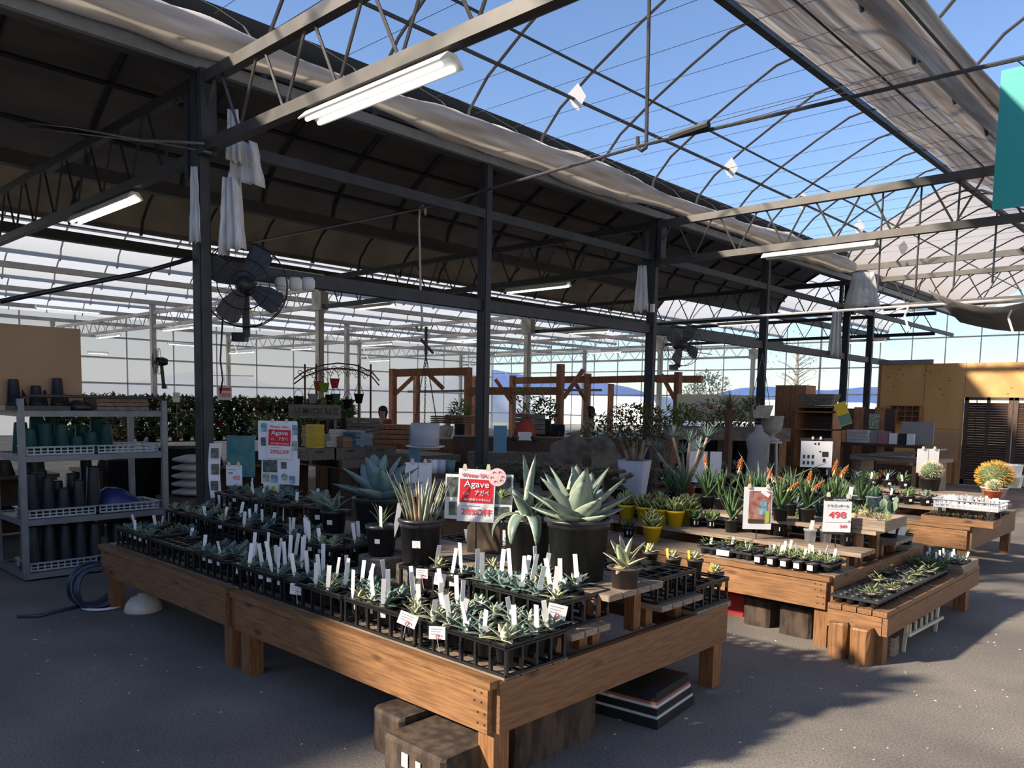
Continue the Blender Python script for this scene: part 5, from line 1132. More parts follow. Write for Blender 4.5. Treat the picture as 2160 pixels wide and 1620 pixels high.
# broad dark green leaves near the drooping agave
for i, (px, py) in enumerate(((1100, 1075), (1152, 1078))):
    q = gy(px, py, T2Y+.3); potted('potted_succulent', f'round-leaved dark green plant behind the drooping agave, {ORD[i]} of two', 'potted plant', (q.x, T2Y+.3, .49), .07, .11, 'pot', succ_mesh(.2, 30, 'foliage_green', random.Random(i), .8), group='round-leaved plants')
for i in range(5): potted('potted_succulent', f'bronze leafy succulent on the second table front plank, {ORD[i]} from the yellow pot', 'potted plant', (-3.85-.26*i, T2Y+.60, .59), .06, .09, 'pot', YS and succ_mesh(.13, 26, 'foliage', random.Random(i), .7), group='bronze succulents')
# driftwood stone with a hole
q = gd(1235, 975, 9.6); b = MB(); n = 26; vs = []; rd = random.Random(3)
prof = [(1+.25*sin(3*t)+.12*sin(7*t+1)) for t in [2*pi*i/n for i in range(n)]]
for s in (-.09, .09):
    for k, rr in ((0, .34), (1, .065)):
        for i in range(n):
            t = 2*pi*i/n; e = prof[i] if k == 0 else 1; vs.append((rr*e*cos(t)*1.05, s*(1 if k == 0 else 1.25), rr*e*sin(t)*(1.25 if k == 0 else 1.4)+(0 if k == 0 else .06)))
fs = []
for i in range(n):
    j = (i+1) % n; fs += [(i, j, n+j, n+i), (2*n+i, 3*n+i, 3*n+j, 2*n+j), (i, 2*n+i, 2*n+j, j), (n+i, n+j, 3*n+j, 3*n+i)]
b.add(vs, fs); o = b.build('pierced_stone', M['stone'], None); o.location = (q.x, q.y, q.z-.05); o.rotation_euler = (0, 0, .7); tag(o, 'dark mossy upright stone pierced by a round hole', 'stone')
b = MB(); b.bb((q.x-.5, q.y-.3, 0), (q.x+.9, q.y+.35, q.z-.60)); tag(b.build('sleeper_bench', M['oldwood']), 'dark sleeper bench under the pierced stone', 'bench')
for i in range(5):
    b = MB(); b.box((0, 0, 0), (.95, .10, .085)); o = b.build('timber_sleeper', M['oldwood']); o.location = (*gd(1300, 960, 10.2)[:2], q.z-.56+.1*i); o.rotation_euler = (0, 0, .75+.05*(i % 2)); tag(o, f'dark timber sleeper in the stack behind the white planter, {ORD[4-i]} from the top', 'sleeper', 'stacked sleepers')
# white planter with bushy tree succulent
q = gy(1338, 1000, 6.70); wp = empty('white_planter', (q.x, 6.70, .592), .3, 'tall tapered white planter with a bronze-green tree succulent', 'planter')
b = MB(); b.lathe([(.095, 0), (.148, .45), (.152, .46), (.14, .46), (.135, .43)], n=24, sq=7, M=Matrix.Rotation(pi/4*0, 3, 'Z')); b.build('pot', M['lav'], wp); b = MB(); b.lathe([(.135, .435), (.001, .44)], n=16, sq=6, capb=False); b.build('soil', M['soil'], wp)
rd = random.Random(9)
for i in range(7):
    a = i*GA; t = Vector((.22*cos(a)*rd.uniform(.5, 1), .22*sin(a)*rd.uniform(.5, 1), .66+.1*rd.random())); b = MB(); b.tube([(.05*cos(a), .05*sin(a), .43), Vector((.10*cos(a), .1*sin(a), .55)), t], [.024, .019, .012], 6); b.build('trunk', M['bark'], wp, True)
b = bush(.32, 1100, 'foliage', rd, .75, .045, .55); o = b.build('foliage', M['foliage'], wp, True); o.location = (0, 0, .80)
# orange pot with branching aloe
q = gy(1446, 1050, 6.40); op = empty('orange_planter', (q.x, 6.40, .72), 0, 'branching grey aloe tree in an orange plastic pot', 'potted plant')
ob('pot', pot_mesh(.085, .16, 'terracotta', n=20), op); ob('soil', soil_mesh(.08, 'gravel'), op, (0, 0, .145)); rd = random.Random(15)
C0 = Vector((q.x, 6.40, .72))
for i, (px, py) in enumerate(((1385, 935), (1420, 905), (1455, 915), (1475, 930), (1400, 960), (1440, 940), (1492, 905))):
    t = gy(px, py+18, C0.y+.1*(i % 3-1))-C0; b = MB(); b.tube([(0, 0, .14), Vector((t.x*.25, t.y*.3, .24)), Vector((t.x*.7, t.y*.6, t.z*.75)), t], [.02, .018, .014, .012], 6); b.build('branch', M['bark'], op, True)
    m_ = lib(('at', i % 2), lambda: rosette(.16, 18, random.Random(i), wide=.13, e0=.3, e1=1.4, curl=.25, shape=1).mesh('leaf_head', M['aloe_grey'], True)); o = ob('leaf_head', m_, op, t, i)
# ---------------------------------------------------------------- table three
q = gy(2090, 1020, T3Y+.45)
def barrel(loc, r, m, sp, label, potr, poth, potm, ns=320, sl=.035):
    root = empty('barrel_cactus', loc, 0, label, 'potted plant'); ob('pot', pot_mesh(potr, poth, potm, n=20), root); ob('soil', soil_mesh(potr-.004, 'gravel'), root, (0, 0, poth*.9))
    b = MB(); n = 36; vs = []; k = 9
    for j in range(k+1):
        u = -.9+1.9*j/k; rr = r*math.sqrt(max(1-u*u*.96, 0)); vs += [(rr*(1+.05*cos(i*pi)) * cos(2*pi*i/n), rr*(1+.05*cos(i*pi))*sin(2*pi*i/n), poth+r*.75+u*r*.85) for i in range(n)]
    b.add(vs, [(j*n+i, j*n+(i+1) % n, (j+1)*n+(i+1) % n, (j+1)*n+i) for j in range(k) for i in range(n)]+[tuple(range(k*n, k*n+n))]); b.build('body', M[m], root, True)
    b = MB(); rd = random.Random(3)
    for i in range(ns):
        u = 1-1.6*(i+.5)/ns; a = i*GA; rr = math.sqrt(max(1-u*u, 0)); d = Vector((rr*cos(a), rr*sin(a), u)); p = Vector((0, 0, poth+r*.75))+Vector((d.x*r, d.y*r, d.z*r*.85))
        e = (d+Vector((rd.uniform(-.6, .6), rd.uniform(-.6, .6), rd.uniform(-.4, .6)))).normalized(); b.tube([p, p+e*sl], [.0035, .0012], 3)
    o = b.build('spines', M[sp], root); o['kind'] = 'stuff'; return root
bt = -2.33
q = gy(2097, 1030, T3Y+1.0); barrel((q.x, T3Y+1.0, .722), .15, 'cacti', 'spine', 'golden barrel cactus with yellow spines in a pale pot', .13, .09, 'glaze', 520, .05)
q = gy(2095, 1035, T3Y+.66); barrel((q.x, T3Y+.66, .722), .055, 'cacti', 'spine_pale', 'small round cactus in a terracotta pot before the golden barrel', .085, .085, 'terracotta', 160, .03)
q = gy(1962, 1025, T3Y+1.0); barrel((q.x, T3Y+1.0, .722), .10, 'cacti', 'spine_pale', 'pale-spined barrel cactus in a black pot under the paired cards', .105, .14, 'pot', 300, .04)
a = gy(1978, 1062, T3Y+.24); c = gy(2112, 1064, T3Y+.24)
basket(((a.x+c.x)/2, T3Y+.30, .64), abs(c.x-a.x), .36, .085, 'white slotted basket full of white tags on the third table', 'white')
for i, (x, y) in enumerate(((a.x+.05, T3Y+.14), (c.x-.05, T3Y+.14), (a.x+.05, T3Y+.42), (c.x-.05, T3Y+.42))): b = MB(); b.bar((x, y, .49), (x, y, .64), .03); tag(b.build('basket_leg_block', M['black']), f'black prop under the white basket, {ORD[i]} of four', 'prop')
rd = random.Random(17)
for i in range(22): plant_tag((a.x+.06+(c.x-a.x-.12)*(i % 11)/10, T3Y+.22+.14*(i//11), .69), rd.uniform(.05, .085), f'white tag in the white basket, {ORD[i % 11]} of the {"near" if i < 11 else "far"} row', .03, rd=rd, group='tags in the white basket')
wtb = empty('wooden_crate', ((a.x+c.x)/2-.05, T3Y+.2, .49), 0, 'shallow brown wooden tray at the front of the third table', 'crate')
for a_, c_ in (((-.32, -.17, 0), (.32, -.155, .07)), ((-.32, .155, 0), (.32, .17, .07)), ((-.32, -.155, 0), (-.305, .155, .07)), ((.305, -.155, 0), (.32, .155, .07))): b = MB(); b.bb(a_, c_); b.build('side', M['wx'], wtb)
for i in range(6): potted('potted_succulent', f'bronze succulent in the third table tray, {ORD[i]} from the louvred door side', 'potted plant', (wtb.location.x+.26-.10*i, T3Y+.2, .492), .04, .06, 'pot', lib(('br', i % 2), lambda: succ_mesh(.08, 22, 'kalan', random.Random(i), .5)), group='bronze succulents of the third table', sq=5, sticker=.02)
# pads cacti
def pads(loc, label, seed, s=1.0):
    rd = random.Random(seed); root = empty('prickly_pear', loc, rd.random()*6, label, 'potted plant', 'prickly pears'); ob('pot', pot_mesh(.05, .08, 'pot', 5), root); ob('soil', soil_mesh(.045, sq=5), root, (0, 0, .072))
    for x, z, w, h, t in ((0, .08, .05, .12, 0), (.03, .18, .035, .08, .4), (-.03, .18, .035, .085, -.4), (.045, .24, .025, .05, .6)):
        b = MB(); b.lathe([(.008, 0), (w*.7, h*.25), (w, h*.55), (w*.75, h*.85), (.006, h)], n=14, capt=True); o = b.build('pad', M['pad'], root, True); o.location = (x*s, 0, z*s); o.scale = (s, .22, s); o.rotation_euler = (0, t, 0)
for i, (px, py) in enumerate(((1858, 1075), (1880, 1078), (1905, 1082), (1952, 1082), (1925, 1078))):
    q = gy(px-30, py, T2Y+1.42); pads((min(q.x, -2.12), T2Y+1.42, .59), f'flat-padded prickly pear between the second and third tables, {ORD[i]} along', i, 1.15)
# blue-grey square pots with cacti
for i in range(4):
    q = gy(1762+i*27, 1028, T3Y+.25); root = potted('potted_cactus', f'dark columnar cactus clump in a pale blue pot, {ORD[i]} from the leaflet board', 'potted plant', (q.x, T3Y+.25, .58), .075, .10, 'blue_pot', None, group='pale blue cactus pots', sq=6)
    for k in range(7):
        b = MB(); b.lathe([(.02, 0), (.024, .05), (.022, .09), (.004, .11)], n=8); o = b.build('stem', M['cacti'], root, True); o.location = (.04*cos(k*GA)*(k > 0), .04*sin(k*GA)*(k > 0), .09)
b = MB(); b.bb((-4.0, T3Y+.12, .49), (-2.9, T3Y+.38, .578)); tag(b.build('dark_riser', M['black']), 'long black tray under the pale blue cactus pots', 'tray')
rd = random.Random(23)
for i in range(16):
    x = -4.0+.17*(i % 9)+.05; y = T3Y+.60+.36*(i//9); z = .59 if i < 9 else .72; kind = i % 4
    ms = lib(('t3', kind), lambda: [rosette(.13, 12, random.Random(kind), wide=.3).mesh('rosette', M['agave'], True), succ_mesh(.12, 26, 'succ', random.Random(kind), .6), rosette(.16, 14, random.Random(kind), wide=.14, shape=1, e0=.7).mesh('rosette', M['aloe_grey'], True), succ_mesh(.13, 30, 'foliage_green', random.Random(kind), .5)][kind])
    potted('potted_succulent', f'mixed succulent on the third table, {ORD[i % 9]} of the {"second" if i < 9 else "top"} step', 'potted plant', (x, y, z), .06, .09, 'pot', ms, group='mixed succulents of the third table', sticker=.03, rz=i)
    if rd.random() < .6: plant_tag((x, y-.05, z+.08), .08, f'white tag with the {ORD[i % 9]} mixed succulent of the {"second" if i < 9 else "top"} step', rd=rd, group='tags of the third table')
for i in range(18):
    x = -6.1+.22*(i % 9); y = T3Y+(.62 if i < 9 else 1.0); ms = lib(('t3', i % 4), lambda: None)
    potted('potted_succulent', f'mixed succulent behind the white planter, {ORD[i % 9]} of the {"second" if i < 9 else "top"} step', 'potted plant', (x, y, .59 if i < 9 else .72), .06, .09, 'pot', ms, group='mixed succulents by the planter', sticker=.03, rz=i)
for i in range(20):
    x = -6.05+.195*(i % 10); y = T2Y+(1.40 if i < 10 else 1.78)
    if i < 10 or abs(x+4.95) < .3: continue
    potted('potted_succulent', f'mixed succulent on the rear of the second table, {ORD[i % 10]} of the {"middle" if i < 10 else "low"} rear step', 'potted plant', (x, y, .59 if i < 10 else .49), .06, .09, 'pot', lib(('t3', (i*3) % 4), lambda: None), group='mixed succulents on the rear steps', sticker=.03, rz=i)
# clear tubs by the louvred door
for i in range(7):
    q = gd(2090+(i % 4)*24, 1000-16*(i//4), 9.4+.15*(i % 2)); b = MB(); b.lathe([(.085, 0), (.10, .12), (.104, .121), (.104, .135)], n=18, capt=True); o = b.build('clear_tub', M['acry'], None, True); o.location = (q.x, q.y, .72+.0+(.136 if i > 3 else 0)); tag(o, f'clear lidded plastic tub by the louvred door, {ORD[i]} in the heap', 'tub', 'clear plastic tubs')
# ---------------------------------------------------------------- yellow plywood hut with louvred door
PY = 19.45
xl = gy(1852, 900, PY).x; zt = gy(1900, 768, PY).z; xd = gy(2030, 900, PY).x; zd = gy(2040, 838, PY).z
pw = empty('wall_plywood', (0, 0, 0), kind='structure')
xs = [xl, gy(1945, 900, PY).x, xd, xd+1.9, xd+3.2]
def pp(x0, x1, z0, z1, n='sheet', m='ply', y=PY, th=.02): b = MB(); b.bb((x0+.004, y, z0+.003), (x1-.004, y+th, z1-.003)); return b.build(n, M[m], pw)
pp(xs[0], xs[1], 0, 1.2); pp(xs[0], xs[1], 1.2, zt); pp(xs[1], xs[2], 0, 1.2); pp(xs[1], xs[2], 1.2, zt); pp(xs[2], xs[3], zd, zt); pp(xs[3], xs[4], 0, zt)
b = MB(); b.bb((xs[0], PY+.022, 0), (xs[2], PY+.03, zt)); b.bb((xs[2], PY+.022, zd), (xs[4], PY+.03, zt)); b.build('backing', M['brownwood'], pw)
b = MB(); b.bb((xl-.04, PY-.02, 0), (xl, PY+.05, zt)); b.build('corner_post', M['wz'], pw)
b = MB(); b.bb((xl-.06, PY-.05, zt), (xl+1.1, PY+.02, zt+.09)); b.build('cap', M['cart'], pw)
b = MB(); rd = random.Random(1)
for i in range(34):
    x = rd.uniform(xs[0]+.1, xs[2]-.05) if i < 26 else rd.uniform(xs[2], xs[3]); z = rd.uniform(1.95, zt-.12); s = rd.uniform(.012, .028); b.lathe([(s, 0), (s*.6, .002), (.001, .003)], (x, PY-.001, z), n=7, M=Matrix.Rotation(pi/2, 3, 'X') @ Matrix.Diagonal((1.3, .7, 1)))
o = b.build('knots', M['brownwood'], pw); o['kind'] = 'stuff'
dr = empty('door_1', (0, 0, 0), kind='structure')
for k in range(2):
    x0 = xd+.02+k*.93; x1 = x0+.91
    for a_, c_ in (((x0, zd-.06), (x1, zd)), ((x0, .02), (x1, .12)), ((x0, .02), (x0+.08, zd)), ((x1-.08, .02), (x1, zd)), (((x0+x1)/2-.03, .02), ((x0+x1)/2+.03, zd))): b = MB(); b.bb((a_[0], PY-.03, a_[1]), (c_[0], PY+.01, c_[1])); b.build('stile', M['dkwood'], dr)
    sb = MB(); sb.box((0, 0, 0), (.91, .012, .05), tilt=Matrix.Rotation(.5, 3, 'X')); sm_ = sb.mesh('louvre_slat', M['dkwood']); n = int((zd-.2)/.052)
    for i in range(n): ob('louvre_slat', sm_, dr, ((x0+x1)/2, PY, .15+i*(zd-.24)/n))
# things against the plywood
cbx = gy(1910, 873, PY-.1); b = empty('pigeonhole_box', cbx, 0, 'brown pigeonhole box fixed on the plywood wall', 'box'); w, h = .62, .36
for x in (-w/2, w/2): q = MB(); q.bb((x-.01, -.07, -h/2), (x+.01, .07, h/2)); q.build('side', M['brownwood'], b)
for i in range(4): z = -h/2+h*i/3; q = MB(); q.bb((-w/2, -.07, z-.008), (w/2, .07, z+.008)); q.build('shelf', M['brownwood'], b)
for i in range(1, 4): x = -w/2+w*i/4; q = MB(); q.bb((x-.006, -.06, -h/2), (x+.006, .06, h/2)); q.build('divider', M['brownwood'], b)
q = MB(); q.bb((-w/2, .06, -h/2), (w/2, .07, h/2)); q.build('back', M['brownwood'], b)
q = gy(1993, 940, PY-.3); pb = empty('board_stand', (q.x, q.y, 0), 0, 'plain pine board standing on legs by the louvred door', 'board'); z0 = gy(1993, 972, PY-.3).z; z1 = gy(1993, 912, PY-.3).z
b = MB(); b.bb((-.26, -.02, z0), (.26, .02, z1)); b.build('board', M['cardboard'], pb)
for x in (-.2, 0, .2): b = MB(); b.bb((x-.03, -.02, 0), (x+.03, .02, z0)); b.build('leg', M['brownwood'], pb)
q = gy(1866, 880, PY-.1); b = MB(); b.tube([(.22*cos(t), 0, .2*sin(t)) for t in [2*pi*i/24 for i in range(25)]], .02, 6, False); o = b.build('cane_ring', M['brownwood'], None, True); o.location = q; tag(o, 'round cane hoop hung beside the pigeonhole box', 'hoop')
# dark shelf table with stock
DY = 15.6; a = gy(1757, 938, DY); c = gy(1955, 932, DY); zt2 = (a.z+c.z)/2
st = empty('side_table', ((a.x+c.x)/2, DY, 0), 0, 'long dark wooden table of wrapped stock before the plywood wall', 'table'); L = c.x-a.x
b = MB(); b.bb((-L/2, -.25, zt2-.05), (L/2, .25, zt2)); b.build('top', M['dkwood'], st)
for x in (-L/2+.08, 0, L/2-.08): b = MB(); b.bb((x-.05, -.2, 0), (x+.05, .2, zt2-.05)); b.build('leg', M['dkwood'], st)
def goods(px, py, Y, w, d, h, m, name, label, cat, rz=0, z=None, lay=1, group=None):
    q = gy(px, py, Y); zz = q.z if z is None else z; root = empty(name, (q.x, Y, zz), rz, label, cat, group)
    for i in range(lay): b = MB(); b.box((.006*sin(i*3), 0, (i+.5)*h/lay), (w, d, h/lay-.004)); b.build('layer' if lay > 1 else 'body', M[m], root)
    return root
goods(1770, 936, DY, .38, .3, .22, 'ply', 'tray_stack', 'stack of yellow wooden trays on the dark table', 'tray', z=zt2, lay=3)
goods(1812, 936, DY, .40, .3, .24, 'bag', 'wrapped_stack', 'stack of clear wrapped packets on the dark table', 'packet', z=zt2, lay=4)
goods(1850, 930, DY, .24, .06, .24, 'felt', 'tile_sample', 'brown-grey tile leaning on the dark table', 'tile', z=zt2)
goods(1866, 930, DY, .22, .06, .23, 'mauve', 'tile_sample', 'reddish tile leaning beside the grey one', 'tile', z=zt2, rz=.2)
for i, px in enumerate((1885, 1905, 1920)): goods(px, 930, DY, .14, .08, .2, ('paper', 'ink', 'white')[i], 'framed_card', f'small {("white", "black", "pale")[i]} frame standing on the dark table', 'frame', z=zt2)
goods(1935, 915, DY+.15, .55, .04, .42, 'felt', 'felt_board', 'round-cornered grey felt board leaning on the plywood', 'board', z=zt2)
goods(1895, 965, DY-.3, .5, .3, .22, 'brownwood', 'wooden_crate', 'orange-brown slatted crate under the dark table', 'crate', z=.62, lay=3)
b = MB(); b.bb((-.3, -.2, 0), (.3, .2, .618)); o = b.build('dark_plinth', M['dkwood']); o.location = (gy(1895, 965, DY-.3).x, DY-.3, 0); tag(o, 'dark plinth under the orange-brown crate', 'plinth')
for i in range(4):
    q = gy(1862+i*16, 968, 13.2); b = MB(); b.bar((-.5, 0, 0), (.45, .03*i, .05+.02*i), .08, .02); o = b.build('driftwood', M['greywood']); o.location = (q.x, 13.2+.12*i, .86+.012*i); tag(o, f'pale driftwood length on the low pine table, {ORD[i]} laid', 'driftwood', 'driftwood pieces')
q = gy(1895, 985, 13.4); pt = empty('pine_table', (q.x, 13.4, 0), 0, 'low pine table carrying the driftwood', 'table'); b = MB(); b.bb((-.65, -.3, .80), (.65, .5, .85)); b.build('top', M['greywood'], pt)
for x in (-.55, .55): b = MB(); b.bb((x-.04, -.2, 0), (x+.04, .4, .80)); b.build('leg', M['greywood'], pt)
# small boards on row-five columns
q = gy(1795, 905, 16.5); rt = empty('plank_screen', (q.x+.35, 16.5, 0), 0, 'brown plank screen with a hung print beside the yellow leaflet', 'screen'); zt3 = gy(1830, 862, 16.5).z
for i in range(5): b = MB(); b.bb((-.5+.2*i, -.02, 0), (-.305+.2*i, .02, zt3+.03*(i % 2))); b.build('plank', M['brownwood' if i % 2 else 'dkwood'], rt)
panel(rt, 'print', .1, zt3-.25, .2, .3, 'photo_green', -.03)
q = gy(1778, 873, 12.5); b = MB(); b.bb((-.09, -.003, -.18), (.09, .003, .18)); o = b.build('leaflet', M['lime']); o.location = q; o.rotation_euler = (0, -.35, .5); tag(o, 'tilted yellow and green leaflet hanging by the fifth column', 'leaflet'); panel(o, 'green_half', 0, -.09, .17, .15, 'sage', -.005); panel(o, 'yellow_half', 0, .07, .17, .2, 'book_y', -.005)
# bookcases
def bookcase(px0, px1, py0, Y, d, label, m, shelves, side=.02, back='dkwood'):
    a = gy(px0, 900, Y); c = gy(px1, 900, Y); zt = gy((px0+px1)/2, py0, Y).z; w = c.x-a.x; root = empty('bookcase', ((a.x+c.x)/2, Y+d/2, 0), 0, label, 'bookcase')
    for x in (-w/2, w/2-side): b = MB(); b.bb((x, -d/2, 0), (x+side, d/2, zt)); b.build('side', M[m], root)
    b = MB(); b.bb((-w/2, d/2-.02, 0), (w/2, d/2, zt)); b.build('back', M[back], root)
    for z in [0.04]+shelves+[zt-.02]: b = MB(); b.bb((-w/2, -d/2, z-.02), (w/2, d/2, z)); b.build('shelf', M[m], root)
    return root
bookcase(1677, 1757, 855, 13.6, .4, 'open brown bookcase with a dark hollow before the glass', 'brownwood', [.62, 1.25, 1.55])
a = gy(1643, 900, 14.6); c = gy(1707, 900, 14.6); zc = gy(1675, 813, 14.6).z; kb = empty('tall_cabinet', ((a.x+c.x)/2, 14.6, 0), 0, 'tall plain brown cabinet beside the fourth column', 'cabinet'); w = c.x-a.x
for k in range(2):
    for z0, z1 in ((0.02, .9), (.9, zc)): b = MB(); b.bb((-w/2+k*w/2+.003, -.22, z0+.003), (k*w/2-.003, .22, z1-.003)); b.build('door', M['brownwood'], kb)
q = gy(1728, 856, 13.8); tr = empty('wooden_trough', (q.x, 13.8, gy(1728, 855, 13.8).z), 0, 'flared wooden trough on top of the open bookcase', 'trough')
b = MB(); b.add([(-.24, -.12, 0), (.24, -.12, 0), (.24, .12, 0), (-.24, .12, 0), (-.31, -.16, .19), (.31, -.16, .19), (.31, .16, .19), (-.31, .16, .19)], [(0, 3, 2, 1), (0, 1, 5, 4), (1, 2, 6, 5), (2, 3, 7, 6), (3, 0, 4, 7)]); b.build('body', M['greywood'], tr)
b = MB(); b.bb((-.29, -.15, .17), (.29, .15, .175)); b.build('rim_board', M['slat'], tr)
# mannequin torso
q = gy(1596, 1005, 9.0); mn = empty('mannequin_torso', (q.x, 9.0, .72), .6, 'pale grey headless mannequin torso before the fourth column', 'mannequin'); b = MB(); n = 18; vs = []
pf = [(.10, 0, .09), (.125, .05, .10), (.13, .14, .10), (.105, .27, .085), (.115, .36, .09), (.135, .44, .10), (.14, .50, .09), (.115, .55, .075), (.06, .59, .05), (.045, .64, .042), (.035, .67, .035), (.005, .675, .005)]
for rx, z, ry in pf: vs += [(rx*cos(2*pi*i/n), ry*sin(2*pi*i/n), z) for i in range(n)]
b.add(vs, [(j*n+i, j*n+(i+1) % n, (j+1)*n+(i+1) % n, (j+1)*n+i) for j in range(len(pf)-1) for i in range(n)]+[tuple(range(n))[::-1]]); b.build('torso', M['felt'], mn, True); b = MB(); b.lathe([(.025, 0), (.02, .01)], n=10, capt=True, M=Matrix.Rotation(pi/2, 3, 'Y')); b.build('arm_plate', M['ink'], mn).location = (.125, 0, .48)
# grey urn on a stool
q = gy(1627, 925, 12.2); ur = empty('stone_urn', (q.x, 12.2, gy(1627, 930, 12.2).z), 0, 'grey footed urn standing on a white stool', 'urn'); b = MB(); b.lathe([(.13, 0), (.13, .03), (.05, .06), (.05, .10), (.14, .16), (.17, .26), (.175, .38), (.19, .40), (.16, .40)], n=20); b.build('bowl', M['concrete'], ur, True)
zs = ur.location.z; sl_ = empty('stool', (q.x, 12.2, 0), .4, 'white wooden stool under the grey urn', 'stool'); b = MB(); b.lathe([(.17, zs-.035), (.17, zs-.002)], n=18, capt=True); b.build('seat', M['white_steel'], sl_)
for i in range(4): b = MB(); t = pi/4+i*pi/2; b.bar((.11*cos(t), .11*sin(t), zs-.03), (.17*cos(t), .17*sin(t), 0), .03); b.build('leg', M['white_steel'], sl_)
# ---------------------------------------------------------------- book display
bx0 = Vector((-9.0, 6.22, 0)); pl = empty('pallet_table', (-9.75, 7.3, 0), 0, 'dark pallet table with slotted boxes and book stacks', 'table')
def PB(n, a, c, m): b = MB(); b.bb([a[i]-(-9.75, 7.3, 0)[i] for i in range(3)], [c[i]-(-9.75, 7.3, 0)[i] for i in range(3)]); return b.build(n, M[m], pl)
for i in range(6): PB('deck_board', (-10.5, 6.24+.37*i, .78), (-8.98, 6.24+.37*i+.34, .80), 'greywood')
for x in (-10.45, -9.75, -9.03): PB('bearer', (x, 6.24, .69), (x+.08, 8.4, .78), 'greywood')
for i in range(4): PB('deck_board', (-10.5, 6.24+.55*i, .67), (-8.98, 6.24+.55*i+.3, .69), 'greywood')
for x in (-10.3, -9.2):
    for y in (6.4, 8.2): PB('leg', (x-.1, y-.1, 0), (x+.1, y+.1, .67), 'dkwood')
for i, (px, lab) in enumerate(((670, 'first'), (735, 'second'), (800, 'third'))):
    q = gx(px, 955, -9.15); dw = empty('slotted_box', (-9.3, q.y, .80), 0, f'dark wooden box with slot on the pallet table, {lab} from the sale board', 'box', 'slotted boxes on the pallet'); b = MB(); b.bb((-.2, -.26, 0), (.2, .26, .15)); b.build('body', M['greywood'], dw); b = MB(); b.bb((.2, -.06, .095), (.204, .06, .115)); b.build('slot', M['ink'], dw)
BK = [(665, .951, 11, 'book_y', 'yellow'), (697, 1.23, 6, 'book_w', 'tall white'), (712, .951, 8, 'book_w', 'white'), (742, .951, 7, 'book_b', 'dark blue'), (768, .951, 6, 'book_t', 'pale blue'), (655, .951, 10, 'book_o', 'tan'), (725, .951, 5, 'book_o', 'brown'), (690, .951, 3, 'book_w', 'low white'), (707, .951, 4, 'book_y', 'low yellow'), (750, .951, 8, 'book_t', 'rear blue')]
for i, (px, z, n, m, nm) in enumerate(BK):
    X = -9.28-.16*(i % 3); q = gx(px, 930, X); y = q.y; zz = .952 if z < 1 else .952
    bm = lib(('bk', m), lambda: (lambda b: (b.box((0, 0, .014), (.21, .15, .027)), b.mesh('book', M[m]))[1])(MB()))
    for k in range(n if m != 'book_y' else n): o = ob('book', bm, None, (X+random.uniform(-.006, .006), y+random.uniform(-.006, .006), zz+.0285*k)); o.rotation_euler = (0, 0, random.uniform(-.05, .05)); tag(o, f'{nm} book in the {nm} stack on the pallet table, {ORD[n-1-k]} from the top', 'book', f'{nm} book stack')
q = gx(664, 868, -9.75); sb = empty('wooden_sign', q, .85, 'grey wooden sign reading AS MUCH AS above the books', 'sign'); panel(sb, 'plank', 0, 0, .72, .19, 'greywood', 0, .02); letter(sb, 'AS MUCH AS !!!', .12, 'ink', .02, 0, -.014, .001, .62)
b = MB(); b.bb((-.3, .01, -.28), (-.26, .03, 0)); b.bb((.26, .01, -.28), (.3, .03, 0)); b.build('prop', M['greywood'], sb)
# red price sign "1000"
q = gd(474, 830, 13.5); s_ = empty('sign_board', q, .7, 'white sign with red 1000 hanging past the first column', 'sign'); panel(s_, 'card', 0, 0, .24, .22, 'paper'); letter(s_, '1000', .10, 'redink', 0, -.03, -.004, .002, .18); panel(s_, 'red_band', 0, .07, .2, .05, 'redink', -.003, .001)
b = MB(); b.bar((0, .01, .11), (0, .01, .30), .006); b.bar((-.5, .01, .30), (.5, .01, .30), .01); b.build('wire', M['cable'], s_)
q = gd(372, 838, 14); s_ = empty('sign_board', q, .7, 'small white notice above the hanging plant rack', 'sign'); panel(s_, 'card', 0, 0, .12, .17, 'paper'); panel(s_, 'print', 0, .02, .08, .05, 'pink', -.003, .001); b = MB(); b.bar((0, .01, -.7), (0, .01, .08), .012); b.build('stake', M['cable'], s_)
# rusty arch trellis with bags
A = [gd(640, 780, 13.6), gd(782, 775, 13.6)]; ar = empty('iron_arch', ((A[0].x+A[1].x)/2, (A[0].y+A[1].y)/2, 0), 0, 'rusty scrolled iron arch behind the books', 'arch'); AC = ar.location
def apt(px, py, d=13.6): v = gd(px, py, d); return v-AC
for px in (643, 667, 757, 782): b = MB(); t = apt(px, 768); b.tube([(t.x, t.y, 0), t], .016, 6); b.build('upright', M['rust'], ar)
for s in (0, 10): b = MB(); b.tube([apt(620, 800+s), apt(640, 785+s), apt(680, 770+s), apt(713, 766+s), apt(750, 770+s), apt(785, 785+s), apt(800, 803+s)], .012, 5); b.build('top_hoop', M['rust'], ar)
b = MB()
for i in range(26):
    c0 = apt(632+i*6, 776+10*abs((i-13)/13)+6*(i % 3)); r = .05; u = (apt(700, 800)-apt(690, 800)).normalized(); b.tube([c0+u*(r*(1-k/9)*cos(k*.9))+Vector((0, 0, r*(1-k/9)*sin(k*.9))) for k in range(8)], .006, 4)
o = b.build('scrolls', M['rust'], ar); o['kind'] = 'stuff'
BG = [(630, 843, 'black', 'black tote bag hung at the near upright of the iron arch'), (660, 838, 'bag', 'pale bucket hung on the iron arch'), (672, 812, 'terracotta', 'terracotta hanging pot on the iron arch'), (683, 815, 'lime', 'lime green basket hung on the iron arch'), (706, 806, 'redink', 'red hanging pot at the middle of the iron arch'), (697, 840, 'black', 'black wire basket hung on the iron arch'), (708, 838, 'sage', 'grey-green pouch hung on the iron arch'), (733, 850, 'black', 'black round basket hanging low on the iron arch'), (757, 838, 'black', 'black lantern hung at the far upright of the iron arch')]
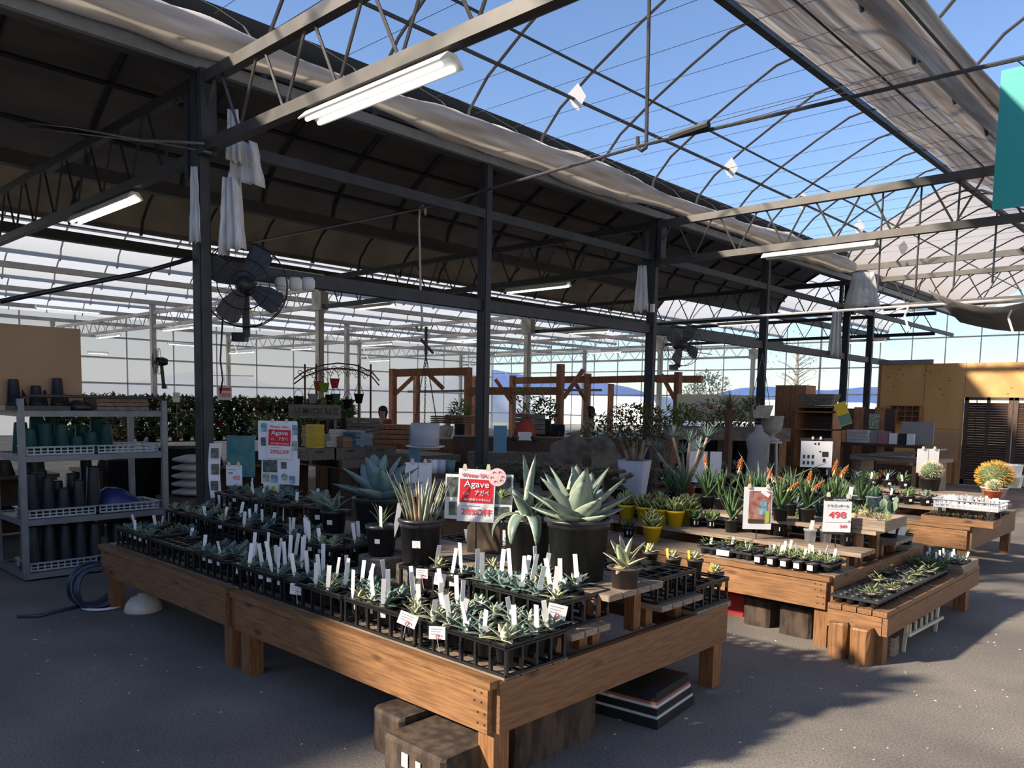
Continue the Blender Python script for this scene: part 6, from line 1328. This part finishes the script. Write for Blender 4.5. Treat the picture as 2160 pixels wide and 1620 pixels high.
for i, (px, py, m, lab) in enumerate(BG):
    c = gd(px, py, 13.4); bgk = empty('hanging_pot', c, .7, lab, 'hanging pot'); b = MB(); b.lathe([(.05, -.10), (.085, .06), (.09, .06), (.075, .05)], n=14, sq=3 if i % 2 else 0); b.build('vessel', M[m], bgk, True); b = MB(); b.tube([(-.08, 0, .05), (-.05, 0, .14), (0, 0, .17+.05*(i % 3)), (.05, 0, .14), (.08, 0, .05)], .005, 4); b.build('handle', M['black'], bgk, True)
# white hanging pot with chains
q = gd(897, 920, 10.4); hp = empty('hanging_planter', q, 0, 'white drum planter with saucer hung on chains', 'planter')
b = MB(); b.lathe([(.18, -.12), (.185, .17), (.175, .17), (.17, .13)], n=28); b.build('drum', M['lav'], hp, True); b = MB(); b.lathe([(.19, -.17), (.20, -.15), (.255, -.135), (.255, -.125), (.18, -.125)], n=28); b.build('saucer', M['white'], hp, True)
top = Vector((.0, 0, 1.05))
for k in range(3):
    a = k*2.1+.4; p0 = Vector((.17*cos(a), .17*sin(a), .15)); n = 24; b = MB()
    for i in range(n):
        c = p0.lerp(top, (i+.5)/n); d = (top-p0).normalized(); e = d.cross(Vector((0, 0, 1) if i % 2 else (1, .3, 0))).normalized(); b.tube([c+d*.026*cos(t)+e*.010*sin(t) for t in [2*pi*j/6 for j in range(7)]], .004, 3, False)
    o = b.build('chain', M['rust'], hp)
b = MB(); b.tube([top, top+Vector((0, 0, .35))], .02, 6); b.tube([top+Vector((-.9, .9, .1)), top+Vector((.5, -.5, .13))], .02, 6); b.build('hanger', M['steel_dark'], hp)
# stools, pots below
q = gd(858, 975, 8.4); bn = empty('small_bench', (q.x, q.y, 0), .75, 'weathered small bench behind the blue agave', 'bench'); b = MB(); b.bb((-.35, -.15, .62), (.35, .15, .66)); b.build('seat', M['greywood'], bn)
for x in (-.34, .34): b = MB(); b.bb((x-.03, -.15, 0), (x+.03, .15, .78)); b.build('side', M['greywood'], bn)
for i, (px, m, nm) in enumerate(((905, 'mauve', 'mauve'), (915, 'white', 'white'), (932, 'lav', 'lavender white'), (950, 'sage', 'sage green'))):
    q = gd(px, 985, 9.0); b = MB(); b.lathe([(.045, 0), (.06, .15), (.053, .15), (.05, .12)], n=16); o = b.build('empty_pot', M[m], None, True); o.location = (q.x, q.y, .80); tag(o, f'empty {nm} pot on the ledge behind the paired card', 'pot', 'empty coloured pots')
q = gd(930, 985, 9.0); b = MB(); b.box((q.x, q.y, .4), (.7, .35, .798), .75); tag(b.build('dark_cabinet', M['dkwood']), 'dark low cabinet under the empty coloured pots', 'cabinet')
# blue painted shelf
def bshelf(px0, px1, py0, py1, d, lab): a = gd(px0, py0, d); c = gd(px1, py1, d); b = MB(); b.box(((a.x+c.x)/2, (a.y+c.y)/2, (a.z)/2), (abs((a-c).to_2d().length), .25, a.z), .76); return tag(b.build('blue_cabinet', M['sky_blue_paint']), lab, 'cabinet')
bshelf(866, 884, 898, 960, 11.0, 'narrow sky-blue painted board before the second column'); bshelf(1042, 1068, 898, 955, 11.4, 'sky-blue painted cabinet beside the second column')
# crates and clutter in the middle distance
for i, (px, py, w, h, m, lab) in enumerate([(1108, 890, .30, .26, 'greywood', 'grey slatted crate with black baskets past the second column'), (1135, 895, .22, .30, 'greywood', 'upright grey crate beside the slatted crate'), (975, 885, .45, .14, 'brownwood', 'stack of flat brown trays past the second column'), (945, 885, .5, .12, 'dkwood', 'dark flat tray stack on the far counter'), (770, 900, .5, .28, 'greywood', 'grey plank box behind the book stacks'), (830, 915, .55, .30, 'brownwood', 'brown panelled counter under the far white planter')]):
    q = gd(px, py, 12.5); goods_ = empty('wooden_crate', (q.x, q.y, q.z-h/2), .72, lab, 'crate')
    for k in range(4): b = MB(); b.bb((-w/2, -.18, h*k/4+.006), (w/2, .18, h*(k+1)/4-.006)); b.build('slat', M[m], goods_)
q = gd(1180, 915, 13); b = MB(); b.box((q.x, q.y, (q.z-.06)/2), (3.4, .6, q.z-.06), .76); tag(b.build('far_counter', M['dkwood']), 'long dark counter across the middle of the hall', 'counter')
q = gd(830, 925, 14.5); b = MB(); b.box((q.x, q.y, .47), (2.6, .6, .94), .76); tag(b.build('far_counter', M['brownwood']), 'long brown counter behind the hanging white planter', 'counter')
q = gd(1107, 908, 12.3); rc = empty('red_bundle', (q.x, q.y, q.z-.14), .7, 'dark red cloth bag on the far counter', 'bag'); b = MB(); b.lathe([(.12, 0), (.17, .08), (.16, .18), (.08, .26), (.05, .30)], n=12, capt=True); b.build('body', M['red_cloth'], rc, True); b = MB(); b.tube([(-.06, 0, .28), (-.05, 0, .38), (.05, 0, .38), (.06, 0, .28)], .01, 5); b.build('handle', M['red_cloth'], rc)
for i, px in enumerate((1087, 1127)): q = gd(px, 925, 11.5); b = MB(); b.lathe([(.055, 0), (.05, .006), (.001, .01)], n=16, M=Matrix.Rotation(pi/2, 3, 'X')); o = b.build('round_mirror', M['steel_grey'], None, True); o.location = q; o.rotation_euler = (.3, 0, .75); tag(o, f'small round mirror ornament before the far counter, {ORD[i]} of two', 'mirror')
q = gd(1107, 920, 11.5); b = MB(); b.box((q.x, q.y, q.z), (.20, .01, .12), .75); tag(b.build('white_notice', M['paper']), 'white notice card between the round mirrors', 'notice')
q = gd(1107, 960, 11.4); b = MB(); b.box((q.x, q.y, .45), (1.6, .4, .9), .75); tag(b.build('plant_counter', M['greywood']), 'grey counter behind the strap-leaved plants', 'counter')
# ---------------------------------------------------------------- pergola
pgs = empty('timber_pergola', (*gd(1100, 900, 19)[:2], 0), 0, 'orange timber pergola frame with braces across the far hall', 'pergola'); PG = pgs.location
def pgp(px, py, d): return gd(px, py, d)-PG
def post(px, py, d, w=.13): t = pgp(px, py, d); b = MB(); b.bb((t.x-w/2, t.y-w/2, 0), (t.x+w/2, t.y+w/2, t.z)); b.build('post', M['orange_wood'], pgs)
for px, py, d in ((829, 778, 18), (879, 790, 21), (988, 775, 18), (1002, 795, 21), (1082, 792, 21), (1183, 768, 17.5), (1240, 788, 20), (1289, 810, 24), (1431, 785, 17.5)): post(px, py, d)
for a_, c_, d0, d1 in (((823, 787), (990, 783), 18, 18), ((985, 825), (1185, 825), 18, 17.5), ((1082, 803), (1240, 800), 21, 20), ((1240, 802), (1430, 797), 20, 20), ((1385, 800), (1480, 800), 20, 19)):
    b = MB(); b.bar(pgp(*a_, d0), pgp(*c_, d1), .09, .17); b.build('beam', M['orange_wood'], pgs)
for a_, c_, d in (((835, 830), (872, 795), 18), ((993, 835), (1018, 805), 18.5), ((1045, 800), (1080, 850), 21), ((1188, 840), (1230, 780), 17.8), ((1205, 795), (1236, 845), 19), ((1395, 790), (1430, 855), 17.6), ((905, 790), (935, 820), 18)):
    b = MB(); b.bar(pgp(*a_, d), pgp(*c_, d), .08, .09); b.build('brace', M['orange_wood'], pgs)
b = MB(); b.tube([pgp(860, 826, 18.5), pgp(1000, 824, 18.5)], .03, 6); b.tube([pgp(1185, 823, 18), pgp(1270, 823, 18)], .03, 6); b.build('rail', M['white_steel'], pgs)
# ---------------------------------------------------------------- plant racks and greenery far back
def NUMW(n): w = ['zero', 'one', 'two', 'three', 'four', 'five', 'six', 'seven', 'eight', 'nine', 'ten', 'eleven', 'twelve', 'thirteen', 'fourteen', 'fifteen', 'sixteen', 'seventeen', 'eighteen', 'nineteen']; return w[n] if n < 20 else 'twenty'+('' if n == 20 else '-'+w[n-20])
RX = -14.6; rk = empty('plant_rack', (RX, 7.3, 0), 0, 'long three-tier rack of hanging pots past the trolley', 'rack')
for z in (.80, 1.06, 1.32): b = MB(); b.bb((-.18, -3.0, z-.02), (.18, 3.2, z)); b.build('shelf', M['steel_dark'], rk)
for y in (-3, -1, 1, 3.1): b = MB(); b.bb((-.03, y-.03, 0), (.03, y+.03, 1.62)); b.build('post', M['rust'], rk)
b = MB(); b.bb((-.02, -3.0, 1.58), (.02, 3.2, 1.60)); b.build('top_wire', M['cable'], rk)
RB = [bush(.14, 110, m, random.Random(i), .9, .11, .5).mesh('foliage', M[m], True) for i, m in enumerate(('foliage_green', 'foliage_bright', 'tree', 'kalan'))]
rd = random.Random(19)
for t, z in enumerate((.80, 1.06, 1.32)):
    for i in range(29):
        y = 7.3-2.9+.21*i; root = empty('rack_plant', (RX+.05, y, z), rd.random()*6, f'small pot plant on the {("low", "middle", "top")[t]} tier of the rack, place {NUMW(i+1)} from the trolley', 'potted plant', 'rack plants'); ob('pot', pot_mesh(.08, .11, 'pot' if (i+t) % 5 else 'redpaint'), root); ob('foliage', RB[rd.choice((0, 0, 1, 2, 3))], root, (0, 0, .15))
        if rd.random() < .5: ob('price_label', stick_mesh(.09, .05), root, (.07, 0, .02), pi/2-root.rotation_euler[2])
def far_bush(px, py, d, R, m, label, h=1.0, n=160, leafl=.12, cat='plant', pot=True):
    q = gd(px, py, d); root = empty('leafy_plant', (q.x, q.y, 0), 0, label, cat); b = bush(R, n, m, random.Random(px), h, leafl, .4); o = b.build('foliage', M[m], root, True); o.location = (0, 0, q.z)
    if pot: b = MB(); b.lathe([(R*.35, 0), (R*.5, max(q.z-R*h*.8, .2)), (R*.55, max(q.z-R*h*.8, .2)+.03)], n=14, capt=True); b.build('pot', M['pot'], root, True)
    else: b = MB(); b.tube([(0, 0, 0), (0, 0, q.z)], R*.08, 6); b.build('trunk', M['bark'], root, True)
for i, a_ in enumerate([(700, 870, 13.5, .20, 'foliage_bright', 'yellow-green pot plant behind the wooden sign'), (725, 868, 13.5, .16, 'foliage_green', 'green pot plant behind the low-hung black basket'), (970, 868, 16, .22, 'foliage_bright', 'pale green plant before the pergola middle post'), (1120, 850, 16, .38, 'foliage_bright', 'airy shrub between the two central pergola posts'), (1150, 865, 15.5, .25, 'foliage_green', 'low green shrub beside the slatted crate'), (1260, 905, 16, .3, 'foliage_bright', 'grey-green mound near the person in cream'), (1405, 890, 14, .28, 'foliage_green', 'yellow-green plant at the foot of the third column'), (1440, 880, 14.5, .25, 'foliage_bright', 'pale plant left of the red lettered sign'), (1500, 880, 14.5, .33, 'foliage_bright', 'bright variegated shrub under the red lettered sign'), (1535, 885, 14.5, .30, 'foliage_bright', 'bright variegated shrub below the bronze spiky plant'), (1565, 880, 14.5, .28, 'foliage_bright', 'bright variegated shrub beside the hanging grey trough'), (640, 905, 14, .2, 'foliage_green', 'dark green plant behind the sale board'), (250, 905, 13.5, .25, 'kalan', 'purple-leaved plant seen over the trolley shelf'), (560, 905, 14, .2, 'foliage_bright', 'pale plant just past the first column rack')]): far_bush(*a_)
q = gd(1538, 862, 12.8); sp = empty('spiky_bromeliad', (q.x, q.y, 0), 0, 'bronze spiky plant rising above the bright shrubs', 'plant'); rosette(.36, 24, random.Random(4), wide=.09, e0=.3, e1=1.4, shape=1, curl=.2, mb=(mb := MB())); o = mb.build('rosette', M['kalan'], sp, True); o.location = (0, 0, q.z); b = MB(); b.lathe([(.06, q.z-.22), (.10, q.z-.02)], n=14, capt=True); b.bb((-.04, -.04, 0), (.04, .04, q.z-.2)); b.build('pot', M['rust'], sp)
# planter bench with red lettered sign
q = gd(1530, 915, 13.6); bn = empty('planter_bench', (q.x, q.y, 0), .75, 'grey timber planter bench under the bright shrubs', 'bench')
b = MB(); b.bb((-1.0, -.3, q.z-.1), (1.0, .3, q.z+.12)); b.build('trough', M['greywood'], bn)
for x in (-.9, 0, .9): b = MB(); b.bb((x-.06, -.25, 0), (x+.06, .25, q.z-.1)); b.build('leg', M['brownwood'], bn)
q = gd(1495, 858, 15.2); s_ = empty('sign_board', q, .75, 'cream board with a white sign of red characters in the far hall', 'sign'); panel(s_, 'backing', .15, -.02, 1.5, .5, 'clip', .02, .02); panel(s_, 'card', 0, .0, .42, .18, 'paper', -.0); letter(s_, '果樹苗', .13, 'redink', 0, 0, -.004, .002, .33)
b = MB(); b.bar((-.5, .03, -q.z), (-.5, .03, .2), .05); b.bar((.8, .03, -q.z), (.8, .03, .2), .05); b.build('post', M['clip'], s_)
q = gd(1603, 868, 12.6); ht = empty('hanging_trough', q, .75, 'grey hanging trough planter with trailing green by the fourth column', 'planter'); b = MB(); b.add([(-.12, -.1, -.1), (.12, -.1, -.1), (.12, .1, -.1), (-.12, .1, -.1), (-.17, -.14, .1), (.17, -.14, .1), (.17, .14, .1), (-.17, .14, .1)], [(0, 3, 2, 1), (0, 1, 5, 4), (1, 2, 6, 5), (2, 3, 7, 6), (3, 0, 4, 7), (4, 5, 6, 7)]); b.build('trough', M['concrete'], ht); b = bush(.16, 70, 'foliage_green', random.Random(2), .7, .10); o = b.build('foliage', M['foliage_green'], ht, True); o.location = (-.12, 0, .08); b = MB()
for x in (-.15, .15): b.tube([(x, 0, .1), (0, 0, .9)], .006, 4)
b.build('hanger', M['cable'], ht)
# ---------------------------------------------------------------- people in the far hall
def person(px, py, d, rz, label, top, bottom='navy_cloth', hair='hair', lean=.05, arm=.5):
    q = gd(px, py, d); hz = q.z; H = hz+.10; s = H/1.62; root = empty('person', (q.x, q.y, 0), rz, label, 'person')
    V = {'pel': (0, 0, .90), 'sp': (0, .01, 1.08), 'ch': (0, .02+lean*.3, 1.24), 'nb': (0, .02+lean, 1.36), 'hd': (0, .0+lean-.02, 1.46), 'ht': (0, lean-.0, 1.56)}
    R_ = {'pel': .145, 'sp': .125, 'ch': .14, 'nb': .055, 'hd': .085, 'ht': .075}; E = [('pel', 'sp'), ('sp', 'ch'), ('ch', 'nb'), ('nb', 'hd'), ('hd', 'ht')]
    for sd, n in ((-1, 'l'), (1, 'r')):
        V[n+'s'] = (sd*.17, .02+lean*.4, 1.30); V[n+'e'] = (sd*.21, -.02-arm*.1, 1.06); V[n+'w'] = (sd*.16, -.12-arm*.3, .98+arm*.1); V[n+'p'] = (sd*.15, -.18-arm*.3, .97+arm*.1)
        R_[n+'s'] = .06; R_[n+'e'] = .045; R_[n+'w'] = .03; R_[n+'p'] = .032; E += [('ch', n+'s'), (n+'s', n+'e'), (n+'e', n+'w'), (n+'w', n+'p')]
        for k in range(5):
            nm = n+'f%d' % k; V[nm] = (sd*(.15-.03+.018*k), -.18-arm*.3-(.075 if k else .03), .965+arm*.1-(.0 if k else .02)); R_[nm] = .009; E.append((n+'p', nm))
        V[n+'h'] = (sd*.09, 0, .84); V[n+'k'] = (sd*.10, -.02, .47); V[n+'a'] = (sd*.10, .02, .08); V[n+'t'] = (sd*.11, -.13, .035); R_[n+'h'] = .095; R_[n+'k'] = .06; R_[n+'a'] = .042; R_[n+'t'] = .035
        E += [('pel', n+'h'), (n+'h', n+'k'), (n+'k', n+'a'), (n+'a', n+'t')]
    def skin(name, keys, m, grow, cut=None):
        ks = [k for k in V if k in keys]; ix = {k: i for i, k in enumerate(ks)}; me = bpy.data.meshes.new(name); me.from_pydata([tuple(c*s for c in V[k]) for k in ks], [(ix[a], ix[b_]) for a, b_ in E if a in ix and b_ in ix], []); me.materials.append(M[m])
        o = ob(name, me, root); sk = o.modifiers.new('skin', 'SKIN'); sk.use_smooth_shade = True; sb = o.modifiers.new('sub', 'SUBSURF'); sb.levels = 1; sb.render_levels = 1
        lay = me.skin_vertices[0] if me.skin_vertices else None
        if lay is None: o.modifiers.update if False else None
        for k in ks: r = (R_[k]+grow)*s; me.skin_vertices[0].data[ix[k]].radius = (r, r*.85)
        me.skin_vertices[0].data[0].use_root = True; return o
    skin('body', list(V), 'skin', 0)
    skin('top_clothing', ['pel', 'sp', 'ch', 'ls', 'rs', 'le', 're', 'lw', 'rw'], top, .014); skin('trousers', ['pel', 'lh', 'rh', 'lk', 'rk', 'la', 'ra'], bottom, .012)
    hd = Vector(V['hd'])*s+Vector((0, 0, .05)); b = MB(); b.lathe([(.07, -.16), (.105, -.06), (.108, .03), (.09, .085), (.05, .115), (.005, .125)], n=16, capb=False); b.v = [(x*(.72 if y < -.03 and z < .045 else 1), y*(.6 if y < -.03 and z < .045 else 1), z) for x, y, z in b.v]; o = b.build('hair', M[hair], root, True); o.location = hd+Vector((0, .022, 0)); o.scale = (s*.98, s*1.0, s)
    b = MB(); b.lathe([(.012, 0), (.010, .02), (.002, .035)], n=8, M=Matrix.Rotation(pi/2.2, 3, 'X')); o = b.build('nose', M['skin'], root, True); o.location = hd+Vector((0, -.085, -.05))
    for x in (-.032, .032): b = MB(); b.lathe([(.009, 0), (.005, .006), (.001, .007)], n=8, M=Matrix.Rotation(pi/2, 3, 'X')); o = b.build('eye', M['ink'], root); o.location = hd+Vector((x, -.085, -.025))
    b = MB(); b.bb((-.018, -.003, -.003), (.018, .003, .003)); o = b.build('mouth', M['redpaint'], root); o.location = hd+Vector((0, -.088, -.09))
    return root
person(1240, 868, 16.5, -1.2, 'dark-haired person in a cream top standing beyond the pierced stone', 'cream_cloth', arm=.6)
person(806, 868, 16, .6, 'person in a rust-red top standing at the brown counter', 'red_cloth', 'red_cloth')
person(1172, 882, 17.5, .4, 'person in dark clothes bending beside the pergola post', 'navy_cloth', lean=.15)
person(938, 886, 17, .2, 'person with dark hair low behind the flat brown trays', 'bag', lean=.12)
# ---------------------------------------------------------------- outdoors beyond the glass
def tree(px, py, d, R, label, n=420, m='tree'):
    q = gd(px, py, d); root = empty('garden_tree', (q.x, q.y, 0), 0, label, 'tree'); b = bush(R, n, m, random.Random(px), .8, R*.2, .45, inner=.2); o = b.build('crown', M[m], root, True); o.location = (0, 0, q.z); b = MB(); b.tube([(0, 0, 0), (.1, 0, q.z*.6), (0, 0, q.z)], [R*.09, R*.07, R*.03], 7); b.build('trunk', M['bark'], root, True)
tree(1497, 815, 44, 1.1, 'dark evergreen tree outside the far glass'); tree(1465, 835, 48, .9, 'smaller evergreen beside the dark tree outdoors'); tree(870, 860, 48, 1.6, 'pale green tree outside the frosted back wall', m='foliage_green'); tree(640, 855, 50, 1.6, 'green tree outside behind the iron arch', m='foliage_green')
q = gd(1680, 760, 46); bt_ = empty('bare_tree', (q.x, q.y, 0), 0, 'tall sparse tree outside the glass past the fourth column', 'tree'); rd = random.Random(6); b = MB(); b.tube([(0, 0, 0), (.1, 0, 2.5), (0, .1, 5.5)], [.14, .1, .04], 6)
for i in range(40): z = rd.uniform(1.8, 5.4); a = rd.random()*6.28; L = rd.uniform(.5, 1.5); b.tube([(0, 0, z), (L*.5*cos(a), L*.5*sin(a), z+L*.35), (L*cos(a), L*sin(a), z+L*.55)], [.03, .02, .008], 4)
b.build('branches', M['bark'], bt_); b = bush(1.7, 160, 'foliage_green', rd, 1.1, .16, .4, inner=.3); o = b.build('sparse_leaves', M['foliage_green'], bt_, True); o.location = (0, 0, 4.2); o['kind'] = 'stuff'
for i, (px, d) in enumerate(((1180, 70), (1330, 95), (1500, 75), (1720, 90), (1010, 110))):
    q = gd(px, 872, d); b = MB(); n = 8; L = 16; vs = []
    for e in (-L/2, L/2): vs += [(e, 3*cos(pi*k/n), 2.4*sin(pi*k/n)) for k in range(n+1)]
    b.add(vs, [(k, k+1, n+2+k, n+1+k) for k in range(n)]+[tuple(range(n+1)), tuple(range(n+1, 2*n+2))[::-1]]); o = b.build('plastic_tunnel', M['white'], None, True); o.location = (q.x, q.y, -.06); o.rotation_euler = (0, 0, .8+.1*i); tag(o, f'distant white plastic tunnel house, {ORD[i]} across the fields', 'tunnel house', 'distant tunnel houses')
# ---------------------------------------------------------------- litter on the floor
b = MB(); rd = random.Random(12)
for i in range(420):
    x, y = rd.uniform(-6.5, 0), rd.uniform(1.2, 8)
    if x < -2.3 and 2.2 < y < 4.2 and rd.random() < .8: continue
    s = rd.uniform(.003, .009)*(1.8 if rd.random() < .08 else 1); a = rd.random()*6.28
    b.box((x, y, .0015), (s*rd.uniform(1, 2.2), s, .003), a)
tag(b.build('litter', M['specks']), 'pale grit and litter specks scattered on the dark floor', 'litter', kind='stuff')
# ---------------------------------------------------------------- dark stock benches behind the trolley
for j, (y0, y1, lab) in enumerate(((3.35, 6.0, 'dark stock bench behind the trolley, beside the soil sacks'), (.4, 3.0, 'dark stock bench behind the trolley, under the cardboard box side'))):
    sb_ = empty('stock_bench', (-10.0, (y0+y1)/2, 0), 0, lab, 'bench'); L = (y1-y0)/2
    b = MB(); b.bb((-.4, -L, .70), (.4, L, .74)); b.build('top', M['dkwood'], sb_)
    b = MB(); b.bb((-.38, -L+.02, .02), (-.34, L-.02, .70)); b.build('back_panel', M['dkwood'], sb_)
    b = MB(); b.bb((-.36, -L+.02, .30), (.38, L-.02, .33)); b.build('shelf', M['dkwood'], sb_)
    for s in (-1, 1):
        for x in (-.36, .36): b = MB(); b.bb((x-.035, s*(L-.06)-.035, 0), (x+.035, s*(L-.06)+.035, .70)); b.build('leg', M['dkwood'], sb_)
    for i in range(8):
        y = y0+.2+(y1-y0-.4)*i/7
        upturned((-9.75-.05*(i % 2), y, .742), .11, .16+.05*(i % 3), 'black', f'broad black pot upturned on the {"sack-side" if j == 0 else "box-side"} stock bench, {ORD[i]} along', 'broad black pots')
